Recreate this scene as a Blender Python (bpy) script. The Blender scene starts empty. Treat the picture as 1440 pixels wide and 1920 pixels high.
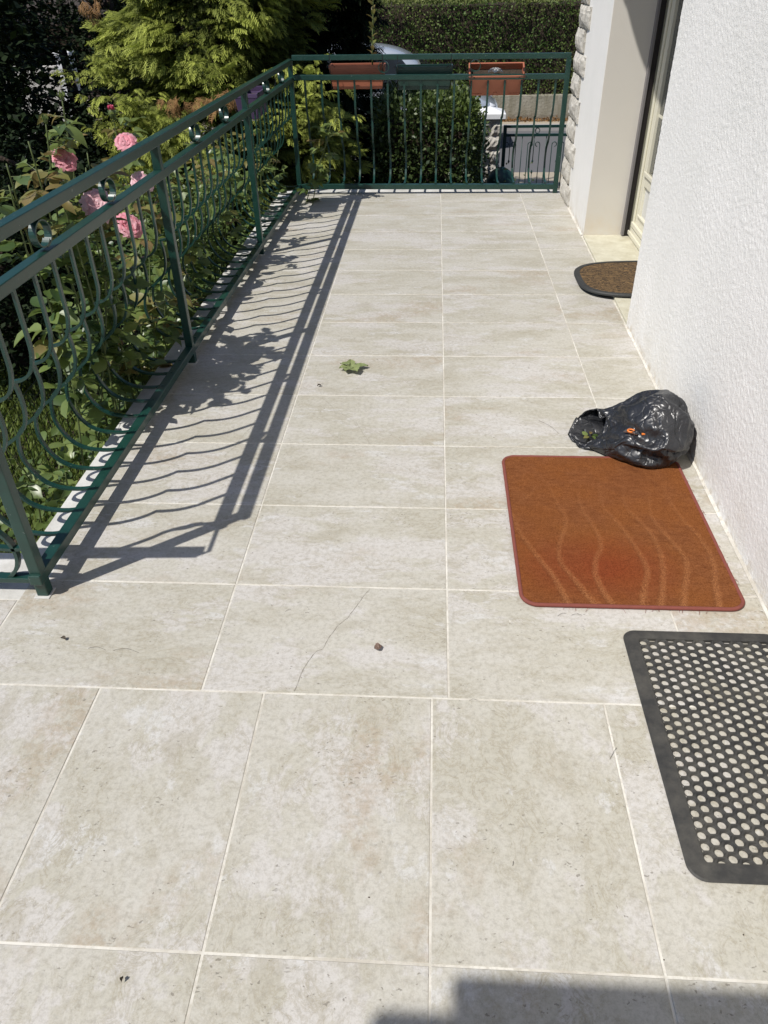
import bpy, math, random
import numpy as np
from mathutils import Vector, Matrix, noise
random.seed(7); rng = np.random.default_rng(7)
S = bpy.context.scene
COL = S.collection
# ------------------------------------------------------------------ camera
CAMP = (-0.0615, -1.2447, 1.4548)
YAW, PITCH, ROLL, FPX = -0.0694, 0.6236, -0.0221, 1424.85
fw = Vector((math.sin(YAW)*math.cos(PITCH), math.cos(YAW)*math.cos(PITCH), -math.sin(PITCH)))
rr = Vector((math.cos(YAW), -math.sin(YAW), 0)); uu = rr.cross(fw)
r2 = rr*math.cos(ROLL)+uu*math.sin(ROLL); u2 = -rr*math.sin(ROLL)+uu*math.cos(ROLL)
cam = bpy.data.cameras.new('camera'); camo = bpy.data.objects.new('camera', cam); COL.objects.link(camo)
cam.sensor_fit = 'VERTICAL'; cam.sensor_height = 32.0; cam.lens = FPX/1920*32.0
cam.clip_start = 0.05; cam.clip_end = 400
m = Matrix((r2, u2, -fw)).transposed().to_4x4(); m.translation = Vector(CAMP); camo.matrix_world = m
S.camera = camo
# ------------------------------------------------------------------ light
SUN = Vector((.535, .436, -1)).normalized()
w = bpy.data.worlds.new('World'); S.world = w; w.use_nodes = True
nt = w.node_tree; nt.nodes.clear()
sky = nt.nodes.new('ShaderNodeTexSky'); sky.sky_type = 'NISHITA'; sky.sun_disc = False
sky.sun_elevation = math.asin(-SUN.z); sky.sun_rotation = math.atan2(-SUN.x, -SUN.y)
bg = nt.nodes.new('ShaderNodeBackground'); bg.inputs[1].default_value = 0.082
wo = nt.nodes.new('ShaderNodeOutputWorld'); tint = nt.nodes.new('ShaderNodeMixRGB'); tint.blend_type = 'MULTIPLY'; tint.inputs[0].default_value = 1; tint.inputs[2].default_value = (.92, .98, 1.10, 1)
nt.links.new(sky.outputs[0], tint.inputs[1]); nt.links.new(tint.outputs[0], bg.inputs[0]); nt.links.new(bg.outputs[0], wo.inputs[0])
sl = bpy.data.lights.new('sun', 'SUN'); sl.energy = 4.7; sl.angle = math.radians(.53); sl.color = (1, .96, .90)
so = bpy.data.objects.new('sun', sl); COL.objects.link(so); so.rotation_euler = SUN.to_track_quat('-Z', 'Y').to_euler()
so.location = (-4, -4, 8)
S.view_settings.view_transform = 'Standard'; S.view_settings.look = 'None'; S.view_settings.gamma = 1
S.view_settings.exposure = 0.0; S.view_settings.use_curve_mapping = False
S.cycles.max_bounces = 6; S.cycles.transparent_max_bounces = 6; S.cycles.caustics_reflective = False; S.cycles.caustics_refractive = False

# ------------------------------------------------------------------ node helpers
class N:
    def __init__(s, name):
        s.m = bpy.data.materials.new(name); s.m.use_nodes = True; s.t = s.m.node_tree
        s.b = s.t.nodes['Principled BSDF']; s.o = s.t.nodes['Material Output']
    def n(s, typ, **k):
        x = s.t.nodes.new('ShaderNode'+typ)
        for a, v in k.items(): setattr(x, a, v)
        return x
    def l(s, a, b): s.t.links.new(a, b)
    def inp(s, x, i, v):
        if hasattr(v, 'type') and hasattr(v, 'node'): s.l(v, x.inputs[i])
        else: x.inputs[i].default_value = v
    def noise(s, vec, scale, detail=4, rough=.55, dist=0, out='Fac'):
        x = s.n('TexNoise'); s.l(vec, x.inputs['Vector']); x.inputs['Scale'].default_value = scale
        x.inputs['Detail'].default_value = detail; x.inputs['Roughness'].default_value = rough; x.inputs['Distortion'].default_value = dist
        return x.outputs[out]
    def voro(s, vec, scale, feat='F1', rnd=1.0):
        x = s.n('TexVoronoi', feature=feat); s.l(vec, x.inputs['Vector']); x.inputs['Scale'].default_value = scale
        x.inputs['Randomness'].default_value = rnd
        return x.outputs['Distance']
    def ramp(s, fac, *st):
        x = s.n('ValToRGB'); s.l(fac, x.inputs[0]); e = x.color_ramp.elements
        while len(e) < len(st): e.new(.5)
        for i, (p, c) in enumerate(st):
            e[i].position = p; e[i].color = (c, c, c, 1) if isinstance(c, (int, float)) else (*c, 1)
        return x.outputs[0]
    def mix(s, fac, a, b, mode='MIX'):
        x = s.n('MixRGB', blend_type=mode)
        for i, v in enumerate((fac, a, b)):
            if hasattr(v, 'node'): s.l(v, x.inputs[i])
            else: x.inputs[i].default_value = v if i == 0 else (*v, 1)
        return x.outputs[0]
    def math(s, op, a, b=0.0, c=None):
        x = s.n('Math', operation=op); s.inp(x, 0, a); s.inp(x, 1, b)
        if c is not None: s.inp(x, 2, c)
        return x.outputs[0]
    def bump(s, h, strength=.3, dist=.002, prev=None):
        x = s.n('Bump'); s.l(h, x.inputs['Height']); x.inputs['Strength'].default_value = strength; x.inputs['Distance'].default_value = dist
        if prev: s.l(prev, x.inputs['Normal'])
        s.l(x.outputs[0], s.b.inputs['Normal']); return x.outputs[0]
    def obj(s): return s.n('TexCoord').outputs['Object']
    def pos(s): return s.n('NewGeometry').outputs['Position']
    def rough(s, v): s.inp(s.b, 'Roughness', v)
    def col(s, v):
        if hasattr(v, 'node'): s.l(v, s.b.inputs['Base Color'])
        else: s.b.inputs['Base Color'].default_value = (*v, 1)
def simple(name, col, rough=.6, var=0, scale=20, bump=0, metal=0, bs=80, bd=.001):
    a = N(name); a.rough(rough); a.b.inputs['Metallic'].default_value = metal
    p = a.pos()
    if var: a.col(a.mix(a.noise(p, scale, 5), tuple(c*(1-var) for c in col), tuple(min(1, c*(1+var)) for c in col)))
    else: a.col(col)
    if bump: a.bump(a.noise(p, bs, 4), bump, bd)
    return a.m
MAT = {}
# floor tile
def tile_mat(name, sx, sy):
    a = N(name); tc = a.n('TexCoord'); oi = a.n('ObjectInfo')
    mp = a.n('Mapping'); a.l(tc.outputs['Object'], mp.inputs[0]); mp.inputs['Scale'].default_value = (sx, sy, 1)
    cm = a.n('CombineXYZ')
    a.l(a.math('MULTIPLY', oi.outputs['Random'], 37.0), cm.inputs[0]); a.l(a.math('MULTIPLY', oi.outputs['Random'], 91.0), cm.inputs[1])
    ad = a.n('VectorMath', operation='ADD'); a.l(mp.outputs[0], ad.inputs[0]); a.l(cm.outputs[0], ad.inputs[1]); v = ad.outputs[0]
    raw = a.n('VectorMath', operation='ADD'); a.l(tc.outputs['Object'], raw.inputs[0]); a.l(cm.outputs[0], raw.inputs[1]); rv = raw.outputs[0]
    big = a.noise(v, 4.5, 12, .68, .15)
    mid = a.noise(v, 19, 10, .74, .9)
    grain = a.noise(rv, 75, 6, .75)
    fine = a.noise(rv, 260, 4, .7)
    c = a.mix(a.ramp(big, (.42, 0), (.58, 1)), (.445, .425, .358), (.500, .482, .430))
    b3 = a.noise(v, 3.6, 14, .70, .1)
    c = a.mix(a.ramp(b3, (.515, 0), (.545, .65), (.66, .8)), c, (.545, .525, .505))
    b5 = a.noise(v, 7.5, 12, .72, .1)
    c = a.mix(a.ramp(b5, (.575, 0), (.60, .6)), c, (.575, .572, .56))
    b4 = a.noise(v, 8, 12, .74, .3)
    c = a.mix(a.ramp(b4, (.38, .5), (.46, 0)), c, (.362, .334, .262))
    vein = a.math('ABSOLUTE', a.math('SUBTRACT', mid, .5))
    c = a.mix(a.math('MULTIPLY', a.ramp(vein, (0, .9), (.030, 0)), a.ramp(big, (.42, .9), (.55, .25))), c, (.33, .295, .22))
    rs = a.math('MULTIPLY', a.ramp(a.noise(v, 2.8, 4), (.57, 0), (.64, 1)), a.ramp(a.noise(rv, 34, 7, .78), (.42, 0), (.56, .55)))
    c = a.mix(rs, c, (.35, .275, .19))
    c = a.mix(a.ramp(grain, (.36, .45), (.52, 0)), c, (.26, .24, .195))
    c = a.mix(a.ramp(grain, (.56, 0), (.72, .35)), c, (.58, .57, .54))
    c = a.mix(a.ramp(fine, (.30, .30), (.5, 0)), c, (.25, .23, .19))
    pv = a.n('VectorMath', operation='MULTIPLY'); a.l(rv, pv.inputs[0]); pv.inputs[1].default_value = (.8, 1.5, 1)
    wv = a.n('VectorMath', operation='ADD'); a.l(pv.outputs[0], wv.inputs[0])
    ws = a.n('VectorMath', operation='SCALE'); a.l(a.noise(rv, 60, 3, out='Color'), ws.inputs[0]); ws.inputs['Scale'].default_value = .03; a.l(ws.outputs[0], wv.inputs[1])
    vx = a.n('TexVoronoi'); a.l(wv.outputs[0], vx.inputs['Vector']); vx.inputs['Scale'].default_value = 80
    sel = a.n('SeparateColor'); a.l(vx.outputs['Color'], sel.inputs[0])
    pm = a.math('MULTIPLY', a.ramp(vx.outputs['Distance'], (.18, 1), (.27, 0)), a.ramp(sel.outputs[0], (.74, 0), (.76, 1)))
    pit = a.math('MULTIPLY', pm, a.ramp(a.noise(rv, 5.5, 5, .6), (.46, 0), (.56, 1)))
    c = a.mix(a.math('MULTIPLY', pit, .6), c, (.13, .115, .09))
    a.col(c); a.rough(a.math('ADD', a.math('MULTIPLY', mid, .18), .45))
    h = a.math('SUBTRACT', a.math('MULTIPLY', grain, .6), pit)
    a.bump(h, .35, .0009); return a.m
MAT['tile'] = tile_mat('stone_tile', .5, 1.1)
MAT['tileN'] = tile_mat('stone_tile_turned', 1.0, .72)
MAT['crack'] = simple('crack_print', (.24, .215, .175), .8, .3, 60)
a = N('grout'); p = a.pos(); a.rough(.9)
c = a.mix(a.ramp(a.noise(p, 3.2, 7, .7), (.38, 0), (.56, 1)), (.46, .43, .37), (.66, .64, .58))
a.col(a.mix(a.ramp(a.noise(p, 45, 5, .7), (.35, .6), (.5, 0)), c, (.40, .37, .31))); a.bump(a.noise(p, 80, 4), .6, .001); MAT['grout'] = a.m
a = N('cement'); p = a.pos(); a.rough(.85)
a.col(a.mix(a.ramp(a.noise(p, 9, 6, .65), (.35, 0), (.7, 1)), (.46, .45, .42), (.66, .655, .63))); a.bump(a.noise(p, 90, 5), .5, .002); MAT['cement'] = a.m
# render wall
a = N('roughcast'); p = a.pos(); a.rough(.95)
n1 = a.noise(p, 240, 3, .6, 0); n2 = a.voro(p, 190, 'F1')
h = a.math('ADD', a.math('MULTIPLY', n1, 1.0), a.math('MULTIPLY', n2, -.55))
sx = a.n('SeparateXYZ'); a.l(p, sx.inputs[0])
dirt = a.math('MULTIPLY', a.ramp(sx.outputs[2], (0, 1), (.05, 0)), a.ramp(a.noise(p, 22, 4), (.44, 0), (.62, .8)))
c = a.mix(a.ramp(a.noise(p, 2.2, 6, .65), (.35, 0), (.65, 1)), (.755, .75, .725), (.81, .80, .78))
c = a.mix(a.math('MULTIPLY', a.ramp(sx.outputs[2], (0, .75), (.30, 0)), a.ramp(a.noise(p, 7, 7, .7), (.40, 0), (.62, .8))), c, (.66, .63, .57))
a.col(a.mix(dirt, c, (.50, .42, .30))); a.bump(h, .4, .003); MAT['wall'] = a.m
a = N('smooth_render'); p = a.pos(); a.rough(.85)
sx = a.n('SeparateXYZ'); a.l(p, sx.inputs[0])
c = a.mix(a.noise(p, 3, 4), (.60, .57, .51), (.665, .635, .58))
c = a.mix(a.math('MULTIPLY', a.ramp(sx.outputs[2], (0, 1), (.25, 0)), a.ramp(a.noise(p, 9, 5, .65), (.4, 0), (.75, .7))), c, (.62, .51, .36))
a.col(c); a.bump(a.noise(p, 60, 5), .25, .002); MAT['reveal'] = a.m
a = N('quoin_stone'); p = a.pos(); a.rough(.9)
c = a.mix(a.ramp(a.noise(p, 18, 7, .7), (.35, 0), (.65, 1)), (.38, .355, .31), (.60, .58, .53))
c = a.mix(a.ramp(a.noise(p, 45, 5), (.62, 0), (.72, .7)), c, (.16, .13, .10)); a.col(c)
a.bump(a.noise(p, 35, 8, .7), .9, .012); MAT['stone'] = a.m
MAT['pointing'] = simple('mortar', (.62, .60, .54), .9, .12, 20, .5)
# green iron
a = N('green_paint'); p = a.pos()
n = a.noise(p, 22, 6, .65)
c = a.mix(a.ramp(n, (.3, 0), (.7, 1)), (.006, .035, .027), (.010, .050, .038))
chip = a.ramp(a.noise(p, 60, 5, .7), (.665, 0), (.69, .7))
c = a.mix(chip, c, (.22, .26, .24)); a.col(c)
a.rough(a.math('ADD', a.math('MULTIPLY', n, .25), .22)); a.b.inputs['Coat Weight'].default_value = .2; a.b.inputs['Coat Roughness'].default_value = .22; a.bump(a.noise(p, 140, 4), .10, .001); MAT['green'] = a.m
MAT['green2'] = simple('gate_paint', (.010, .04, .034), .4, .2)
a = N('carpet'); at = a.n('Attribute', attribute_name='pile'); tc = a.obj()
s = a.n('SeparateColor'); a.l(at.outputs[0], s.inputs[0])
mp = a.n('Mapping'); a.l(tc, mp.inputs[0]); mp.inputs['Scale'].default_value = (.45, 1.6, 1)
c = a.mix(a.ramp(a.noise(mp.outputs[0], 60, 4, .7), (.3, 0), (.7, 1)), (.170, .060, .021), (.285, .110, .040))
c = a.mix(a.ramp(a.noise(tc, 7, 4), (.42, 0), (.62, .6)), c, (.255, .090, .024))
c = a.mix(a.math('MULTIPLY', s.outputs[1], .8), c, (.235, .040, .014))
c = a.mix(a.math('MULTIPLY', s.outputs[0], a.ramp(a.noise(tc, 300, 3, .8), (.40, 0), (.56, 1))), c, (.42, .185, .075))
c = a.mix(a.ramp(a.noise(tc, 280, 4, .8), (.38, .75), (.56, 0)), c, (.095, .025, .007)); a.col(c)
a.rough(1.0); a.b.inputs['Specular IOR Level'].default_value = .1
a.bump(a.math('ADD', a.noise(tc, 650, 3, .7), a.math('MULTIPLY', s.outputs[0], -1.2)), .9, .003); MAT['carpet'] = a.m
MAT['binding'] = simple('mat_binding', (.185, .050, .036), .85, .2, 60, .6, bs=500)
a = N('black_rubber'); p = a.pos(); a.rough(.6)
a.col(a.mix(a.ramp(a.noise(p, 11, 8, .75), (.42, 0), (.68, .8)), (.026, .026, .025), (.085, .080, .068))); a.bump(a.noise(p, 60, 4), .4, .0015); MAT['rubber'] = a.m
MAT['rubber2'] = simple('mat_rubber_edge', (.029, .030, .030), .62, .45, 9, .3)
a = N('coir'); p = a.obj(); a.rough(1)
mp = a.n('Mapping'); a.l(p, mp.inputs[0]); mp.inputs['Scale'].default_value = (1, 2.2, 1)
n = a.noise(mp.outputs[0], 17, 10, .82, 3.5)
a.col(a.mix(a.ramp(n, (.44, 0), (.57, 1)), (.022, .014, .009), (.27, .165, .07))); a.bump(n, 1, .012); MAT['coir'] = a.m
a = N('bin_bag_film'); a.col((.017, .018, .021)); a.rough(.36); a.b.inputs['Specular IOR Level'].default_value = .7
tc = a.obj(); wv = a.n('VectorMath', operation='ADD'); ws = a.n('VectorMath', operation='SCALE'); a.l(a.noise(tc, 9, 3, out='Color'), ws.inputs[0]); ws.inputs['Scale'].default_value = .09; a.l(tc, wv.inputs[0]); a.l(ws.outputs[0], wv.inputs[1])
e1 = a.ramp(a.voro(wv.outputs[0], 12, 'DISTANCE_TO_EDGE'), (0, 0), (.10, 1)); e2 = a.ramp(a.voro(wv.outputs[0], 27, 'DISTANCE_TO_EDGE'), (0, 0), (.12, 1))
hb = a.math('ADD', a.math('MULTIPLY', e1, 1.0), a.math('ADD', a.math('MULTIPLY', e2, .45), a.math('MULTIPLY', a.noise(wv.outputs[0], 14, 2, .4), 1.5)))
a.bump(hb, .5, .0045); MAT['bag'] = a.m
MAT['orange'] = simple('orange_plastic', (.72, .20, .035), .4)
MAT['steel'] = simple('blade_steel', (.5, .5, .5), .3, metal=1)
MAT['cream'] = simple('cream_door_paint', (.66, .635, .52), .4, .04, 6)
MAT['cream2'] = simple('panel_paint', (.62, .62, .60), .35, .04, 6)
MAT['curtain'] = simple('curtain_cloth', (.30, .31, .31), .9)
MAT['olive'] = simple('door_edge_paint', (.22, .215, .155), .5)
MAT['guide'] = simple('shutter_guide', (.012, .009, .010), .45)
MAT['guide2'] = simple('shutter_guide_edge', (.17, .16, .165), .45)
a = N('window_glass'); a.col((.55, .58, .58)); a.rough(.02); a.b.inputs['Transmission Weight'].default_value = .9; MAT['glass'] = a.m
a = N('sill_stone'); p = a.pos(); a.rough(.6)
a.col(a.mix(a.ramp(a.noise(p, 14, 7, .7), (.35, 0), (.65, 1)), (.47, .44, .33), (.60, .58, .47))); a.bump(a.noise(p, 60, 5), .3, .001); MAT['sill'] = a.m
MAT['terracotta'] = simple('terracotta_plastic', (.37, .125, .070), .5, .12, 14)
MAT['greenpot'] = simple('dark_green_plastic', (.012, .045, .036), .4)
MAT['purplepot'] = simple('purple_plastic', (.085, .055, .12), .4)
MAT['wire'] = simple('black_wire', (.012, .014, .014), .4)
MAT['soil'] = simple('soil', (.045, .032, .022), 1, .4, 30, 1, bs=50, bd=.02)
MAT['white'] = simple('white_paint', (.80, .81, .82), .6, .03)
MAT['dry'] = simple('dry_leaf_brown', (.16, .105, .08), .7, .2, 60)
MAT['twig'] = simple('twig', (.07, .055, .04), .8)
MAT['roof'] = simple('roof_clay', (.36, .15, .08), .85, .3, 8, .5)
MAT['plaster'] = simple('cement_render', (.52, .50, .46), .9, .1, 4, .4)
a = N('asphalt'); p = a.pos(); a.rough(.9)
a.col(a.mix(a.noise(p, 90, 4), (.085, .085, .09), (.15, .15, .155))); a.bump(a.noise(p, 120, 4), .5, .006); MAT['asphalt'] = a.m
MAT['paving'] = simple('pale_gravel_paving', (.36, .31, .235), .9, .3, 25, .6)
MAT['kerb'] = simple('kerb_stone', (.38, .36, .34), .9, .2, 10, .4)
a = N('street_wall'); p = a.pos(); a.rough(.95); sx = a.n('SeparateXYZ'); a.l(p, sx.inputs[0])
mp = a.n('Mapping'); a.l(p, mp.inputs[0]); mp.inputs['Scale'].default_value = (2, 2, .5)
c = a.mix(a.ramp(a.noise(mp.outputs[0], 3.5, 6, .7), (.35, 0), (.65, 1)), (.22, .20, .14), (.36, .335, .27))
zz = a.math('ADD', sx.outputs[2], a.math('MULTIPLY', a.noise(p, 4, 5), .35))
c = a.mix(a.ramp(a.math('ADD', zz, 1.2), (.05, 1), (.30, 0)), c, (.17, .115, .075)); a.col(c)
a.bump(a.noise(p, 25, 5), .6, .02); MAT['swall'] = a.m
a = N('car_paint'); a.col((.55, .60, .66)); a.rough(.25); a.b.inputs['Metallic'].default_value = .35; a.b.inputs['Coat Weight'].default_value = .8; MAT['car'] = a.m
a = N('car_glass'); a.col((.02, .025, .03)); a.rough(.05); MAT['carglass'] = a.m
MAT['tyre'] = simple('tyre_rubber', (.02, .02, .02), .8); MAT['rim'] = simple('wheel_rim', (.4, .41, .42), .35, metal=.8)
a = N('headlight'); a.col((.7, .72, .75)); a.rough(.1); MAT['lamp'] = a.m
def leafmat(name, c1, c2, rough=.5, trans=.3, island=True, tip=None, tcol=None, spec=.5):
    a = N(name); geo = a.n('NewGeometry'); oi = a.n('ObjectInfo')
    r = geo.outputs['Random Per Island'] if island else oi.outputs['Random']
    c = a.mix(a.ramp(r, (0, 0), (1, 1)), c1, c2)
    if tip:
        at = a.n('Attribute', attribute_name='tip'); c = a.mix(at.outputs['Fac'], c, a.mix(r, tip, tuple(x*.7 for x in tip)))
    a.col(c); a.rough(rough); a.b.inputs['Specular IOR Level'].default_value = spec
    tr = a.n('BsdfTranslucent'); a.l(a.mix(.5, c, tcol or tuple(x*1.5 for x in c2)), tr.inputs[0])
    mx = a.n('MixShader'); mx.inputs[0].default_value = trans; a.l(a.b.outputs[0], mx.inputs[1]); a.l(tr.outputs[0], mx.inputs[2]); a.l(mx.outputs[0], a.o.inputs[0])
    return a.m
MAT['rleaf'] = leafmat('rose_leaf_green', (.055, .10, .028), (.23, .29, .085), .36, .30, False, spec=.6)
MAT['rleafs'] = leafmat('rose_leaf_green_mass', (.035, .075, .022), (.17, .23, .06), .4, .28, True, spec=.5)
MAT['rleafy'] = leafmat('rose_leaf_young', (.20, .23, .06), (.24, .17, .07), .4, .35, False)
MAT['fallen'] = leafmat('fallen_leaf_green', (.15, .19, .075), (.23, .27, .11), .6, .1, False)
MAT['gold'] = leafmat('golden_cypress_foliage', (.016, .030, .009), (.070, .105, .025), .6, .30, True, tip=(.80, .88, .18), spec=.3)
MAT['brownfrond'] = leafmat('dead_brown_frond', (.20, .11, .045), (.36, .21, .09), .8, .15, True, spec=.2)
MAT['shadeleaf'] = leafmat('shade_toned_leaf', (.006, .012, .005), (.017, .030, .010), .7, .08, True, spec=.12)  # near-black leaf colour holds the shade these trees stand in
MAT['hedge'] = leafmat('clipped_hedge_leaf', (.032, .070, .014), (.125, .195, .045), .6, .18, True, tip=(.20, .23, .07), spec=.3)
MAT['bush'] = leafmat('garden_shrub_leaf', (.022, .05, .012), (.085, .12, .035), .5, .2, True, tip=(.16, .22, .035))
MAT['grass'] = leafmat('lawn_grass', (.07, .12, .022), (.20, .25, .06), .6, .3, True)
MAT['stem'] = simple('rose_stem', (.09, .12, .035), .6, .3, 20)
MAT['bark'] = simple('conifer_bark', (.045, .03, .02), .95, .4, 12, 1, bs=30, bd=.03)
def petalmat(name, c1, c2):
    a = N(name); lw = a.n('LayerWeight'); oi = a.n('ObjectInfo')
    c = a.mix(oi.outputs['Random'], c1, c2); a.col(c); a.rough(.55)
    tr = a.n('BsdfTranslucent'); a.l(c, tr.inputs[0]); mx = a.n('MixShader'); mx.inputs[0].default_value = .35
    a.l(a.b.outputs[0], mx.inputs[1]); a.l(tr.outputs[0], mx.inputs[2]); a.l(mx.outputs[0], a.o.inputs[0]); return a.m
MAT['pink'] = petalmat('pale_pink_petal', (.86, .50, .55), (.88, .62, .66))
MAT['pink2'] = petalmat('pink_petal', (.84, .30, .37), (.86, .48, .53))
MAT['magenta'] = petalmat('magenta_petal', (.72, .09, .20), (.80, .18, .28))

# ------------------------------------------------------------------ mesh helpers
class MB:
    def __init__(s): s.v = []; s.f = []
    def add(s, vs, fs):
        o = len(s.v); s.v += [tuple(x) for x in vs]; s.f += [tuple(i+o for i in f) for f in fs]; return s
    def box(s, x0, x1, y0, y1, z0, z1):
        return s.add([(x0,y0,z0),(x1,y0,z0),(x1,y1,z0),(x0,y1,z0),(x0,y0,z1),(x1,y0,z1),(x1,y1,z1),(x0,y1,z1)],
                     [(0,3,2,1),(4,5,6,7),(0,1,5,4),(1,2,6,5),(2,3,7,6),(3,0,4,7)])
    def prism(s, poly, z0, z1):
        n = len(poly)
        return s.add([(x,y,z0) for x,y in poly]+[(x,y,z1) for x,y in poly],
                     [tuple(range(n-1,-1,-1)), tuple(range(n,2*n))]+[(i,(i+1)%n,(i+1)%n+n,i+n) for i in range(n)])
    def beam(s, p, q, w, h, up=(0,0,1)):
        p = Vector(p); q = Vector(q); d = (q-p).normalized(); up = Vector(up)
        a = d.cross(up).normalized()*(w/2); b = a.cross(d).normalized()*(h/2)
        vs = [P+i*a+j*b for P in (p,q) for i,j in ((-1,-1),(1,-1),(1,1),(-1,1))]
        return s.add(vs, [(0,1,2,3),(7,6,5,4),(0,4,5,1),(1,5,6,2),(2,6,7,3),(3,7,4,0)])
    def tube(s, pts, rad, n=6, closed=False):
        pts = [Vector(p) for p in pts]; m = len(pts); rad = rad if isinstance(rad, (list, tuple)) else [rad]*m
        o = len(s.v); up = Vector((0,0,1)); prev = None
        for i, p in enumerate(pts):
            d = (pts[min(i+1,m-1)]-pts[max(i-1,0)]) if not closed else (pts[(i+1)%m]-pts[i-1])
            d.normalize()
            if prev is None: a = d.cross(up if abs(d.z) < .9 else Vector((1,0,0))).normalized()
            else: a = (prev-d*prev.dot(d)).normalized()
            prev = a; b = d.cross(a)
            for k in range(n):
                t = 2*math.pi*k/n; s.v.append(tuple(p+a*math.cos(t)*rad[i]+b*math.sin(t)*rad[i]))
        for i in range(m if closed else m-1):
            j = (i+1) % m
            for k in range(n): s.f.append((o+i*n+k, o+i*n+(k+1)%n, o+j*n+(k+1)%n, o+j*n+k))
        if not closed: s.f.append(tuple(o+k for k in range(n-1,-1,-1))); s.f.append(tuple(o+(m-1)*n+k for k in range(n)))
        return s
    def lathe(s, prof, c, n=24):
        o = len(s.v); m = len(prof)
        for r, z in prof:
            for k in range(n):
                t = 2*math.pi*k/n; s.v.append((c[0]+r*math.cos(t), c[1]+r*math.sin(t), c[2]+z))
        for i in range(m-1):
            for k in range(n): s.f.append((o+i*n+k, o+i*n+(k+1)%n, o+(i+1)*n+(k+1)%n, o+(i+1)*n+k))
        return s
    def mesh(s, name, mat, smooth=False):
        me = bpy.data.meshes.new(name); me.from_pydata(s.v, [], s.f)
        if mat: me.materials.append(MAT[mat])
        if smooth: me.shade_smooth()
        me.update(); return me
    def build(s, name, mat, parent=None, smooth=False, loc=None, bevel=0):
        o = link(name, s.mesh(name, mat, smooth), parent, loc)
        if bevel:
            b = o.modifiers.new('bevel', 'BEVEL'); b.width = bevel; b.segments = 2; b.limit_method = 'ANGLE'
        return o
def link(name, data, parent=None, loc=None, rot=None, scale=None):
    o = bpy.data.objects.new(name, data); COL.objects.link(o)
    if parent: o.parent = parent
    if loc is not None: o.location = loc
    if rot is not None: o.rotation_euler = rot
    if scale is not None: o.scale = scale if hasattr(scale, '__len__') else (scale,)*3
    return o
def tag(o, label=None, cat=None, group=None, kind=None):
    if label: o['label'] = label
    if cat: o['category'] = cat
    if group: o['group'] = group
    if kind: o['kind'] = kind
    return o
def thing(name, label, cat, loc=(0,0,0), group=None):
    return tag(link(name, None, None, loc), label, cat, group)
def npmesh(name, V, F, mat, smooth=False, attr=None):
    me = bpy.data.meshes.new(name); k = F.shape[1]
    me.vertices.add(len(V)); me.vertices.foreach_set('co', V.astype(np.float32).ravel())
    me.loops.add(F.size); me.loops.foreach_set('vertex_index', F.astype(np.int32).ravel())
    me.polygons.add(len(F)); me.polygons.foreach_set('loop_start', np.arange(0, F.size, k, dtype=np.int32))
    if attr is not None:
        at = me.attributes.new('tip', 'FLOAT', 'POINT'); at.data.foreach_set('value', attr.astype(np.float32))
    me.materials.append(MAT[mat]); me.update(calc_edges=True); me.validate()
    if smooth: me.shade_smooth()
    return me
def frames(d, up):
    """orthonormal frames: column 0 = across, 1 = along d, 2 = normal"""
    d = d/np.linalg.norm(d, axis=1, keepdims=True)
    x = np.cross(d, up); x /= np.linalg.norm(x, axis=1, keepdims=True)+1e-9
    n = np.cross(x, d); return np.stack([x, d, n], axis=2)
def scatter(tv, tf, P, R, sc, ta=None, amul=None):
    """copies of template (tv,tf) at P with frames R and scale sc, joined"""
    n = len(P); k = len(tv)
    V = np.einsum('nij,kj->nki', R, tv)*sc[:, None, None]+P[:, None, :]
    F = tf[None]+(np.arange(n)*k)[:, None, None]
    A = None
    if ta is not None: A = (np.tile(ta, (n, 1))*(amul[:, None] if amul is not None else 1)).ravel()
    return V.reshape(-1, 3), F.reshape(-1, tf.shape[1]), A
def rnddir(n): v = rng.normal(size=(n, 3)); return v/np.linalg.norm(v, axis=1, keepdims=True)
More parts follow.
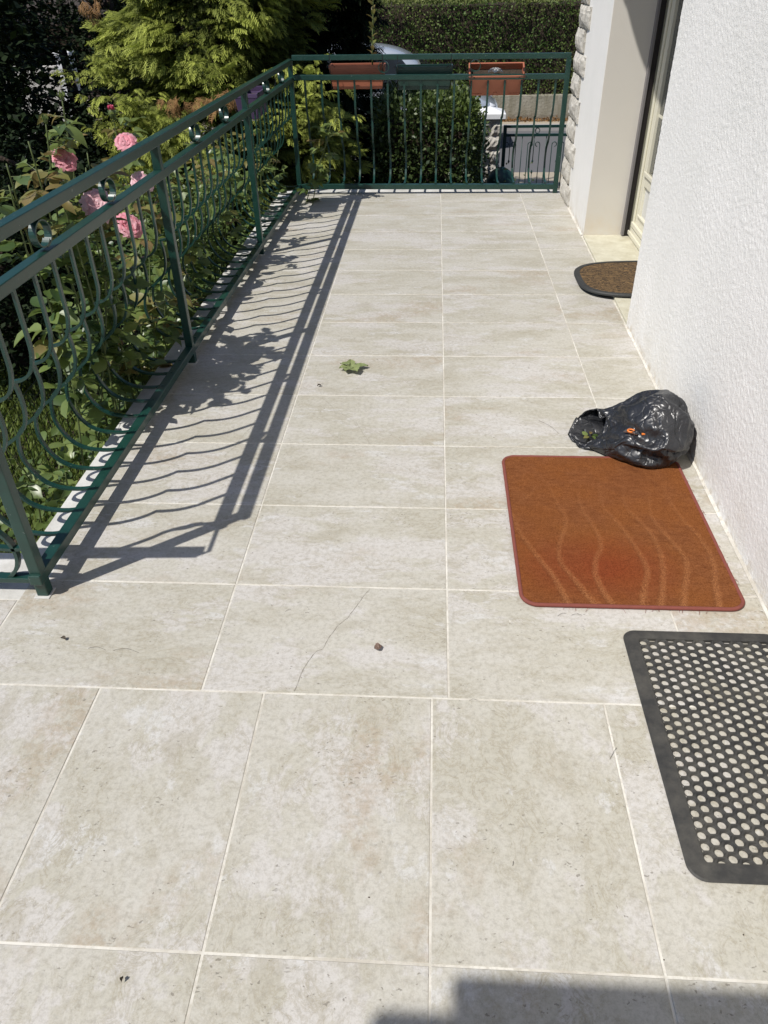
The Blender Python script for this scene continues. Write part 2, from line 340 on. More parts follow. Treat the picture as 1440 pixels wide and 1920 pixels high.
# templates
def leaf_template(fold=.25, w=.34, droop=.18):
    ts = [0, .14, .38, .64, .86, 1]; ws = [.0, .62, 1, .86, .42, 0]
    V = []; F = []
    for t, q in zip(ts, ws):
        z = -droop*t*t; V += [(-w*q, t, z+fold*w*q), (0, t, z), (w*q, t, z+fold*w*q)]
    for i in range(5):
        o = i*3; F += [(o, o+1, o+4, o+3), (o+1, o+2, o+5, o+4)]
    return np.array(V), np.array(F)
LV, LF = leaf_template()
def leaf_small():
    return np.array([(0,0,0),(-.3,.5,.06),(0,1,-.05),(.3,.5,.06)], float), np.array([(0,3,2,1)])
SV, SF = leaf_small()
def frond_template(nb=7, droop=.35, seed=0):
    rd = random.Random(seed); V = []; F = []; A = []
    def strip(pts, w0, w1, a0, a1):
        o = len(V); m = len(pts)
        for i, p in enumerate(pts):
            t = i/(m-1); w = w0+(w1-w0)*t; q = pts[min(i+1, m-1)]; pp = pts[max(i-1, 0)]
            d = (q[0]-pp[0], q[1]-pp[1]); L = math.hypot(*d) or 1; nx, ny = -d[1]/L, d[0]/L
            V.append((p[0]-nx*w, p[1]-ny*w, p[2])); V.append((p[0]+nx*w, p[1]+ny*w, p[2])); A.extend([a0+(a1-a0)*t]*2)
        for i in range(m-1): F.append((o+2*i, o+2*i+1, o+2*i+3, o+2*i+2))
    zf = lambda t: .10*t-droop*t*t
    strip([(0, t, zf(t)) for t in (0, .33, .66, 1)], .016, .008, .0, 1)
    for k in range(nb):
        t = .12+.85*k/nb; L = (.36*(1-t)+.13)*rd.uniform(.8, 1.2)
        for sgn in (-1, 1):
            tt = t+rd.uniform(-.02, .02)+(.03 if sgn > 0 else 0)
            p = [(0, tt, zf(tt)), (sgn*L*.42, tt+L*.40, zf(tt)+.02), (sgn*L*.74, tt+L*.80, zf(tt)-.05-L*.15), (sgn*L*.90, tt+L*1.15, zf(tt)-.16*L-.10)]
            strip(p, .030, .010, .15+.4*t, .65+.35*t)
            q = p[1]; s2 = L*.42
            strip([q, (q[0]+sgn*s2*.75, q[1]+s2*.18, q[2]-.01), (q[0]+sgn*s2*1.15, q[1]+s2*.62, q[2]-.07)], .022, .008, .4, .9)
            strip([q, (q[0]+sgn*s2*.15, q[1]+s2*.55, q[2]+.01), (q[0]+sgn*s2*.45, q[1]+s2*1.05, q[2]-.05)], .022, .008, .4, .9)
    return np.array(V), np.array(F), np.array(A)
FR = [frond_template(seed=i, droop=d) for i, d in enumerate((.28, .42, .55))]
rx = lambda y: -1.157+.0105*(y-.33)        # centre line of the left railing
WX = lambda y: .872+.0118*y                # face of the house wall
# ================================================================== SETTING
g = MB().add([(-200,-60,-1.32),(200,-60,-1.32),(200,300,-1.32),(-200,300,-1.32)], [(0,1,2,3)]).build('garden_ground', 'soil'); tag(g, kind='structure')
lw = MB().add([(-14,-6,-1.30),(-2.15,-6,-1.30),(-2.15,11.3,-1.30),(-14,11.3,-1.30)], [(0,1,2,3)]).build('lawn', 'soil'); tag(lw, kind='structure')
pv = MB().add([(-30,8.95,-1.305),(40,8.95,-1.305),(40,12.05,-1.305),(-30,12.05,-1.305)], [(0,1,2,3)]).build('pavement', 'paving'); tag(pv, kind='structure')
rd = MB().add([(-60,12.05,-1.312),(60,12.05,-1.312),(60,15.8,-1.312),(-60,15.8,-1.312)], [(0,1,2,3)]).build('road', 'asphalt'); tag(rd, kind='structure')
kb = MB(); 
for i in range(30): kb.box(-14+i*1.0, -13.01+i*1.0, 15.8, 15.95, -1.32, -1.20)
tag(kb.build('kerb', 'kerb', bevel=.01), kind='structure')
tag(MB().box(-30,40,15.95,16.4,-1.32,-1.21).build('far_pavement', 'paving'), kind='structure')
# terrace slab
ter = tag(link('terrace', None), kind='structure')
slab = MB().box(-1.285, 1.3, -6, 5.19, -1.32, -.012); slab.box(-4.2, -1.285, -6, .52, -1.32, -.012); slab.build('slab', 'plaster', ter)
cp = MB().box(-1.288, -1.178, .52, 5.195, -.03, -.0005); cp.box(-1.178, .905, 5.10, 5.195, -.03, -.0005); cp.box(-4.2, -1.15, .312, .523, -.03, -.0015)
cp.build('edge_strip', 'cement', ter, bevel=.003)
GZ = -.0016
MB().box(-1.178, .95, 0, 5.10, -.012, GZ).build('grout_bed', 'grout', ter)
MB().box(-4.2, .95, -6, -.0001, -.012, GZ).build('grout_bed', 'grout', ter)
MB().box(-4.2, -1.178, .0, .312, -.012, GZ).build('grout_bed', 'grout', ter)
CRACKS = [([(-0.22, 0.394), (-0.239, 0.357), (-0.259, 0.306), (-0.276, 0.269), (-0.299, 0.237), (-0.316, 0.194), (-0.328, 0.152), (-0.345, 0.142), (-0.363, 0.098), (-0.371, 0.067), (-0.381, 0.007)], 0.001), ([(-0.507, 1.576), (-0.478, 1.538), (-0.451, 1.493), (-0.435, 1.443), (-0.411, 1.439), (-0.382, 1.413), (-0.344, 1.367), (-0.313, 1.288), (-0.294, 1.248), (-0.28, 1.205)], 0.0009), ([(-0.697, 1.562), (-0.712, 1.496), (-0.73, 1.414), (-0.747, 1.37), (-0.755, 1.306), (-0.776, 1.243), (-0.787, 1.164), (-0.81, 1.103)], 0.0007), ([(0.661, 1.606), (0.672, 1.491), (0.688, 1.362)], 0.0005), ([(-0.523, 0.168), (-0.571, 0.192), (-0.601, 0.199)], 0.0005)]
# tiles
tcache = {}
def tile(x0, x1, y0, y1, mat):
    g = .0022; x0 += g; x1 -= g; y0 += g; y1 -= g
    if x1-x0 < .02 or y1-y0 < .02: return
    k = (round(x1-x0, 3), round(y1-y0, 3), mat)
    if k not in tcache:
        a, b = (x1-x0)/2, (y1-y0)/2; e = .0015
        mb = MB().add([(-a,-b,-.010),(a,-b,-.010),(a,b,-.010),(-a,b,-.010),(-a,-b,-e),(a,-b,-e),(a,b,-e),(-a,b,-e),(-a+e,-b+e,0),(a-e,-b+e,0),(a-e,b-e,0),(-a+e,b-e,0)],
            [(0,1,5,4),(1,2,6,5),(2,3,7,6),(3,0,4,7),(4,5,9,8),(5,6,10,9),(6,7,11,10),(7,4,8,11),(8,9,10,11)])
        tcache[k] = mb.mesh('tile', mat)
    o = link('tile', tcache[k], ter, ((x0+x1)/2, (y0+y1)/2, random.uniform(-.0004, .0003)))
    o.rotation_euler = (random.uniform(-.0007, .0007), random.uniform(-.0007, .0007), 0)
a_, nw_, off_, dep_ = .6123, .4141, -.0406, .6109
for k in range(13):
    y0, y1 = .4*k, min(.4*k+.4, 5.10)
    ym = (y0+y1)/2
    for x0, x1 in ((-2*a_, -a_), (-a_, 0), (0, a_), (a_, 2*a_)):
        x0 = max(x0, -1.178); x1 = min(x1, WX(ym)-.006) 
        if k == 0 and x0 == -1.178: tile(-2*a_, -a_, y0, .4, 'tile'); continue
        tile(x0, x1, y0, y1, 'tile')
tile(-3*a_, -2*a_, 0, .312, 'tile'); tile(-4*a_, -3*a_, 0, .312, 'tile')
for k in range(-6, 0):
    for i in range(-8, 3):
        tile(off_+i*nw_, min(off_+(i+1)*nw_, WX(dep_*k+.3)-.006), dep_*k, dep_*(k+1), 'tileN')
# fine printed cracks of the stone pattern
mb = MB()
for Lc, wd_ in CRACKS:
    pts_ = []
    for (xa, ya), (xb, yb) in zip(Lc[:-1], Lc[1:]):
        for q in range(4): t = q/4; pts_.append((xa+(xb-xa)*t+random.uniform(-.0014, .0014), ya+(yb-ya)*t+random.uniform(-.0014, .0014)))
    pts_.append(Lc[-1])
    for i in range(len(pts_)-1):
        (xa, ya), (xb, yb) = pts_[i], pts_[i+1]; L = math.hypot(xb-xa, yb-ya) or 1; nx_, ny_ = -(yb-ya)/L*wd_*.72*(.35+.5*math.sin(i*1.9)**2), (xb-xa)/L*wd_*.72*(.35+.5*math.sin(i*1.9)**2)
        mb.add([(xa-nx_, ya-ny_, .0007), (xb-nx_, yb-ny_, .0007), (xb+nx_, yb+ny_, .0007), (xa+nx_, ya+ny_, .0007)], [(0,1,2,3)])
mb.build('hairline_crack', 'crack', ter)
# wall foot joint (uneven cream mortar fillet)
mb = MB(); ys = np.linspace(-3.5, 4.62, 170); pr = []
for y in ys:
    if 2.36 < y < 3.87: continue
    wv = .011+.005*noise.noise((0, y*9, 3)); pr.append((y, wv))
for (y0, w0), (y1, w1) in zip(pr[:-1], pr[1:]):
    if y1-y0 > .2: continue
    mb.add([(WX(y0)-w0, y0, .0008), (WX(y1)-w1, y1, .0008), (WX(y1)+.004, y1, w1*.8), (WX(y0)+.004, y0, w0*.8)], [(0,3,2,1)])
mb.build('wall_foot_joint', 'grout', ter)
# ------------------------------------------------------------------ house
hs = thing('house', 'white roughcast house with stone corner quoins and a recessed cream glazed door', 'house', (1.1, 1, 0)); hs.location = (0, 0, 0)
def wallpoly(y0, y1, x1=1.27): return [(WX(y0), y0), (x1, y0), (x1, y1), (WX(y1), y1)]
MB().prism(wallpoly(-6, 2.37), -1.3, 2.72).build('wall', 'wall', hs)
MB().prism(wallpoly(3.875, 4.70), -1.3, 2.72).build('wall', 'wall', hs)
MB().prism(wallpoly(2.37, 3.875), 2.2, 2.72).build('wall', 'wall', hs)
MB().box(1.27, 5.5, -6, 2.37, -1.3, 2.72).box(1.27, 5.5, 3.875, 4.98, -1.3, 2.72).build('wall', 'plaster', hs)
MB().box(2.9, 5.5, 2.37, 3.875, -1.3, 2.72).build('wall', 'plaster', hs)
# thrown render relief on the part of the wall in view
gy_, gz_ = 620, 400
hh = rng.normal(size=(gz_+8, gy_+8))
def blur(a): return (a[1:-1, 1:-1]*4+a[:-2, 1:-1]*2+a[2:, 1:-1]*2+a[1:-1, :-2]*2+a[1:-1, 2:]*2+a[:-2, :-2]+a[2:, 2:]+a[:-2, 2:]+a[2:, :-2])/16
h1 = blur(hh); h2 = blur(blur(h1)); h1 = h1[2:2+gz_, 2:2+gy_]/h1.std(); h2 = h2[:gz_, :gy_]/h2.std()
hr = np.clip(.95*h1+.12*h2, -1.3, 2.2); Yg = np.linspace(.15, 2.372, gy_); Zg = np.linspace(-.004, 1.52, gz_)
YY, ZZ = np.meshgrid(Yg, Zg); XX = WX(YY)-.0025-hr*(.00034+.00014*np.clip(.5+1.2*np.array([[noise.noise((y*3, z*3, 0)) for y in Yg[::20]] for z in Zg[::20]]), 0, 1).repeat(20, 0).repeat(20, 1)[:gz_, :gy_])
V = np.stack([XX.ravel(), YY.ravel(), ZZ.ravel()], 1); idx = np.arange(gy_*gz_).reshape(gz_, gy_)
F = np.stack([idx[:-1, :-1], idx[1:, :-1], idx[1:, 1:], idx[:-1, 1:]], -1).reshape(-1, 4)
link('roughcast', npmesh('roughcast', V, F, 'wall', True), hs)
# reveals, 3 mm proud
MB().box(WX(3.87)+.002, 1.262, 3.866, 3.8745, -.01, 2.2).build('reveal', 'reveal', hs)
MB().box(WX(2.37)+.002, 1.262, 2.3705, 2.378, -.01, 2.2).build('reveal', 'reveal', hs)
MB().prism([(WX(2.38)+.0,2.378),(1.30,2.378),(1.30,3.866),(WX(3.866)+0,3.866)], -.011, .014).build('door_sill', 'sill', hs, bevel=.003)
# corner stones
MB().prism([(WX(4.7)+.004, 4.70), (1.27, 4.70), (1.27, 4.985), (WX(4.985)+.004, 4.985)], -1.3, 2.72).build('mortar_core', 'pointing', hs)
z = -.005; k = 0
while z < 2.6:
    h = random.uniform(.125, .155); long = k % 2 == 0
    y0 = (4.60 if long else 4.73)+random.uniform(-.02, .02); y1 = 5.02+random.uniform(-.008, .008)
    ny, nz = 9, 6; V = []; F = []
    sd = random.uniform(0, 50)
    for j in range(nz+1):
        for i in range(ny+1):
            y = y0+(y1-y0)*i/ny; zz = z+.008+(h-.012)*j/nz
            ed = min(i, ny-i, 2)/2; ez = min(j, nz-j, 2)/2; e = min(ed, ez)
            p = .010+.014*e**.6+.020*abs(noise.noise((y*11+sd, zz*13, sd)))*e+.006*noise.noise((y*40, zz*40, sd))
            yj = .010*noise.noise((zz*30, sd, 1)) if i in (0, ny) else 0
            V.append((WX(y)-p, y+yj, zz+(.007*noise.noise((y*25, sd, 5)) if j in (0, nz) else 0)))
    W = ny+1; nV = len(V)
    V += [(WX(v[1])+.03, v[1], v[2]) for v in V]
    for j in range(nz):
        for i in range(ny): F.append((j*W+i, j*W+W+i, j*W+W+i+1, j*W+i+1))
    bd = [i for i in range(ny)]+[j*W+ny for j in range(nz)]+[nz*W+i for i in range(ny, 0, -1)]+[j*W for j in range(nz, 0, -1)]
    for q in range(len(bd)): F.append((bd[q], bd[(q+1) % len(bd)], bd[(q+1) % len(bd)]+nV, bd[q]+nV))
    mb = MB(); mb.add(V, F); mb.build('stone', 'stone', hs)
    z += h; k += 1
# eave with barrel tiles
MB().box(.26, 5.5, -6, 5.3, 2.72, 2.86).build('roof', 'roof', hs)
MB().box(.235, .26, -6, 5.3, 2.68, 2.86).build('fascia', 'white', hs)
cap = MB()
for k_ in range(9):
    t = math.pi*k_/8
    for rad in (.062, .075): cap.v.append((0, 0, 0))
def barrel(r, th, L, up):
    mb = MB(); V = []; n = 8
    for x in (0, L):
        for rad in (r, r-th):
            for k in range(n+1):
                t = math.pi*k/n; V.append((x, -rad*math.cos(t), (rad*math.sin(t))*up))
    F = []; q = n+1
    for k in range(n):
        F += [(k, k+1, 2*q+k+1, 2*q+k), (q+k+1, q+k, 3*q+k, 3*q+k+1), (k+1, k, q+k, q+k+1), (2*q+k, 2*q+k+1, 3*q+k+1, 3*q+k)]
    mb.add(V, F); return mb
mc = barrel(.072, .012, .5, 1).mesh('roof_tile', 'roof'); mp_ = barrel(.085, .012, .5, -1).mesh('roof_tile', 'roof')
for i in range(46):
    y = -5.9+i*.245
    link('roof_tile', mp_, hs, (.195+.012*math.sin(i*2.1), y, 2.735+.01*math.sin(i*1.7)), (0, -.25, 0))
    link('roof_tile', mc, hs, (.185, y+.1225, 2.735), (0, -.25, 0))
# porch roof behind the camera (throws the shade at the bottom edge)
pr_ = thing('porch_roof', 'flat porch roof over the terrace whose edge shades the nearest tiles', 'porch roof')
MB().box(-1.418, .235, -6, -1.783, 2.635, 2.665).build('roof_slab', 'white', pr_, bevel=.01)
MB().box(-1.556, -1.42, -6, -1.842, 2.62, 2.67).build('gutter', 'white', pr_, bevel=.02)
MB().box(-1.36, -1.26, -5.9, -5.8, 0, 2.634).build('post', 'white', pr_)
# ------------------------------------------------------------------ french door (part of the house, sub-parts below it)
dr = MB().box(1.20, 1.27, 3.805, 3.864, .014, 2.2).box(1.20, 1.27, 2.38, 2.44, .014, 2.2).box(1.20, 1.27, 2.44, 3.805, 2.12, 2.2)
dr.box(1.195, 1.27, 2.44, 3.805, .014, .082)
dr = dr.build('door', 'cream', hs, bevel=.003); dr['label'] = 'cream french door with glazed upper part'
MB().box(1.165, 1.1985, 3.835, 3.8655, .016, 2.2).build('shutter_guide', 'guide', dr)
MB().box(1.153, 1.1655, 3.826, 3.8655, .02, 2.2).build('guide_edge', 'guide2', dr)
MB().box(1.1975, 1.2005, 3.80, 3.836, .05, 2.2).build('frame_edge', 'olive', dr)
MB().box(1.187, 1.197, 2.44, 3.83, .03, .055).build('weather_bar', 'cream', dr, bevel=.003)
def leaf_(y0, y1):   # one door leaf
    st = .105
    f = MB().box(1.207, 1.25, y0, y0+st, .09, 2.115).box(1.207, 1.25, y1-st, y1, .09, 2.115)
    f.box(1.2075, 1.25, y0+st, y1-st, .09, .172).box(1.2075, 1.25, y0+st, y1-st, .345, .415).box(1.2075, 1.25, y0+st, y1-st, 2.02, 2.115)
    f.build('leaf_frame', 'cream', dr, bevel=.003)
    f = MB()
    f.box(1.196, 1.2065, y0+.012, y0+.04, .095, 2.11).box(1.196, 1.2065, y1-.04, y1-.012, .095, 2.11).build('moulding', 'cream', dr, bevel=.003)
    MB().box(1.198, 1.2072, y0+st-.01, y1-st+.01, .168, .182).box(1.196, 1.2072, y0+st-.012, y1-st+.012, .405, .428).box(1.19, 1.2072, y0+.012, y1-.012, .09, .118).build('drip_rail', 'cream', dr, bevel=.003)
    MB().box(1.222, 1.235, y0+st, y1-st, .172, .345).build('panel', 'cream2', dr)
    MB().box(1.226, 1.232, y0+st, y1-st, .415, 2.02).build('glass', 'glass', dr)
    for zb_ in (.72, 1.3): MB().box(1.224, 1.236, y0+st, y1-st, zb_, zb_+.015).build('glazing_bar', 'cream', dr)
leaf_(3.125, 3.80); leaf_(2.445, 3.12)
# dim room behind the glass
mb = MB()
for i in range(60): mb.add([(1.30+.012*math.sin(i*1.3), 2.4+i*.025, .05),(1.30+.012*math.sin((i+1)*1.3), 2.4+(i+1)*.025, .05),(1.30+.012*math.sin((i+1)*1.3), 2.4+(i+1)*.025, 2.2),(1.30+.012*math.sin(i*1.3), 2.4+i*.025, 2.2)], [(0,1,2,3)])
mb.build('net_curtain', 'curtain', hs)
# ------------------------------------------------------------------ railings
PROF1 = [(0,.80),(0,.70),(0,.625),(-.004,.595),(-.014,.563),(-.032,.538),(-.056,.524),(-.080,.519)]
PROF2 = [(-.080,.521),(-.076,.49),(-.074,.455),(-.079,.41),(-.098,.365),(-.135,.332),(-.172,.306),(-.198,.272),(-.208,.225),(-.206,.185),(-.188,.138),(-.160,.102),(-.125,.082),(-.085,.074),(-.04,.073),(.004,.080)]
def smooth_(P, n=3):
    out = []; m = len(P)
    for i in range(m-1):
        p0 = P[max(i-1, 0)]; p1 = P[i]; p2 = P[i+1]; p3 = P[min(i+2, m-1)]
        for k in range(n):
            t = k/n; out.append(tuple(.5*((2*p1[j])+(-p0[j]+p2[j])*t+(2*p0[j]-5*p1[j]+4*p2[j]-p3[j])*t*t+(-p0[j]+3*p1[j]-3*p2[j]+p3[j])*t**3) for j in (0, 1)))
    out.append(P[-1]); return out
def flatbar(P, w=.007, th=.004):
    V = []; F = []; m = len(P)
    for i, p in enumerate(P):
        a = P[max(i-1, 0)]; b = P[min(i+1, m-1)]; d = (b[0]-a[0], b[1]-a[1]); L = math.hypot(*d) or 1; n = (-d[1]/L, d[0]/L)
        for s1, s2 in ((-1,-1),(1,-1),(1,1),(-1,1)): V.append((p[0]+n[0]*th*s1, w*s2, p[1]+n[1]*th*s1))
    for i in range(m-1):
        for k in range(4): F.append((i*4+k, i*4+(k+1) % 4, i*4+4+(k+1) % 4, i*4+4+k))
    F += [(3,2,1,0), tuple(4*(m-1)+k for k in range(4))]
    return V, F
bm_ = MB(); bm_.add(*flatbar(smooth_(PROF1))); bm_.add(*flatbar(smooth_(PROF2)))
BAL = bm_.mesh('baluster', 'green')
def ringmesh():
    mb = MB(); V = []; F = []; n = 30
    for i in range(n+1):
        t = -math.pi/2+2*math.pi*1.12*i/n; r = .0385-(.008*max(0, i-24)/6)
        for rr_, x in ((r,-.011),(r,.011),(r-.0045,.011),(r-.0045,-.011)): V.append((x, rr_*math.cos(t), rr_*math.sin(t)))
    for i in range(n):
        for k in range(4): F.append((i*4+k, i*4+(k+1) % 4, i*4+4+(k+1) % 4, i*4+4+k))
    mb.add(V, F); return mb.mesh('ring', 'green')
RING = ringmesh()
lr = thing('terrace_railing', 'long green iron railing with bellied balusters beside the rose bed', 'railing')
zt = lambda y: .928-.0055*(y-.33); z2 = lambda y: .806-.003*(y-.33); zb = lambda y: .0675-.002*(y-.33)
for nm, f in (('top_rail', zt), ('middle_rail', z2), ('bottom_rail', zb)):
    MB().beam((rx(.315), .315, f(.315)), (rx(5.06), 5.06, f(5.06)), .035, .033).build(nm, 'green', lr, bevel=.0025)
for y in (.342, 1.915, 3.51, 5.05):
    MB().beam((rx(y), y, 0), (rx(y), y, zt(y)-.017), .033, .033, (0, 1, 0)).build('post', 'green', lr, bevel=.0025)
foot = MB()
for y in (.342, 1.915, 3.51): 
    foot.box(rx(y)-.024, rx(y)+.022, y-.026, y+.022, -.001, .0035)
foot.build('foot_mortar', 'cement', lr, bevel=.003)
ysb = [.773+.1235*k for k in range(-3, 40)]
for y in ysb:
    if y < .42 or y > 4.99 or min(abs(y-q) for q in (1.915, 3.51)) < .035: continue
    link('baluster', BAL, lr, (rx(y), y, 0), (0, 0, random.uniform(-.03, .03)))
for y in (.87, 1.385, 2.47, 3.02, 4.13, 4.66):
    link('ring', RING, lr, (rx(y), y, (zt(y)+z2(y))/2), (random.uniform(-.1, .1), 0, math.radians(-8)))
fr_ = thing('end_railing', 'green iron railing closing the far end, hung with flower boxes', 'railing')
FY = 5.045
for nm, z0, z1, h in (('top_rail', .927, .915, .034), ('middle_rail', .803, .787, .034), ('bottom_rail', .056, .046, .037)):
    MB().beam((rx(5.05)+.0175, FY, z0), (.895, FY, z1), .033, h).build(nm, 'green', fr_, bevel=.0025)
MB().beam((.882, FY, .0), (.882, FY, .898), .033, .034, (0, 1, 0)).build('post', 'green', fr_, bevel=.0025)
for i in range(16):
    link('baluster', BAL, fr_, (-1.008+.1209*i, FY, -.004), (0, 0, math.radians(-90)+random.uniform(-.03, .03)))
for x in (-.43, .225):
    link('ring', RING, fr_, (x, FY, .861), (0, 0, math.radians(90)))
# stair railing turning left at the near post
sr = thing('stair_railing', 'green iron stair railing with a scroll turning off at the near corner post', 'railing')
def planar(P, mapf, w=.007, th=.004):
    V, F = flatbar(P, w, th); return [mapf(*v) for v in V], F
Z0 = .12
big = []
for i in range(40):
    t = math.radians(100-i*7.6); r = .118*(1-.0035*i)
    big.append((-1.318+r*math.cos(t), .135+r*.95*math.sin(t)))
sc_ = []
for i in range(26):
    t = math.radians(90-i*17); r = .040*(1-.022*i); sc_.append((-1.345+r*math.cos(t), .150+r*math.sin(t)))
mp0 = lambda a, b, c: (a, .352+b, c)
mb = MB(); mb.add(*planar(big, mp0, .009, .005)); mb.build('scroll', 'green', sr)
mb = MB(); mb.add(*planar(sc_, mp0, .009, .005)); mb.add(*planar(smooth_([(-1.34,.19),(-1.29,.165),(-1.22,.155),(-1.172,.16)]), mp0, .009, .005)); mb.build('scroll', 'green', sr)
mb = MB(); mb.beam((-1.175, .20, .79), (-2.9, .20, .60), .04, .045).build('handrail', 'green', sr, bevel=.004)
MB().tube([(-1.157,.33,.80),(-1.157,.20,.80),(-1.175,.19,.79)], .007, 8).build('bracket', 'green', sr)
MB().beam((-1.175, .352, .048), (-2.9, .352, .03), .03, .016).build('bottom_rail', 'green', sr, bevel=.002)
mb = MB(); mb.add(*planar(smooth_([(-1.16,.79),(-1.20,.765),(-1.235,.72),(-1.25,.66),(-1.245,.60),(-1.25,.50),(-1.27,.40),(-1.33,.33)]), mp0)); mb.build('bar', 'green', sr)
mb = MB(); mb.add([(-1.215,.352,.80),(-1.195,.350,.765),(-1.205,.352,.70),(-1.245,.354,.655),(-1.245,.350,.72),(-1.235,.354,.77),(-1.222,.358,.72)], [(0,1,6),(1,2,6),(2,3,6),(3,4,6),(4,5,6),(5,0,6),(5,4,3,2,1,0)]); mb.build('leaf_ornament', 'green', sr)
# ------------------------------------------------------------------ flower boxes
def flowerbox(label, mat, x0, x1, y, ztop, h, d, tilt=0, rotz=0, soil=True):
    L = x1-x0; t = thing('flower_box', label, 'flower box', ((x0+x1)/2, y, ztop-h), 'flower boxes hooked on the railings')
    t.rotation_euler = (tilt, 0, rotz)
    a, b = L/2, d/2; ib, ia = b*.76, a*.88; th = .006; mb = MB()
    def ring(sx, sy, z): return [(-sx,-sy,z),(sx,-sy,z),(sx,sy,z),(-sx,sy,z)]
    V = ring(ia, ib, 0)+ring(a*.985, b*.96, h*.80)+ring(a*.985+.0, b*.96, h*.84)+ring(a, b, h*.84)+ring(a, b, h)+ring(a-th*2, b-th*2, h)+ring(a*.985-th, b*.96-th, h*.8)+ring(ia-th, ib-th, th)
    F = [(3,2,1,0)]
    for k in range(7):
        for j in range(4): F.append((k*4+j, k*4+(j+1) % 4, k*4+4+(j+1) % 4, k*4+4+j))
    F.append((28,29,30,31)); mb.add(V, F); mb.build('box', mat, t, bevel=.002)
    e = MB()                                   # moulded rib and feet
    e.box(-ia*1.02, ia*1.02, -b*.90, -b*.86, h*.60, h*.63); e.box(-ia, -ia*.55, -ib*1.10, -ib*.99, .012, .020); e.box(ia*.55, ia, -ib*1.10, -ib*.99, .012, .020); e.box(-.012, .012, -ib*1.12, -ib*.99, .006, .03)
    e.build('moulding', mat, t)
    if soil: MB().box(-a*.93, a*.93, -b*.85, b*.85, h*.6, h*.72).build('soil', 'soil', t)
    for x in (-a*.93, a*.93):
        hk = MB().tube([(x, -b-.02, h+.075), (x, -b-.05, h+.078), (x, -b-.055, h+.02), (x, -b-.004, h*.35), (x, -b*.8, -.004), (x, b*.8, -.004), (x, b+.006, h*.5), (x, b+.006, h+.004)], .0025, 5)
        hk.tube([(x+.03*math.cos(q), -b-.006, h-.012+.018*math.sin(q)) for q in [math.pi*i/6 for i in range(7)]], .0022, 5)
        hk.build('hook', 'wire', t)
    return t
fb1 = flowerbox('terracotta flower box with a tall leafy shoot, left on the end railing', 'terracotta', -.832, -.424, 5.155, .872, .155, .15)
fb2 = flowerbox('dark green flower box in the middle of the end railing', 'greenpot', -.345, .068, 5.155, .858, .150, .15)
fb3 = flowerbox('tilted terracotta flower box holding a white dried flower, right on the end railing', 'terracotta', .182, .582, 5.17, .855, .165, .15, tilt=math.radians(30))
fb4 = flowerbox('purple flower box hooked outside the long railing near its far corner', 'purplepot', -.2, .2, 4.3, .86, .15, .15, rotz=math.radians(90)); fb4.location = (-1.265, 4.38, .655)
df = MB()
for i in range(9):
    t = math.pi*i/8; r = .055
    df.tube([(0,0,.0),(r*.5*math.cos(t), .01, .012+r*.6*math.sin(t)), (r*math.cos(t), 0, .006+r*.75*math.sin(t)), (r*1.05*math.cos(t+.25), -.005, r*.6*math.sin(t))], .0035, 5)
df.build('dried_flower', 'white', None, loc=(.375, 5.105, .812)).scale = (.9, 1, .62); tag(bpy.data.objects['dried_flower'], 'small white dried flower head lying in the tilted terracotta box', 'dried flower')
# shoot growing from the left box
sh = thing('potted_shoot', 'tall thin leafy shoot growing up from the left terracotta box', 'plant', (-.52, 5.15, .82))
pts = [(0,0,0),(.004,0,.15),(.012,0,.3),(.018,0,.45),(.022,.0,.62),(.03,0,.9)]
MB().tube(pts, [.006,.0055,.005,.004,.003,.002], 6).build('stem', 'stem', sh, True)
def leafvar(fold, w, droop, twist, mat):
    V_, F_ = leaf_template(fold, w, droop); V2 = []
    for i, (x, y, z) in enumerate(V_.tolist()):
        e = 1+(.10 if (i//3) % 2 else -.06)*(abs(x) > .01); t = twist*y; V2.append((x*e*math.cos(t)-z*math.sin(t), y, x*e*math.sin(t)+z*math.cos(t)+.035*math.sin(y*9+i)*(abs(x) > .01)))
    mb = MB(); mb.add(V2, F_.tolist()); return mb.mesh('leaf', mat, True)
LV_ = [leafvar(f, w, d, t, 'rleaf') for f, w, d, t in ((.25,.34,.18,0),(.55,.30,.45,.5),(.10,.40,.30,-.5),(.7,.33,.10,.2),(.3,.28,.60,-.2),(-.1,.37,.22,.7))]
LY_ = [leafvar(f, w, d, t, 'rleafy') for f, w, d, t in ((.35,.30,.25,.2),(.6,.26,.5,-.4),(.2,.34,.35,.5))]
LEAFME, LEAFYM = LV_[0], LY_[0]
def place_leaf(parent, p, d, up, size, me=None, name='leaf'):
    d = Vector(d).normalized(); up = Vector(up); x = d.cross(up); 
    if x.length < 1e-3: x = Vector((1,0,0))
    x.normalize(); n = x.cross(d)
    me = me or LEAFME; me = random.choice(LV_) if me is LEAFME else random.choice(LY_) if me is LEAFYM else me
    o = bpy.data.objects.new(name, me); COL.objects.link(o); o.parent = parent
    M = Matrix((x, d, n)).transposed().to_4x4(); M.translation = Vector(p); o.matrix_local = M @ Matrix.Diagonal((size, size, size, 1))
    return o
for i in range(30):
    z = .08+.027*i; a = i*2.4
    place_leaf(sh, (.03*z, 0, z), (math.cos(a)*.6, math.sin(a)*.5, 1.0), (0, 0, 1) if i % 2 else (.3, .4, 1), random.uniform(.045, .062), LEAFYM)
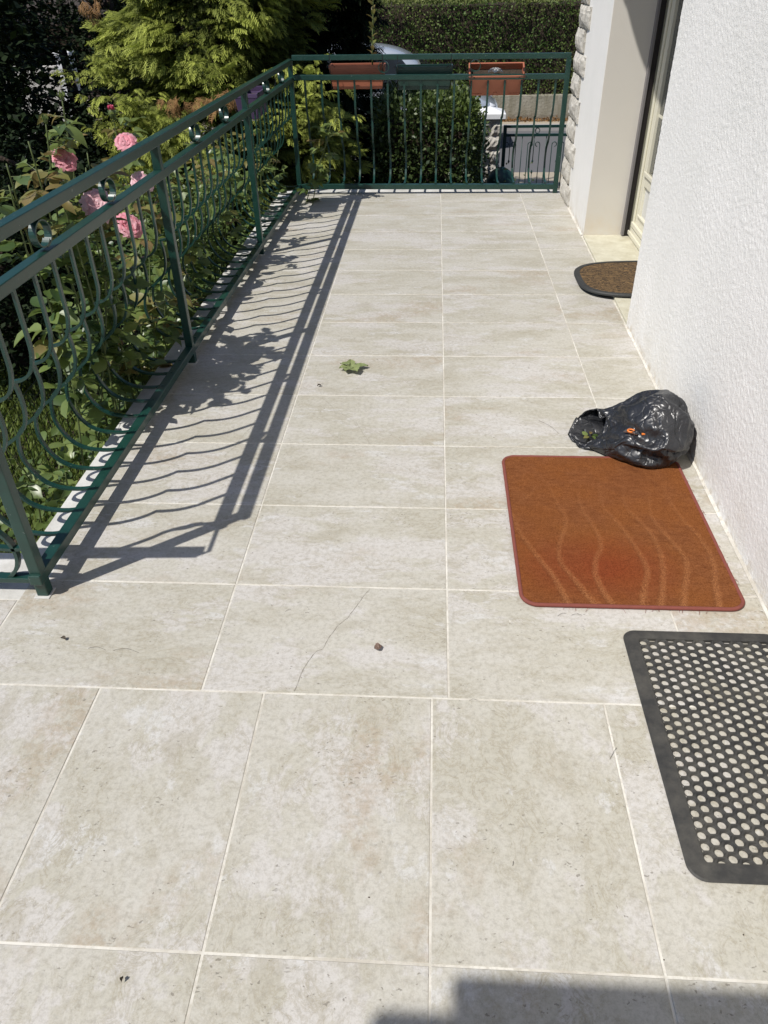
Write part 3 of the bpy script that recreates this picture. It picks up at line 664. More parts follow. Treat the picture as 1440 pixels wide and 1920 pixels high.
# ------------------------------------------------------------------ mats
def rrect(x0, x1, y0, y1, r, n=8):
    P = []
    for cx, cy, a0 in ((x1-r, y1-r, 0), (x0+r, y1-r, 90), (x0+r, y0+r, 180), (x1-r, y0+r, 270)):
        for i in range(n+1): t = math.radians(a0+90*i/n); P.append((cx+r*math.cos(t), cy+r*math.sin(t)))
    return P
cm = thing('carpet_mat', 'rust orange carpet mat with wavy lines and a red bound edge', 'mat')
LINES = [[(0.19,0.85),(0.212,0.759),(0.229,0.667),(0.252,0.6),(0.284,0.518),(0.306,0.466),(0.321,0.408),(0.336,0.34)],[(0.306,1.052),(0.349,0.931),(0.366,0.829),(0.381,0.754),(0.374,0.702),(0.348,0.622),(0.336,0.547),(0.344,0.503),(0.369,0.443),(0.392,0.378),(0.41,0.343)],[(0.525,1.097),(0.463,0.958),(0.44,0.865),(0.444,0.788),(0.458,0.725),(0.471,0.656),(0.467,0.598),(0.441,0.533),(0.431,0.471),(0.437,0.412),(0.453,0.349)],[(0.53,1.09),(0.526,0.984),(0.511,0.822),(0.531,0.759),(0.553,0.688),(0.57,0.611),(0.582,0.547),(0.582,0.485),(0.561,0.425),(0.537,0.34)],[(.60,1.09),(0.605,0.986),(0.586,0.825),(0.612,0.741),(0.636,0.661),(0.641,0.595),(0.633,0.513),(0.617,0.444),(0.587,0.342)],[(.68,1.09),(0.697,0.989),(0.659,0.805),(0.665,0.712),(0.688,0.634),(0.706,0.569),(0.701,0.506),(0.677,0.437),(0.648,0.344)],[(0.734,1.039),(0.735,0.851),(0.751,0.745),(0.774,0.676),(0.785,0.59),(0.783,0.527),(0.761,0.44),(0.746,0.344)],[(.24,1.08),(.275,.99),(.30,.92),(.262,.85)],[(.36,1.09),(.40,1.03),(.45,1.0)]]
X0, X1, Y0, Y1, R = .208, .818, .338, 1.122, .045
nx, ny = 150, 190; xs = np.linspace(X0+.003, X1-.003, nx); ys_ = np.linspace(Y0+.003, Y1-.003, ny)
gx, gy = np.meshgrid(xs, ys_); P = np.stack([gx.ravel(), gy.ravel()], 1)
cx = np.clip(P[:, 0], X0+R, X1-R); cy = np.clip(P[:, 1], Y0+R, Y1-R); dd = np.hypot(P[:, 0]-cx, P[:, 1]-cy); rr_ = R-.003
k_ = np.where(dd > rr_, rr_/np.maximum(dd, 1e-9), 1); P[:, 0] = cx+(P[:, 0]-cx)*k_; P[:, 1] = cy+(P[:, 1]-cy)*k_
D = np.full(len(P), 9.)
for L in LINES:
    Ls = smooth_(L, 5)
    for a, b in zip(Ls[:-1], Ls[1:]):
        a = np.array(a); b = np.array(b); ab = b-a; t = np.clip(((P-a)@ab)/(ab@ab+1e-12), 0, 1)
        D = np.minimum(D, np.hypot(*(P-(a+t[:, None]*ab)).T))
wd = .0045+.0045*np.clip((1.0-P[:, 1])/.65, 0, 1)
line = np.clip(1.5-D/wd+np.array([.9*noise.noise((x*260, y*260, 2)) for x, y in P]), 0, 1)*np.clip(.06+(.98-P[:, 1])*1.15, .08, .80)
red = np.clip(1.15-np.hypot((P[:, 0]-.47)/.22, (P[:, 1]-.50)/.16), 0, 1)*.85+.3*np.clip(1-np.hypot((P[:, 0]-.25)/.15, (P[:, 1]-.50)/.25), 0, 1)
curl = .006*np.clip((P[:, 1]-.75)*(P[:, 0]-.70)*12, 0, 1)
Vz = .0085-.0012*line+.0012*np.array([noise.noise((x*40, y*40, 0)) for x, y in P])
V = np.column_stack([P, Vz]); idx = np.arange(nx*ny).reshape(ny, nx)
F = np.stack([idx[:-1, :-1], idx[:-1, 1:], idx[1:, 1:], idx[1:, :-1]], -1).reshape(-1, 4)
me = npmesh('pile', V, F, 'carpet', True)
ca = me.color_attributes.new('pile', 'FLOAT_COLOR', 'POINT')
if len(ca.data) == len(P): ca.data.foreach_set('color', np.column_stack([line, red, red*0, red*0+1]).astype(np.float32).ravel())
link('pile', me, cm)
pts = [(x+.0016*noise.noise((x*30, y*30, 1)), y+.0016*noise.noise((x*30, y*30, 7)), .0058) for x, y in rrect(X0, X1, Y0, Y1, R, 8)]
dense = []
for i in range(len(pts)):
    a, b = Vector(pts[i]), Vector(pts[(i+1) % len(pts)]); n = max(1, int((b-a).length/.02))
    dense += [tuple(a.lerp(b, q/n)) for q in range(n)]
MB().tube(dense, [.0060+.0008*noise.noise((i*.7, 0, 0)) for i in range(len(dense))], 8, True).build('binding', 'binding', cm, True)
mb = MB()
for i in range(26):
    y = random.choice([random.uniform(Y0, Y1), .83+random.uniform(-.05, .05)]); x = X1+.006
    if i > 12: x = random.uniform(X0+.1, X1-.1); y = Y0-.006; q = (x+random.uniform(-.012, .012), y-random.uniform(.004, .014), .001)
    else: q = (x+random.uniform(.003, .010), y+random.uniform(-.01, .01), .002)
    mb.tube([(x, y, .004), ((x+q[0])/2, (y+q[1])/2+.003, .006), q], .0005, 4)
mb.build('loose_thread', 'binding', cm)
# ring rubber mat
rm = thing('rubber_mat', 'black perforated rubber mat with honeycomb holes against the white wall', 'mat')
RX0, RX1, RY0, RY1 = .462, .868, -.436, .252
ins = .036; cxn = 14; pw = (RX1-RX0-2*ins)/cxn; cyn = 25; ph = (RY1-RY0-2*ins)/cyn
V = []; F = []
def hexcell(cx, cy, clip0, clip1):
    """one cell: outer boundary hexagon, opening, floor web and a through hole"""
    o = len(V); q = 12
    hx = [(pw*.66, 0), (pw*.34, ph/2), (-pw*.34, ph/2), (-pw*.66, 0), (-pw*.34, -ph/2), (pw*.34, -ph/2)]
    out = []
    for i in range(6):
        a, b = hx[i], hx[(i+1) % 6]; out += [a, ((a[0]+b[0])/2, (a[1]+b[1])/2)]
    rings = [(out, .0070)]
    rings.append(([(x*.86, y*.86) for x, y in out], .0076)); rings.append(([(x*.80, y*.80) for x, y in out], .0066))
    ang = [math.atan2(y, x) for x, y in out]
    rings.append(([(.0098*math.cos(t), .0098*math.sin(t)) for t in ang], .0040)); rings.append(([(.0091*math.cos(t), .0091*math.sin(t)) for t in ang], .0034)); rings.append(([(.0090*math.cos(t), .0090*math.sin(t)) for t in ang], .0004))
    for R_, z in rings:
        for x, y in R_: V.append((min(max(cx+x, RX0+ins), RX1-ins), min(max(cy+y, clip0), clip1), z))
    for k in range(5):
        for i in range(q): F.append((o+k*q+i, o+k*q+(i+1) % q, o+k*q+q+(i+1) % q, o+k*q+q+i))
for i in range(cxn):
    for j in range(cyn+(i % 2)):
        cy = RY0+ins+ph*(j+.5)-(ph/2 if i % 2 else 0)
        hexcell(RX0+ins+pw*(i+.5), cy, RY0+ins, RY1-ins)
mb = MB(); mb.v = V; mb.f = F; mb.build('honeycomb', 'rubber', rm)
prof = [(0, .0012), (.004, .0050), (.030, .0082), (.0365, .0082), (.0375, .0015)]
V = []; F = []
loops = []
for dlt, z in prof: loops.append([(x, y, z) for x, y in rrect(RX0+dlt, RX1-dlt, RY0+dlt, RY1-dlt, max(.036-dlt, .006) if dlt < .03 else .008, 8)])
nn = len(loops[0])
for L in loops: V += L
for k in range(len(loops)-1):
    for i in range(nn): F.append((k*nn+i, k*nn+(i+1) % nn, (k+1)*nn+(i+1) % nn, (k+1)*nn+i))
mb = MB(); mb.add(V, F); mb.build('rim', 'rubber', rm, smooth=False)
# half-round doormat
hm = thing('doormat', 'brown coir half-round doormat with black rubber edge on the door sill', 'mat', (1.165, 2.985, .030))
hm.rotation_euler = (0, math.radians(-.6), math.radians(1))
def half(rx_, ry_, n=36):
    e = 2/3.3; return [(-rx_*math.sin(math.pi*i/n)**e, -ry_*math.copysign(abs(math.cos(math.pi*i/n))**e, math.cos(math.pi*i/n))) for i in range(n+1)]
A = half(.425, .285); B = half(.395, .262)
n_ = len(A); V = [(x, y, -.006) for x, y in A]+[(x, y, 0.002) for x, y in A]+[(x-.002 if 0 else x, y, .007) for x, y in [(p[0]*.985, p[1]*.985) for p in A]]+[(min(x, -.018), y, .007) for x, y in B]+[(min(x, -.018), y, .003) for x, y in B]
F = [tuple(range(n_-1, -1, -1))]
for k in range(4):
    for i in range(n_): F.append((k*n_+i, k*n_+(i+1) % n_, (k+1)*n_+(i+1) % n_, (k+1)*n_+i))
mb = MB(); mb.add([(x, y, z) for x, y, z in V], F); mb.build('rubber_edge', 'rubber2', hm)
V = [(-.16, 0, .008)]; rings_ = 12; B2 = [(min(x, -.018), y) for x, y in B]
for k in range(1, rings_+1):
    for x, y in B2:
        px, py = -.16+(x+.16)*k/rings_, y*k/rings_
        V.append((px, py, .0075+.004*noise.noise((px*60, py*60, 0))-(.003 if k == rings_ else 0)))
F = [(0, 1+i, 1+(i+1) % n_) for i in range(n_)]
for k in range(rings_-1):
    for i in range(n_): F.append((1+k*n_+i, 1+(k+1)*n_+i, 1+(k+1)*n_+(i+1) % n_, 1+k*n_+(i+1) % n_))
mb = MB(); mb.add(V, F); mb.build('coir_pile', 'coir', hm, smooth=True)
# ------------------------------------------------------------------ bin bag
bgt = thing('bin_bag', 'crumpled glossy black bin bag lying open between orange mat and wall', 'bag')
# the film of the bag: 88 rings of 55 points, stored as steps of 0.5 mm from ring to ring
FILM = [[939,934,933,934,934,939,937,930,928,926,932,931,934,935,930,931,932,931,934,934,936,940,940,940,939,935,934,940,936,937,942,944,944,943,943,939,940,941,941,944,940,939,940,943,942,941,937,937,942,936,938,942,939,936,939,-20,-17,-17,-17,-17,-18,-15,-12,-10,-9,-16,-14,-12,-11,-8,-7,-14,-17,-20,-15,-15,-14,-10,-4,-6,-8,-8,-10,-5,-8,-10,-10,-9,-12,-16,-12,-16,-16,-17,-16,-16,-15,-19,-17,-19,-20,-18,-19,-22,-15,-21,-20,-18,-21,-23,-17,-17,-18,-19,-13,-22,-17,-14,-16,-15,-6,-12,-13,-6,3,3,11,7,7,-1,-5,-13,-18,-20,-18,-12,-7,-15,-8,-11,-11,-9,-11,-1,3,3,12,14,11,11,11,12,12,15,19,18,12,19,11,5,3,-4,-3,-5,-11,23,25,24,25,24,22,19,18,12,18,14,12,5,8,1,6,13,21,12,9,5,2,5,-4,2,7,7,10,10,14,11,7,-1,0,-5,3,6,8,17,16,22,21,20,16,12,10,17,9,10,10,18,17,15,22,20,-16,-5,-9,-5,-14,-4,-12,3,7,4,-8,10,1,-7,3,-6,-10,-5,-2,-1,18,16,23,19,20,17,20,16,18,20,18,15,17,4,1,-3,-15,-9,-18,-22,-22,-21,-16,-17,-21,-20,-21,-20,-13,-19,-19,-21,-13,-15,-15,-13,-12,-9,-2,-3,6,-3,-4,7,6,3,-2,2,-3,-2,-6,-10,-11,-1,13,-11,-2,-13,5,-11,-9,-3,7,-10,-19,-21,-19,-12,-6,-3,-3,-7,-21,-16,-21,-20,-21,-20,-22,-16,-21,-16,-24,-20,-14,-12,-11,-22,-9,-17,-3,-8,-3,-1,-2,0,9,0,-6,-3,10,-3,5,3,-4,4,-2,5,-6,-5,-5,-1,-8,-16,-3,6,-14,-15,-18,-9,-13,-11,-17,-18,-15,-18,-6,-3,-12,-9,-21,-19,-22,-20,-17,-16,-15,-13,-16,-8,-14,-4,-15,-13,-5,-4,-3,6,0,3,-5,10,17,7,6,1,5,7,16,4,2,4,-10,7,-12,2,-10,-10,-8,-6,-10,-12,-13,-12,-12,-10,-13,-9,-4,-7,-18,-10,-20,-15,-4,-10,-7,-17,-24,-21,-17,-14,8,-13,-7,-8,-9,-7,-13,1,-5,-4,-4,-17,-6,3,2,-4,16,0,8,11,17,9,19,18,18,12,-10,-3,9,4,1,3,-3,-19,-5,-10,-12,-15,-12,-20,-8,-12,-7,-9,-15,2,0,-4,1,-6,4,5,13,3,13,2,7,-2,9,-6,-10,-8,0,12,3,-5,-8,-12,-15,-13,-2,1,16,1,15,11,14,11,8,1,7,0,10,-3,-5,7,7,3,-6,-14,-10,-13,-10,-12,-13,-14,-5,-9,-11,-14,-10,-4,-2,8,6,15,20,-1,12,-8,-19,4,5,-4,-13,-5,-7,-9,2,9,13,5,9,-16,-7,-10,-15,-2,13,-4,-18,-17,-13,-3,6,4,6,-14,-13,15,13,0,-13,13,3,-12,-9,-9,-11,-5,-14,-4,-9,-10,-2,-13,-2,-16,-14,-5,-4,-6,8,8,-12,-13,-16,-6,-7,2,-4,6,6,-10,-13,-3,5,-5,-5,-9,3,4,-17,-14,-14,-9,-15,-13,-17,-13,-2,10,17,16,-4,-12,-6,-1,-7,7,8,6,-10,-15,-19,-11,-10,-9,-10,-9,-4,-14,-7,-11,-16,-9,-7,-16,-14,5,-8,-10,-16,-7,1,11,-13,-12,-11,5,-8,8,7,0,-10,-5,-17,-10,-17,-3,1,-8,-15,-9,-15,-15,-10,-15,-9,-10,-12,-12,-18,-8,-17,-14,-8,-7,-9,-8,-10,-11,-8,-11,-15,-17,-13,-15,-6,10,-5,-14,-10,-18,-12,-1,-9,-8,-10,-8,-16,2,4,6,-16,-18,-17,-3,4,-2,-9,-6,-13,-13,-16,-5,3,4,-12,-13,-13,-14,-12,-9,-13,-7,-10,-12,-11,-16,-19,-14,-12,-10,-5,-11,-13,-6,0,-17,-5,-14,6,-6,-13,-11,1,-2,-5,-7,2,-10,-6,-11,-7,1,7,0,-13,-16,-1,4,-16,11,11,-8,-6,-15,-3,-8,-14,-11,-9,-13,-11,-14,-4,-8,-13,-16,-3,-12,-11,-13,-15,-18,-18,-7,-11,-17,-8,-14,-15,-13,-9,-15,-3,-21,-13,-6,-9,-16,-14,-12,-11,-2,4,-8,-12,-7,-7,-4,-5,-14,-5,-5,-5,-6,-11,-11,-10,-6,-12,-6,-3,4,-10,-12,-13,-13,-14,-6,-6,-13,-8,-12,-9,2,-14,-17,-15,-13,-6,-2,-9,-15,-13,-14,-14,-5,-4,-16,-4,-12,-18,-11,-11,-13,-5,-2,-4,-13,-10,-12,-7,-8,-6,-7,-8,-11,-11,-8,8,-8,-12,2,-5,-8,-8,-10,-3,-2,-8,-10,-6,-7,-4,-5,-5,-14,-14,-13,-5,-16,-8,-13,
-17,-16,-10,-10,-16,-12,-13,-13,-10,-14,-11,-12,-6,-12,-15,-17,-10,-12,-9,-8,-6,-10,-9,-5,-4,-13,-15,1,-8,-11,-10,-2,9,-6,-10,-5,-7,-12,-7,-5,0,-9,-9,-4,-6,-4,1,-11,-9,-11,-11,-6,-5,-13,-11,-11,-14,-8,-3,-14,-12,-13,-12,-10,-12,-11,-17,-12,-13,-16,-14,-11,-8,-10,-9,-2,-9,-2,-17,4,-8,-11,-2,-4,4,-11,-10,-4,-4,-9,-6,-7,-8,-7,-5,-10,-9,-8,2,1,-7,-7,-8,5,-5,-10,-7,-11,-11,-11,-11,-14,-13,-10,-11,-11,-12,-12,-10,-10,-10,-10,-10,-11,-15,-10,-15,-12,-10,-10,-9,-2,5,-11,-10,-2,-9,-5,5,-3,-5,-9,-6,-3,-8,-5,-6,-7,-5,-6,-6,-8,-8,-10,0,-6,-6,-7,-12,-11,-8,-7,-8,-11,-9,-13,-12,-13,-11,-6,-10,-11,-11,-11,-10,-9,-10,-15,-8,-13,-12,-11,-11,-10,-9,-5,-7,-6,-7,-9,-10,2,-5,-9,-4,-9,-9,-8,-1,-8,-5,-6,-7,-2,-6,-8,-9,-7,-9,-3,-7,-7,-4,-12,-12,-6,-9,-8,-10,-6,-11,-11,-11,-10,-2,-10,-12,-10,-11,-11,-11,-12,-10,-11,-6,-13,-11,-10,-9,-9,-8,-5,-8,-9,-8,-11,-10,-10,-5,-5,-9,-3,-8,1,-7,-5,-5,-7,-5,-6,-6,-7,-7,-9,-9,-8,-8,-10,-10,-11,-3,-9,-9,-8,-6,-10,-9,-11,-9,-8,-9,-10,-10,-11,-10,-10,-4,-9,-10,-9,-6,-7,-11,-9,-9,-8,-9,-8,-7,-9,-9,-10,-9,-5,-7,-1,-6,-7,-3,-7,-5,-5,-6,-9,-7,-8,-6,-6,-7,-8,-8,-8,-9,-10,-5,-8,-9,-8,-6,-8,-2,-9,-9,-9,-10,-9,-9,-8,-11,-11,-10,-11,-6,-10,-9,-8,-8,-9,-9,-8,-5,-2,-8,-7,-7,-9,-8,-8,0,-8,-6,-7,-8,-4,-7,-5,-5,-4,-7,-7,-1,-7,-5,-8,-7,-8,-10,-7,-8,-8,-9,-8,-8,-3,-7,-5,-9,-9,-9,-9,-9,-9,-9,-10,-10,-9,-11,-10,-10,-10,-4,-7,-9,-9,-8,-5,-6,-8,-7,-8,-9,-6,-7,-7,-7,-7,-7,-8,-5,-6,-6,-5,-5,-6,-9,-5,-6,5,-8,-8,-8,-9,-9,-3,-9,-9,-9,-7,-7,-7,-5,-6,-8,-1,-9,-9,-9,-8,-9,-10,-9,-8,-6,-4,-13,-9,-7,-9,-8,-8,-6,-8,-9,-6,-7,-7,-7,-7,-7,-8,-8,-7,-8,-7,-6,-7,-5,-2,-8,-8,-6,-6,-7,-7,-7,-8,-8,-7,-8,-6,-6,-7,-7,-5,-7,-7,-5,-9,-5,-8,-9,-8,-7,-8,-9,-10,-3,-11,-12,-13,-13,-5,-6,-5,-7,-7,-8,-8,-5,-7,-8,-8,-8,-9,-8,-7,-8,-7,-8,-6,-6,-5,-7,-9,-10,-6,-7,-8,-8,-8,-9,-8,-8,-5,-8,-3,-7,-7,-7,-7,-8,-7,-8,-6,-7,-8,-8,-3,-8,-10,-10,-10,-11,-6,12,-15,-11,-5,-8,-5,-8,-8,-8,-3,-7,-7,-8,-8,-8,-8,-3,-7,-8,-7,-5,-7,-6,-6,2,-9,-7,-6,-9,-6,-4,-8,-9,-8,-8,-7,-7,-6,-6,-7,-7,-7,-8,-7,-7,-4,-8,-9,-8,-8,-9,-10,-8,-7,-13,-10,-9,-10,-6,-9,-8,-7,-8,-8,-7,-8,-7,-8,-7,-9,-8,-8,-8,-8,-8,-5,-7,-5,-5,-7,-4,-6,-7,-10,-7,-7,-8,-7,-7,-7,-5,-8,-7,-7,-8,-7,-8,-6,-8,-8,-2,-8,-8,-8,-8,-8,-9,-8,-9,-14,-12,-10,-13,-7,-7,-8,-8,-8,-8,-7,-8,-8,-8,-8,-8,-9,-8,-8,-8,-8,-5,-7,-5,-4,-9,-9,-8,-6,-9,-5,-7,-8,-8,-3,-7,-3,-8,-8,-7,-7,-7,-8,-8,-5,-7,-8,-8,-8,-8,-8,-9,-9,-8,-13,-13,-18,-11,-14,-9,-9,-8,-9,-8,-8,-8,-8,-8,-8,-9,-9,-9,-8,-8,-8,-8,-4,-7,-5,-1,-9,-10,-9,-7,-9,-6,-8,-8,-7,-7,-5,-7,-7,-7,-6,-7,-7,-6,-8,-6,-8,-6,-9,-7,-9,-8,-8,2,-10,-8,-8,-14,-7,-7,-11,-8,-8,-8,-8,-9,-8,-8,-8,-9,-9,-9,-8,-7,-8,-5,-8,-2,-8,-5,-8,1,-6,-9,-6,-8,-4,-7,-6,-6,-8,-5,-7,-8,-7,-7,-7,-7,-8,-8,-4,-8,-6,-7,-8,-8,-9,-8,-9,-10,-16,-15,-10,-12,-10,-11,-8,-9,-9,-8,-8,-8,-8,-9,-9,-9,-9,-9,-9,-8,-8,-8,-7,-8,3,-9,-10,-9,-9,-3,-8,-7,-8,-7,-8,-6,0,-6,-7,-7,-7,-1,-3,-8,-8,-7,-7,-7,-4,-8,-8,-8,-9,-9,-13,-12,-8,-9,-10,-11,-7,-9,-9,-9,-8,-7,-9,-9,-8,-9,-9,-9,-9,-9,-8,-8,-8,-8,-9,-7,-5,-9,-9,-9,-8,-8,-7,-9,-7,-5,-6,-7,-8,-6,-8,-7,-6,-6,-8,-7,-6,-5,-8,-7,-8,-8,-8,
-8,-9,-15,-9,-9,-10,-11,-9,-9,-8,-9,-9,-8,-8,-8,-9,-9,-9,-9,-9,-9,-7,-7,-9,-8,-8,-9,-9,-9,-9,-9,-9,-8,-8,-8,-8,-8,-4,-2,-2,-4,-5,-7,-7,-8,0,-7,-5,-7,-8,-8,-8,-8,-9,-9,-9,-10,-10,-5,-9,-13,-7,0,-8,-8,-9,-10,-9,-8,-9,-9,-8,-9,-9,-9,-9,-9,-8,-8,-8,-8,-7,-9,-9,-9,-9,-9,-8,-8,-8,-9,-9,-7,-5,-7,-6,-7,-7,-7,-7,-7,-3,-7,-6,-8,-8,-8,-8,-8,-8,-8,-9,-6,-11,-5,-10,-12,-4,-2,-7,-10,-10,-8,-8,-8,-9,-9,-8,-10,-9,-8,-9,-9,-8,-9,-9,-8,-9,-10,-9,-10,-9,-8,-7,-8,-9,-8,-7,-8,-8,-7,-3,-7,-7,-8,-8,-6,-9,-7,-8,-9,-8,-7,-8,-9,-11,-14,-9,-8,-7,-9,-10,-9,-8,-5,-10,-9,-8,-8,-6,-9,-8,-9,-9,-9,-8,-9,-9,-8,-7,-8,-9,-9,-9,-9,-9,-10,-9,-8,-8,-9,-8,-8,-7,-8,-5,-6,-8,-7,-7,-8,-1,-6,-8,-8,-8,-8,-8,-9,-9,-7,-10,-9,-6,-11,-8,-7,-9,-10,-7,-9,-10,-9,-8,-8,-9,-9,-10,-9,-10,-9,-9,-9,-7,-9,-9,-8,-9,-9,-9,-9,-9,-9,-7,-9,-8,-9,-8,-8,-8,-2,-8,-5,-8,-8,-6,-5,-1,-9,-9,-9,-9,-8,-9,-9,-8,-8,-7,-9,-12,-7,11,-9,-10,-8,-9,-10,-8,-9,-9,-9,-9,-9,-9,-9,-9,-9,-9,-8,-9,-8,-9,-8,-9,-9,-9,-9,-9,-7,-8,-9,-8,-8,-9,-9,-7,-4,-7,-7,-8,-6,-7,-5,-8,-9,-8,-9,-8,-8,-9,-9,-10,-10,-9,-11,-9,-12,-10,-4,-10,-10,-10,-9,-8,-9,-9,-8,-8,-9,-9,-10,-9,-9,-8,-9,-9,-9,-7,-9,-9,-9,-9,-9,-7,-9,-9,-9,-9,-8,-8,-8,-4,-6,-8,-5,-7,-9,-5,-8,-9,-9,-8,-8,-9,-9,-9,-9,-10,-15,-9,-6,-5,-9,-12,-13,-8,-10,-8,-9,-9,-9,-9,-9,-9,-9,-9,-9,-9,-9,-9,-9,-9,-9,-10,-8,-9,-8,-8,-7,-8,-9,-8,-8,-9,-9,-8,-7,-3,-7,-7,-7,-8,-7,-6,-9,-8,-9,-8,-9,-8,-8,-10,-6,-9,-8,-4,-4,-8,-10,-13,-10,-9,-9,-9,-10,-9,-8,-9,-9,-9,-9,-9,-9,-8,-9,-9,-10,-9,-8,-9,-8,-9,-9,-5,-9,-8,-8,-9,-9,-9,-9,-4,-6,-7,-9,-7,-7,-8,-5,-9,-9,-9,-9,-9,-10,-8,-6,-7,-10,-8,-6,-7,-15,-10,-9,-9,-8,-9,-6,-9,-9,-9,-9,-9,-9,-7,-9,-9,-9,-9,-9,-9,-8,-9,-7,-9,-7,-8,-8,-8,-9,-9,-9,-9,-9,-9,-6,-7,-6,-9,-8,-4,-10,-8,-8,-9,-9,-7,-9,-9,-5,-8,-11,-9,-7,-9,-5,-11,-21,-12,-5,-9,-9,-8,-7,-8,-8,-8,-8,-8,-9,-9,-8,-9,-9,-9,-9,-9,-9,-7,-8,-9,-9,-8,-8,-9,-9,-9,-10,-10,-9,-6,-7,-5,-9,-8,-6,-5,-9,-9,-9,-9,-8,-9,-7,-6,0,-8,9,-6,-11,-11,-9,-15,-19,-14,-8,-11,-9,-9,-7,-8,-6,-9,-6,-9,-10,-9,-9,-8,-9,-8,-9,-8,-7,-8,-8,-8,-8,-8,-8,-8,-9,-8,-9,-8,-7,-8,-7,-9,-9,-7,-9,-9,-9,-9,-10,-9,-7,-10,-7,-8,-6,-8,-6,-12,-15,-12,-8,-14,-10,-8,-9,-9,-9,-8,-8,-8,-9,-9,-9,-9,-9,-9,-9,-9,-9,-9,-9,-7,-7,-8,-8,-9,-9,-9,-10,-9,-10,-10,-9,-9,-4,-8,-9,-10,-11,-9,-10,-5,-10,-10,-10,-10,-2,-7,-7,-7,-6,-6,4,-21,-12,-6,-11,-15,-9,-10,-9,-8,-9,-9,-9,-8,-9,-10,-10,-9,-10,-10,-3,-9,-11,-10,-9,-8,-8,-9,-9,-9,-11,-10,-10,-9,-11,-5,-10,-8,-9,-10,-11,-5,-10,-8,-6,-7,-11,-12,-10,-12,-9,-11,-12,-10,-6,-6,-7,-13,-5,-9,-11,-14,-11,-11,-10,-10,-10,-9,-9,-11,-11,-11,-11,-11,-11,-10,-11,-10,-10,-10,-8,-10,-10,-10,-11,-11,-12,-12,-12,-12,-11,-7,-7,-7,-11,-10,-12,2,-2,-12,-12,-13,-13,-10,-17,-19,-14,-8,-8,-8,-9,-10,-6,-16,-13,-3,-12,-12,-12,-11,-11,-11,-11,-11,-11,-11,-12,-10,-12,-12,-11,-11,-12,-10,-10,-7,-9,-10,-11,-11,-12,-14,-14,-14,-13,-13,-12,-13,-11,-11,-15,-13,-15,-14,-14,-14,-14,-14,-14,-12,-21,-24,-11,-16,-8,-10,-6,-10,-13,-11,-14,-14,-13,-13,-13,-12,-11,-11,-11,-12,-12,-11,-12,-12,-9,-12,-12,-12,-10,-13,-11,-11,-11,-11,-11,-13,-14,-15,-15,-13,-11,-15,-11,
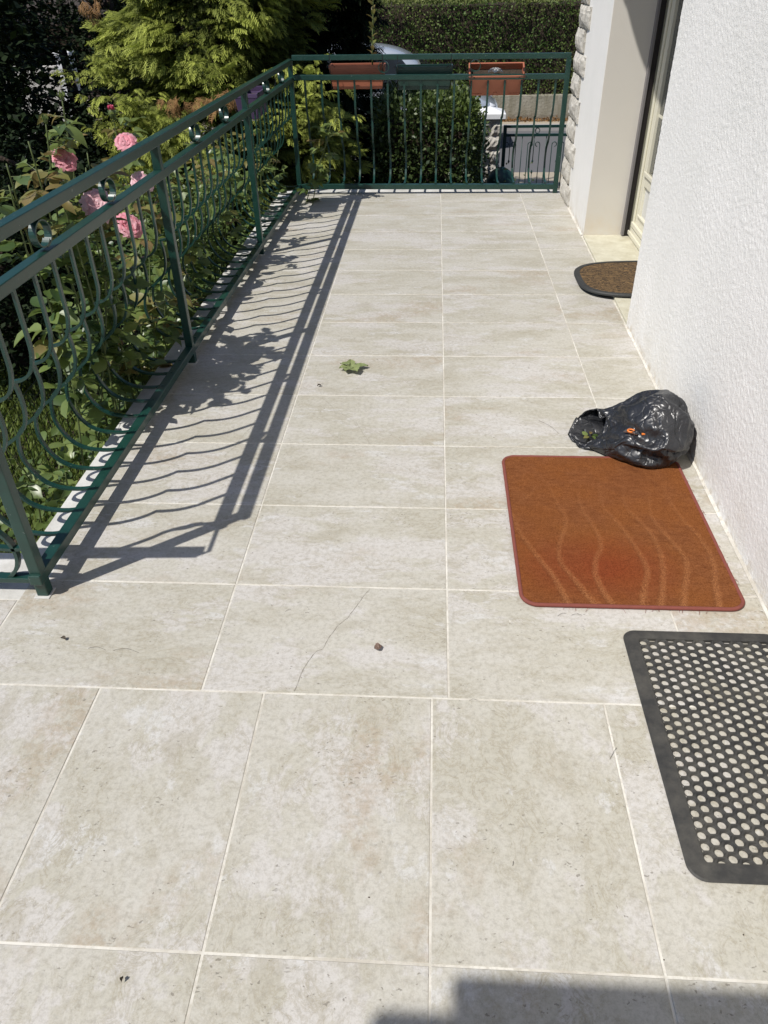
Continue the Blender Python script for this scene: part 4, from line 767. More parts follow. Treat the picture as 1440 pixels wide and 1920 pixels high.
-14,-14,-15,-13,-15,-15,-13,-15,-15,-8,-10,-16,-23,-21,-37,-21,-11,-9,-9,5,-7,-5,-14,-14,-14,-14,-13,-12,-12,-11,-11,-11,-11,-12,-12,-13,-6,-13,-11,-13,-12,-11,-11,-8,-11,-11,-12,-11,-13,-9,-15,-6,-11,-10,-13,-15,-14,-16,-16,-17,-16,-16,-15,-14,-15,-15,-4,-8,-19,-15,-21,-18,-8,-2,-9,-4,-8,-14,-15,-14,-13,-13,-13,-11,-12,-12,-11,-11,-6,-6,-10,-9,-12,-12,-10,-13,-12,-12,-12,-11,-12,-14,-11,-13,-14,-16,-8,-8,-18,-17,-16,-16,-16,-16,-17,-17,-16,-17,-14,-16,-16,-16,-11,-9,-9,-14,-19,-13,-10,-8,-8,-13,-12,-15,-14,-14,-11,-12,-12,-11,-11,-12,-11,-11,-11,-11,-10,-13,-13,-11,-13,-3,-12,-12,-5,-11,-11,-11,-11,-16,-9,-17,-18,-11,-17,-16,-16,-18,-18,-19,-16,-17,-16,-13,-17,-16,-16,-13,-12,-13,-17,-14,-17,-14,-15,-13,-12,-14,-14,-14,-14,-13,-12,-11,-11,-11,-11,-11,-11,-12,-10,-12,-12,-13,-13,0,-10,-11,-12,-11,-11,-12,-13,-11,-16,-9,-17,-17,-13,-19,-16,-17,-18,-17,-18,-17,-17,-16,-13,-14,-16,-15,-15,-16,-16,-15,-13,-12,-17,-15,-15,-12,-13,-14,-15,-14,-14,-13,-12,-11,-11,-11,-12,-11,-11,-10,-13,-12,-8,-12,-10,-9,-10,-4,-12,-10,-12,-12,-14,-15,-18,-17,-12,-20,-20,-18,-17,-18,-18,-18,-17,-16,-15,-14,-14,-15,-17,-16,-15,-10,-5,-1,-17,-16,-17,-15,-13,-14,-15,-14,-13,-13,-12,-12,-11,-12,-12,-12,-12,-12,-8,-11,-11,-11,-13,-10,-10,-6,-11,-10,-9,-10,-12,-15,-14,-15,-2,-6,-20,-17,-18,-13,-18,-18,-17,-16,-16,-12,-13,-14,-13,-15,-14,-12,-17,-8,-19,-19,-17,-17,-13,-9,-14,-14,-14,-13,-14,-13,-13,-12,-12,-12,-12,-11,-12,-9,-14,-14,-12,-12,-12,-11,-7,-12,-11,-12,-14,-14,-15,-15,-19,-4,-21,-21,-14,-18,-18,-5,-18,-16,-16,-15,-6,-14,-14,-15,-14,-14,-10,2,-10,-18,-18,-18,-16,-16,-15,-14,-13,-15,-15,-14,-13,-13,-12,-13,-12,-12,-12,-13,-11,-13,-14,-13,-11,-11,-11,-12,-10,-12,-13,-13,-14,-16,-15,0,-19,-17,-6,-17,-13,-16,-19,-16,-16,-15,-6,-10,-13,-13,-14,-15,-15,-11,-18,-19,-19,-19,-17,-15,-15,-14,-14,-14,-14,-14,-14,-13,-14,-12,-13,-13,-12,-10,-12,-13,-13,-12,-14,-11,-11,-12,-11,-10,-12,-13,-14,-16,-16,-16,-7,-8,-17,-18,-18,-15,-5,-9,-12,-10,-15,-9,-14,-10,-12,-14,-15,-14,-16,-18,-19,-19,-18,-17,-17,-16,-15,-14,-14,-14,-15,-15,-13,-14,-14,-13,-13,-13,-13,-13,-14,-14,-10,-12,-9,-9,-12,-12,-12,-13,-11,-14,-17,-14,-5,-3,-20,-12,-17,-16,-17,-2,-9,-13,-14,0,-6,-13,-8,-12,-14,-14,-15,-16,-17,-18,-18,-18,-17,-17,-15,-15,-14,-14,-14,-15,-15,-14,-15,-14,-14,-13,-12,-13,-12,-14,-15,-11,-14,-13,-12,-13,-12,-13,-14,-12,-15,-14,-9,-2,-19,-11,-18,-17,-11,-11,-7,-9,-11,0,-13,-11,-11,-15,-8,-13,-14,-14,-15,-16,-17,-17,-17,-17,-16,-16,-15,-15,-14,-15,-15,-15,-14,-15,-15,-14,-14,-13,-14,-13,-15,-14,-14,-16,-12,-13,-15,-14,-14,-13,-14,-10,-3,-7,-2,-5,-17,-4,-17,-14,-6,-7,-9,-9,-13,-6,-10,-7,-15,-13,-14,-13,-14,-14,-16,-16,-16,-16,-16,-16,-15,-15,-14,-14,-15,-16,-16,-16,-15,-15,-14,-14,-14,-13,-12,-13,-13,-16,-16,-10,-17,-15,-14,-14,-14,-16,-2,-5,-3,-8,-14,-17,-11,-13,-14,-6,-9,-6,-8,-13,-12,-13,-10,-15,-15,-12,-13,-13,-13,-14,-14,-15,-15,-16,-16,-16,-16,-15,-14,-15,-16,-16,-15,-15,-15,-14,-13,-14,-14,-12,-14,-12,-13,-15,-13,-16,-15,-14,-13,-13,-3,-4,2,9,-2,-13,0,-17,-11,-6,-4,-8,-7,-7,-6,-11,-14,-16,
-12,-15,-12,-12,-13,-13,-14,-15,-15,-16,-16,-16,-15,-16,-16,-14,-16,-16,-15,-17,-15,-15,-13,-14,-13,-13,-13,-13,-13,-16,-15,-15,-12,-16,-14,-14,-13,-1,1,-1,-13,-17,-14,-15,-16,-5,-10,-9,-11,-7,-7,-2,-9,-13,-12,-8,-16,-13,-11,-12,-13,-14,-15,-16,-15,-16,-16,-16,-15,-15,-15,-15,-16,-16,-16,-14,-14,-14,-14,-13,-13,-13,-14,-13,-15,-14,-13,-16,-12,-12,-5,-7,-11,-10,-7,-11,-10,-9,-15,-13,-7,-5,-2,-8,-8,-6,-10,-17,-14,-13,-9,-14,-4,-13,-11,-14,-14,-15,-16,-17,-17,-16,-16,-16,-15,-15,-14,-15,-15,-15,-14,-15,-14,-13,-13,-13,-13,-12,-14,-15,-12,-14,-11,-8,-12,-8,-4,-11,-8,-13,-13,-14,-15,-15,-4,-15,0,-11,-11,-9,-5,-11,-12,-14,-11,-10,-3,-13,-13,-11,-14,-15,-15,-15,-16,-17,-17,-16,-15,-15,-14,-14,-14,-14,-15,-12,-14,-12,-12,-12,-11,-12,-12,-12,-13,-11,-15,-16,-14,-12,-14,-13,-7,-6,-13,-5,-10,-14,-13,-10,-6,-13,-7,-8,-10,-8,-14,-15,-15,-14,-13,-13,-12,-10,-11,-13,-14,-14,-15,-16,-16,-15,-15,-14,-14,-14,-13,-13,-13,-13,-13,-11,-12,-11,-10,-12,-12,-9,-12,-12,-11,-15,-15,-15,-7,-12,-11,-7,-15,-14,-14,-14,-8,-10,-8,-1,-12,-11,-6,-10,-9,-17,-6,-4,-6,-12,-14,-12,-11,-12,-13,-13,-14,-15,-15,-15,-15,-14,-14,-13,-10,-13,-13,-13,-13,-12,-10,-11,-10,-11,-10,-8,-11,-11,-11,-10,-14,-14,-14,-14,-11,-7,-5,-10,-10,-11,-8,-11,-3,-13,-7,-6,-15,-10,-8,-11,-12,-13,-11,-12,-14,-11,-13,-9,-9,-12,-13,-13,-14,-14,-14,-14,-13,-12,-13,-12,-12,-11,-12,-12,-12,-11,-9,-10,-9,-10,-9,-10,-10,-9,-9,-11,-13,-11,-9,-11,-7,-12,-13,-10,-13,-5,-3,-4,-9,-10,-6,-11,-15,-8,-16,-12,-11,-7,-15,-15,-10,-7,-6,-14,-11,-11,-13,-12,-13,-13,-13,-12,-12,-11,-10,-10,-11,-11,-11,-11,-10,-9,-9,-8,-9,-8,-8,-10,-8,-8,-11,-11,-13,-12,-10,-3,-5,-13,-12,-3,-4,5,-1,-7,-12,-7,-7,-8,-15,-14,-10,-6,-12,-14,-9,-14,-8,-8,-10,-9,-9,-11,-12,-12,-12,-12,-11,-11,-11,-11,-11,-10,-10,-6,-10,-9,-7,-8,-8,-7,-8,-8,-5,-5,-10,-9,-10,-11,-10,-6,-8,-10,-6,4,-2,-12,-3,-6,-8,-6,-6,-6,-13,-8,-14,-2,-2,-12,-12,-6,-3,-7,-12,-4,-12,-10,-11,-12,-12,-11,-11,-11,-10,-9,-10,-9,-10,-10,-6,-9,-9,-9,-7,-6,-6,-7,-7,-8,-5,-8,-5,-6,-10,-11,-11,-10,-12,3,-6,-8,0,-8,-6,-4,-7,-10,-3,-6,-12,-9,-9,-10,-11,-9,-7,-9,-8,-3,-8,-1,-10,-7,-9,-8,-10,-9,-9,-8,-9,-9,-6,-7,-9,-7,-8,-6,-5,-6,-7,-4,-4,-5,-1,-7,1,-2,1,-6,-9,-8,-2,8,5,-1,3,1,-12,-12,-1,-12,-10,-14,-1,-5,-8,-7,-12,-9,-3,-6,-7,-9,-10,-2,-8,-7,-9,-9,-10,-9,-9,-8,-6,-2,-5,-4,-6,-6,-8,-6,-4,-5,-4,-5,-5,-4,-1,-3,1,-3,2,-1,0,-7,-2,-7,-1,-9,-10,-11,-11,-5,-8,-5,-4,-5,-7,-7,-2,-6,-9,-11,-4,-9,-7,-6,-5,-5,-8,-5,-6,-8,-4,-6,-8,-8,-8,-6,-9,-7,-6,-7,-7,-6,-5,-6,-1,2,-2,-5,-4,-6,-7,-7,-4,7,2,3,5,-3,7,-2,-10,-10,-10,-11,-4,1,-11,-4,-8,-4,-11,-6,-4,-10,-9,-7,0,-6,-3,-4,-5,-7,-5,-5,-3,-7,-6,-4,-6,-6,-6,-3,-5,-4,-1,-8,-7,-1,-6,-3,-4,3,-2,-5,0,1,-6,-6,-2,4,4,4,0,3,-9,-11,-10,-7,-10,-9,-4,-5,-3,0,1,-2,-8,-1,-8,-4,-7,-7,-6,-5,-6,-8,-7,-5,-4,-6,-2,-5,-6,-6,-5,-5,-3,-4,-4,-5,-2,-7,-1,-6,-5,-2,-4,4,-3,-2,-5,5,-1,-2,6,5,2,7,1,-7,-2,-7,-9,-2,-10,-6,-1,-7,-3,-2,0,-4,0,-4,-8,-6,-6,-6,-3,2,-5,-5,-7,-4,-2,-6,-6,-4,0,-4,0,-4,-1,-7,-4,-2,0,-3,2,-4,-4,-4,-4,4,-3,-7,-4,9,-4,-3,5,4,7,-7,1,4,0,-6,-1,-6,-9,2,1,-2,-6,-3,-1,-5,-3,-4,-2,-6,
-1,-2,-3,-4,-5,-1,-4,-4,0,1,-1,-2,-2,-4,-6,-4,-2,-4,1,-6,-3,0,3,-2,-2,-3,-2,1,7,-5,4,9,-5,1,3,-6,8,-1,1,4,1,-2,0,-6,-2,-1,0,-3,-4,2,-7,-3,-3,-5,-3,-5,-4,-5,-2,-4,-6,2,-4,-5,-4,1,-4,-7,-3,-3,3,-3,1,-6,-4,1,-4,1,2,1,-2,-5,-6,0,1,-5,-3,1,-3,9,1,2,7,-7,-3,3,-9,6,5,-4,-1,-2,3,-5,-4,1,-2,-4,-4,2,-5,-6,-2,-3,-2,-5,-3,-5,-2,-5,-5,0,1,-1,-2,-1,-2,-1,2,-2,-2,0,-3,1,3,2,-2,-3,-6,2,-5,-7,2,-3,-6,9,-10,0,1,6,2,4,0,5,3,-1,-1,-1,-1,-7,-3,-1,3,-3,-2,-3,-2,-5,2,0,-1,-4,4,-4,-4,-5,-7,4,-2,2,-5,-2,-4,2,4,-5,-2,-3,-1,2,5,3,0,-1,5,-1,0,-1,2,-4,2,1,-6,4,-4,-4,5,-6,2,1,4,2,-1,1,-1,-3,-3,-1,3,-4,-2,5,-4,2,2,4,-7,-1,-3,0,0,-2,0,-4,-1,3,-2,-3,-2,0,-1,-4,-1,-1,-1,1,5,2,6,3,1,7,1,4,8,-6,7,0,5,-2,1,-2,-6,-1,3,0,0,-2,2,5,2,0,-6,-1,-5,5,1,3,-1,0,1,-1,-5,1,6,5,1,-6,-2,-3,-1,0,-1,-3,-4,2,-1,1,0,0,-1,-2,3,-1,-2,5,0,1,-1,-2,3,1,5,0,4,2,-5,1,-2,-3,2,-1,1,-2,-1,3,-1,0,-3,0,0,-2,2,-1,-1,-2,0,-3,2,-1,-1,4,3,1,-1,-3,4,1,-1,2,-2,0,1,1,0,-1,-1,-1,-2,-2,0,-4,-2,-1,-1,2,-3,1,-2,2,0,1,3,-3,1,-1,2,0,-2,-2,-1,1,2,-2,2,-1,-1,-1,-2,-1,-3,3,3,-2,-3,-2,1,1,1,0,-1,0,2,3,1,-2,0],[398,396,393,397,399,400,398,396,394,394,395,394,393,391,391,392,390,392,394,391,390,394,395,389,390,390,389,387,390,387,387,388,392,389,387,389,389,387,386,387,387,390,390,389,392,396,393,395,398,398,395,399,394,393,395,13,17,15,16,11,9,6,12,10,6,2,0,-4,-5,-6,-3,-3,-5,-7,-9,-8,-11,-10,-12,-12,-12,-14,-13,-17,-14,-16,-17,-15,-10,-6,-8,-5,-3,3,1,0,-1,2,0,1,2,0,2,4,7,4,7,14,10,12,-3,2,6,10,13,9,5,6,10,11,12,13,13,17,16,18,14,12,7,11,15,12,6,6,6,13,16,10,12,13,14,18,7,6,7,8,3,3,-4,4,5,2,1,5,6,-1,4,3,-5,-5,0,-4,-2,5,3,5,-3,2,-14,-7,-3,1,-6,-3,-3,-5,-3,-4,-3,-6,-10,-5,-3,-1,-5,-14,-18,-16,-18,-17,-24,-18,-18,-18,-17,-20,-21,-23,-20,-19,-18,-19,-20,-13,-13,-8,3,7,9,12,19,17,19,21,15,15,9,6,7,6,21,26,22,23,19,18,23,24,19,16,17,13,16,13,16,7,-3,-14,-16,-16,-9,-9,-3,0,-6,-11,-14,-15,-11,-10,-12,-7,3,1,3,7,14,16,11,6,7,-6,-7,-1,-12,-16,-8,-6,7,-1,10,13,22,21,22,21,22,21,26,22,21,17,16,12,14,10,7,5,-8,-9,-14,-13,-6,-5,-7,-12,-11,-18,-20,-18,-18,-23,-19,-21,-18,-12,-17,-12,-12,-11,-20,-19,-7,-3,0,-2,9,-1,-1,13,4,9,7,4,22,18,23,15,20,15,26,24,25,23,19,22,20,18,16,11,7,6,3,2,-7,-3,-5,-11,-16,-13,-14,-18,-16,-12,-18,-21,-17,-17,-14,-21,-18,-18,-15,-10,-12,-9,-12,-20,-16,-16,-7,-10,5,6,4,14,14,15,17,22,21,24,19,22,26,25,24,23,24,22,20,20,10,16,14,11,10,1,1,2,-7,-9,-12,-14,-14,-16,-15,-16,-18,-20,-19,-18,-17,-20,-19,-18,-18,-18,-21,-15,-5,-17,-5,-5,2,-13,-8,-6,0,-4,11,17,21,18,14,19,21,23,21,26,24,24,22,15,23,19,12,15,6,11,10,5,5,4,-3,-4,-7,-3,-2,-14,-16,-17,-19,-20,-19,-12,-21,-20,-20,-18,-16,-9,-20,-11,-16,-17,-10,-15,-12,-11,-2,5,0,2,9,7,-3,8,13,21,20,20,21,22,24,20,19,21,19,5,10,17,18,15,5,5,6,2,-3,-5,-7,-7,-16,-9,-7,-14,-11,-18,-19,-17,-19,-17,-20,-19,-19,-18,-18,-16,-21,-15,-16,-10,-14,-11,-18,-7,-13,-1,3,11,7,17,7,13,15,19,11,20,21,20,22,21,13,20,17,2,2,11,3,13,7,-3,-1,-1,-1,-2,-6,-8,-11,-8,-12,-11,-13,-19,-6,-16,-15,-15,-19,-19,-19,-19,-7,-19,-16,-16,-18,-11,-12,1,-6,-2,-1,1,6,19,8,13,11,14,17,20,19,17,19,16,13,21,18,16,16,6,14,13,
-6,4,5,-1,-2,-3,0,-1,-3,-15,-2,-5,-17,-14,-16,-19,-13,-18,-17,-16,-18,-13,-7,-17,-17,-15,-14,-13,-12,-3,-15,-6,4,1,1,3,5,18,14,15,10,15,16,16,9,6,11,19,17,14,14,16,6,6,6,4,-2,0,-1,0,-5,-11,-4,-2,-7,-6,-7,-10,-12,-2,-2,-17,-6,-13,-18,-8,-9,-18,-16,-14,-17,-14,-3,1,-5,6,0,-5,6,6,7,4,11,16,14,13,13,15,7,17,18,17,3,-6,5,17,13,12,4,3,5,-8,-3,2,-1,-2,9,2,-1,-4,-6,-8,-9,-12,-15,-14,-15,-11,4,-10,-15,-16,-17,-15,-12,-17,-10,2,-14,-7,-18,-3,2,0,7,7,10,11,17,11,12,11,15,15,14,17,11,0,17,15,4,10,9,3,3,0,6,-4,1,1,-1,5,2,-2,2,-8,-6,4,-11,-8,-13,-13,-6,-2,-2,-17,-15,-7,-15,-8,-6,-1,-9,-6,-12,2,-3,-14,-6,2,6,8,10,13,13,11,9,13,14,16,16,-4,15,14,13,12,8,7,-2,4,5,7,9,1,1,0,5,0,-2,9,-8,-1,-10,-8,-13,-17,-11,-5,-5,-6,-14,-16,-14,-7,-9,-5,-8,-14,-8,-3,-11,-4,9,-1,-2,6,11,11,12,1,8,7,13,14,15,15,13,8,7,10,10,8,4,12,3,5,7,-2,4,0,10,-3,3,1,-6,-6,-11,-3,-7,-7,-15,-3,-8,-7,-2,-6,-14,-14,-3,-9,-5,-7,-10,-2,4,1,-4,0,4,3,6,6,9,8,9,7,8,0,15,9,-1,13,10,2,7,11,5,8,4,4,4,1,5,4,1,2,1,2,1,-5,-7,-2,-7,-7,-9,-14,-14,-8,-9,-6,-6,-14,-11,-2,-9,-5,-6,-7,-3,-6,-1,4,0,8,12,7,8,7,8,12,1,12,2,11,12,10,13,12,11,-2,-1,7,7,-5,4,5,4,5,4,6,5,0,1,1,-4,-6,-7,-11,-8,-10,-13,-8,-10,4,-6,1,1,-11,-9,-8,-5,-5,-6,-5,-6,-3,2,5,7,6,4,6,6,6,4,1,2,7,9,14,9,11,10,9,9,1,6,5,1,4,4,5,5,4,3,0,0,-3,1,-4,-5,-9,-2,-3,-11,-12,-6,-8,-7,3,-4,-1,-6,-11,-7,-4,-5,-3,-3,3,3,-3,-3,8,8,3,4,6,5,8,8,6,8,10,9,13,9,6,9,-1,1,2,5,1,4,3,3,7,3,5,3,0,-2,0,-2,-5,-9,-1,-2,-10,-9,-8,-4,-11,-2,-4,-1,-6,-12,-6,-3,-5,-1,-3,-1,-1,1,0,2,-1,4,3,4,3,1,7,5,7,8,-2,5,4,8,8,-3,-5,0,3,1,4,3,4,4,2,8,4,1,-3,-2,-2,-3,3,-1,-2,-10,-7,-7,-5,1,-3,-4,-2,-5,7,-6,-3,-4,1,-1,-3,0,-2,4,-3,-4,2,4,3,4,4,1,5,7,7,-6,-2,3,8,4,5,5,-4,5,2,4,3,4,-1,3,3,6,0,-3,-2,-2,-2,-1,-1,-8,-1,-5,-7,-5,-4,-8,-4,-1,-5,2,-5,-5,-3,0,0,-3,0,2,6,6,8,3,3,2,3,7,8,3,5,5,3,-3,3,9,4,2,4,-1,5,4,4,3,3,1,1,-5,3,0,-3,-2,-2,0,7,-6,-5,-3,-5,-5,-6,-3,-6,0,-1,2,-2,-3,-4,-4,0,0,-1,1,2,0,2,5,1,4,2,3,6,4,2,6,5,3,6,-1,4,2,2,4,0,5,4,4,2,2,4,1,-2,1,-1,0,-2,-1,0,-2,-8,0,-3,-2,-5,-3,-2,-5,-5,-1,8,-2,-2,-3,-3,0,0,-3,2,1,-2,-1,1,6,3,2,3,5,2,1,5,4,3,5,5,3,3,3,2,1,4,4,4,3,3,-1,0,-1,-1,-1,0,-1,-2,0,-2,3,1,-3,-5,-5,-4,-3,-4,-6,-1,6,-3,-2,-3,-3,-2,0,-1,-2,1,-4,7,1,6,0,2,2,3,2,1,5,4,4,3,0,2,2,3,3,3,3,4,4,2,3,0,-1,-1,0,0,0,-4,-1,0,1,-4,0,-3,-3,-4,-3,-4,2,-1,-1,5,-3,-1,-3,-4,-3,0,1,0,5,4,-5,6,-3,1,2,4,4,2,2,6,4,5,4,5,2,2,4,2,1,4,5,4,3,3,6,-3,-1,-1,2,0,2,-1,0,2,2,-2,-1,-3,-4,-2,-3,3,3,-2,4,-7,-1,-2,-2,-2,0,1,2,-1,3,2,4,1,0,1,2,3,2,2,3,4,5,3,4,1,0,3,2,1,3,7,4,3,3,1,5,-1,0,1,1,-1,-1,1,-3,-1,-3,0,-2,-4,-3,-4,-1,-5,-3,4,-8,-1,-3,0,-2,-1,2,-1,-3,3,-3,1,1,3,1,3,3,2,2,3,4,3,3,4,0,0,2,1,2,3,6,4,4,3,2,2,3,0,0,1,0,-1,0,-4,-2,-4,-1,3,-2,-3,-3,-2,0,6,4,-3,0,-2,-1,-1,0,2,1,4,2,5,-5,0,2,1,1,3,2,2,2,4,4,4,2,1,0,-2,2,2,3,7,-3,3,2,2,2,3,-1,1,1,-2,-1,5,-3,-3,-1,0,1,-3,-3,-3,-3,0,5,1,0,-1,-2,0,-1,-2,-10,4,3,3,6,2,2,2,2,2,3,3,3,3,3,3,2,1,-1,0,4,1,5,3,8,-1,5,1,4,2,2,-3,0,2,-1,5,-4,1,-4,2,0,1,-2,-4,-3,2,1,6,0,2,3,-2,0,-1,0,2,-1,7,5,3,0,-1,0,2,2,2,4,2,2,3,3,2,1,-2,0,-1,-1,2,3,4,-1,6,2,2,3,3,-6,1,0,-1,3,0,-3,-6,-2,0,1,-2,-3,-2,1,2,-1,-3,1,
-7,-1,0,1,-1,-1,-2,4,11,6,6,7,1,3,2,2,3,5,2,2,3,2,0,-1,0,0,0,-3,3,2,-1,3,-2,1,3,3,1,0,0,-1,2,4,-3,-1,1,0,1,-2,-3,-3,-3,5,-3,7,2,-4,-2,0,0,0,1,6,0,4,1,5,11,3,2,2,2,5,4,3,2,3,3,0,0,1,3,0,-1,3,-1,1,0,-1,4,3,2,1,-1,-1,-1,1,-5,-4,-6,-3,0,1,-1,-2,2,-3,6,6,2,0,-3,-1,1,1,-1,2,0,-2,-6,3,3,0,1,2,2,2,4,4,2,1,4,1,0,-1,1,0,-2,0,2,0,3,0,1,3,3,2,1,0,-1,-1,-1,0,-4,-3,5,0,1,-1,-3,-1,-8,4,4,2,1,-2,-2,1,0,-5,-1,4,0,2,3,-7,3,2,5,2,3,5,4,0,2,3,-1,0,0,2,-1,-1,4,0,0,-2,-1,1,3,2,2,2,0,-1,0,0,0,-1,-1,1,0,1,0,-2,-2,6,0,5,2,0,-1,-2,0,0,1,3,3,4,1,1,0,-7,1,4,1,1,4,5,3,0,4,0,0,-1,-3,-1,-2,4,-5,-1,-2,0,0,3,2,2,3,0,-1,-1,0,-1,2,0,0,0,1,-1,-2,-2,8,7,4,2,0,0,-3,1,0,1,3,0,1,1,1,3,-6,1,3,3,2,5,5,2,0,3,2,-2,0,-1,-1,-1,5,1,0,-1,-2,1,2,2,1,2,0,-2,0,-1,-1,1,1,-2,2,-4,1,-2,-2,7,9,3,1,0,0,-2,1,-1,6,2,5,1,13,2,1,0,9,-4,3,0,5,5,2,1,2,1,0,0,-1,-1,-1,5,3,1,1,-2,1,3,2,2,2,-1,-1,0,-1,-1,0,0,0,6,3,1,-3,-2,5,7,-1,1,0,0,0,-1,0,2,0,0,3,2,1,2,0,-7,4,0,1,5,4,2,0,3,1,0,0,-1,-1,0,4,2,0,0,5,1,2,1,1,2,0,-1,0,-1,-1,1,1,1,7,6,3,-1,-2,0,8,5,1,0,0,0,-1,0,-1,3,-3,6,1,1,0,1,0,3,1,-2,5,4,0,1,3,2,0,0,-1,-1,0,3,-2,0,1,3,1,1,2,1,1,-1,1,0,-2,-1,1,0,1,4,6,5,-2,-2,-1,5,7,-1,0,1,0,-1,-1,-2,-2,-2,2,1,-1,-3,6,8,6,3,1,5,2,0,1,2,3,1,0,-1,-2,2,4,0,-1,1,2,1,0,1,1,1,0,1,0,0,0,0,1,1,7,7,5,-3,-2,-2,5,8,-2,0,0,0,-2,0,-1,0,-2,1,-1,-1,2,0,-3,3,3,4,5,-7,1,2,3,2,0,0,0,-1,2,2,2,-2,1,3,1,1,1,1,1,0,1,0,-1,0,1,1,0,6,6,7,-1,-2,-2,1,5,-1,0,1,4,-2,0,-2,1,-2,-2,-2,1,-8,3,5,-2,7,4,4,-5,0,1,-2,2,1,3,0,-1,3,3,2,-1,2,1,1,-1,0,0,1,1,1,1,1,0,0,0,2,7,5,6,1,-2,-2,-3,-1,-2,-1,0,-4,-2,-2,1,-6,-1,0,0,-3,5,-3,2,4,6,6,0,-4,2,0,3,7,1,-6,-1,-1,3,2,-3,-1,3,2,1,-1,0,0,0,0,0,1,1,2,0,1,2,6,5,6,1,-3,-2,0,0,-2,0,1,-1,-4,-1,-4,-3,1,-3,-1,0,-3,-2,5,1,1,7,0,0,-1,-1,1,2,1,-3,0,-1,3,2,0,-1,3,2,0,0,0,2,1,1,1,0,1,2,2,1,4,4,7,6,3,1,-1,-2,-2,-6,-1,1,0,-1,-8,-4,-3,1,4,1,2,5,8,-4,0,-4,4,-1,-1,0,1,0,0,3,-4,1,-3,4,2,-1,-2,7,1,2,0,-1,3,1,1,1,2,1,3,3,3,10,-3,6,5,4,4,5,-1,-9,-7,-6,2,0,5,6,-2,1,-2,2,-2,0,0,-9,-5,-9,-2,-1,-2,0,0,0,0,0,-4,-1,1,1,4,-1,-3,-2,-3,1,2,0,-1,0,0,1,2,2,2,4,3,3,-5,10,8,8,8,6,5,14,-12,-6,6,3,2,-4,0,7,3,11,-1,1,-1,4,3,6,-1,-9,-5,-5,-1,0,0,-1,0,-3,-2,2,2,7,-2,-2,-2,4,0,2,-1,-3,-1,2,1,2,3,0,-1,2,4,3,7,4,7,7,3,6,2,3,2,3,3,6,4,5,-2,2,6,6,-2,-2,-1,-6,0,-3,-3,-1,-4,-1,-1,-1,-1,0,-3,-2,1,3,1,-2,-3,-1,2,-1,5,0,0,-1,1,2,3,3,1,2,4,5,10,1,10,8,9,5,6,2,4,7,3,3,14,9,4,-1,0,-5,4,6,-2,-2,0,-24,2,-3,0,-3,-1,0,0,-2,-1,-3,-1,3,4,2,-2,-1,1,8,1,-2,-1,-1,-3,1,3,3,5,5,9,3,12,11,10,8,7,9,5,6,1,3,4,1,9,5,4,12,7,-2,5,6,4,0,0,1,-3,-18,-3,0,-3,-1,-1,-1,-2,-1,-2,-2,2,10,-11,-5,-2,2,2,-3,-1,0,3,4,1,2,2,5,6,4,2,12,14,1,7,8,9,8,8,-5,1,4,2,9,5,3,2,12,16,9,5,5,6,2,5,3,4,-1,0,-2,-1,-2,-1,-3,-1,-3,-1,1,4,-4,-5,-3,4,1,-2,1,7,4,4,0,3,4,5,6,3,10,2,2,13,7,8,11,8,7,-2,5,3,4,9,2,3,1,3,8,13,2,6,5,2,1,4,1,0,1,-1,2,-2,-2,-2,-2,-2,0,0,-3,-2,-4,-4,4,-1,4,8,0,6,4,4,4,3,4,6,4,11,5,3,14,7,9,11,9,8,-1,3,2,6,10,9,5,7,7,2,0,3,-2,2,4,4,5,0,0,-1,-2,-3,-3,-2,-1,-1,-2,-1,-1,-3,-2,-4,-1,7,-3,1,1,0,1,-1,3,3,3,4,3,3,2,6,15,6,5,10,12,9,7,1,0,-1,7,9,8,9,6,8,12,2,-5,-4,5,6,4,3,1,0,-2,-1,-4,-2,-3,0,-2,-2,0,-1,-3,-2,0,
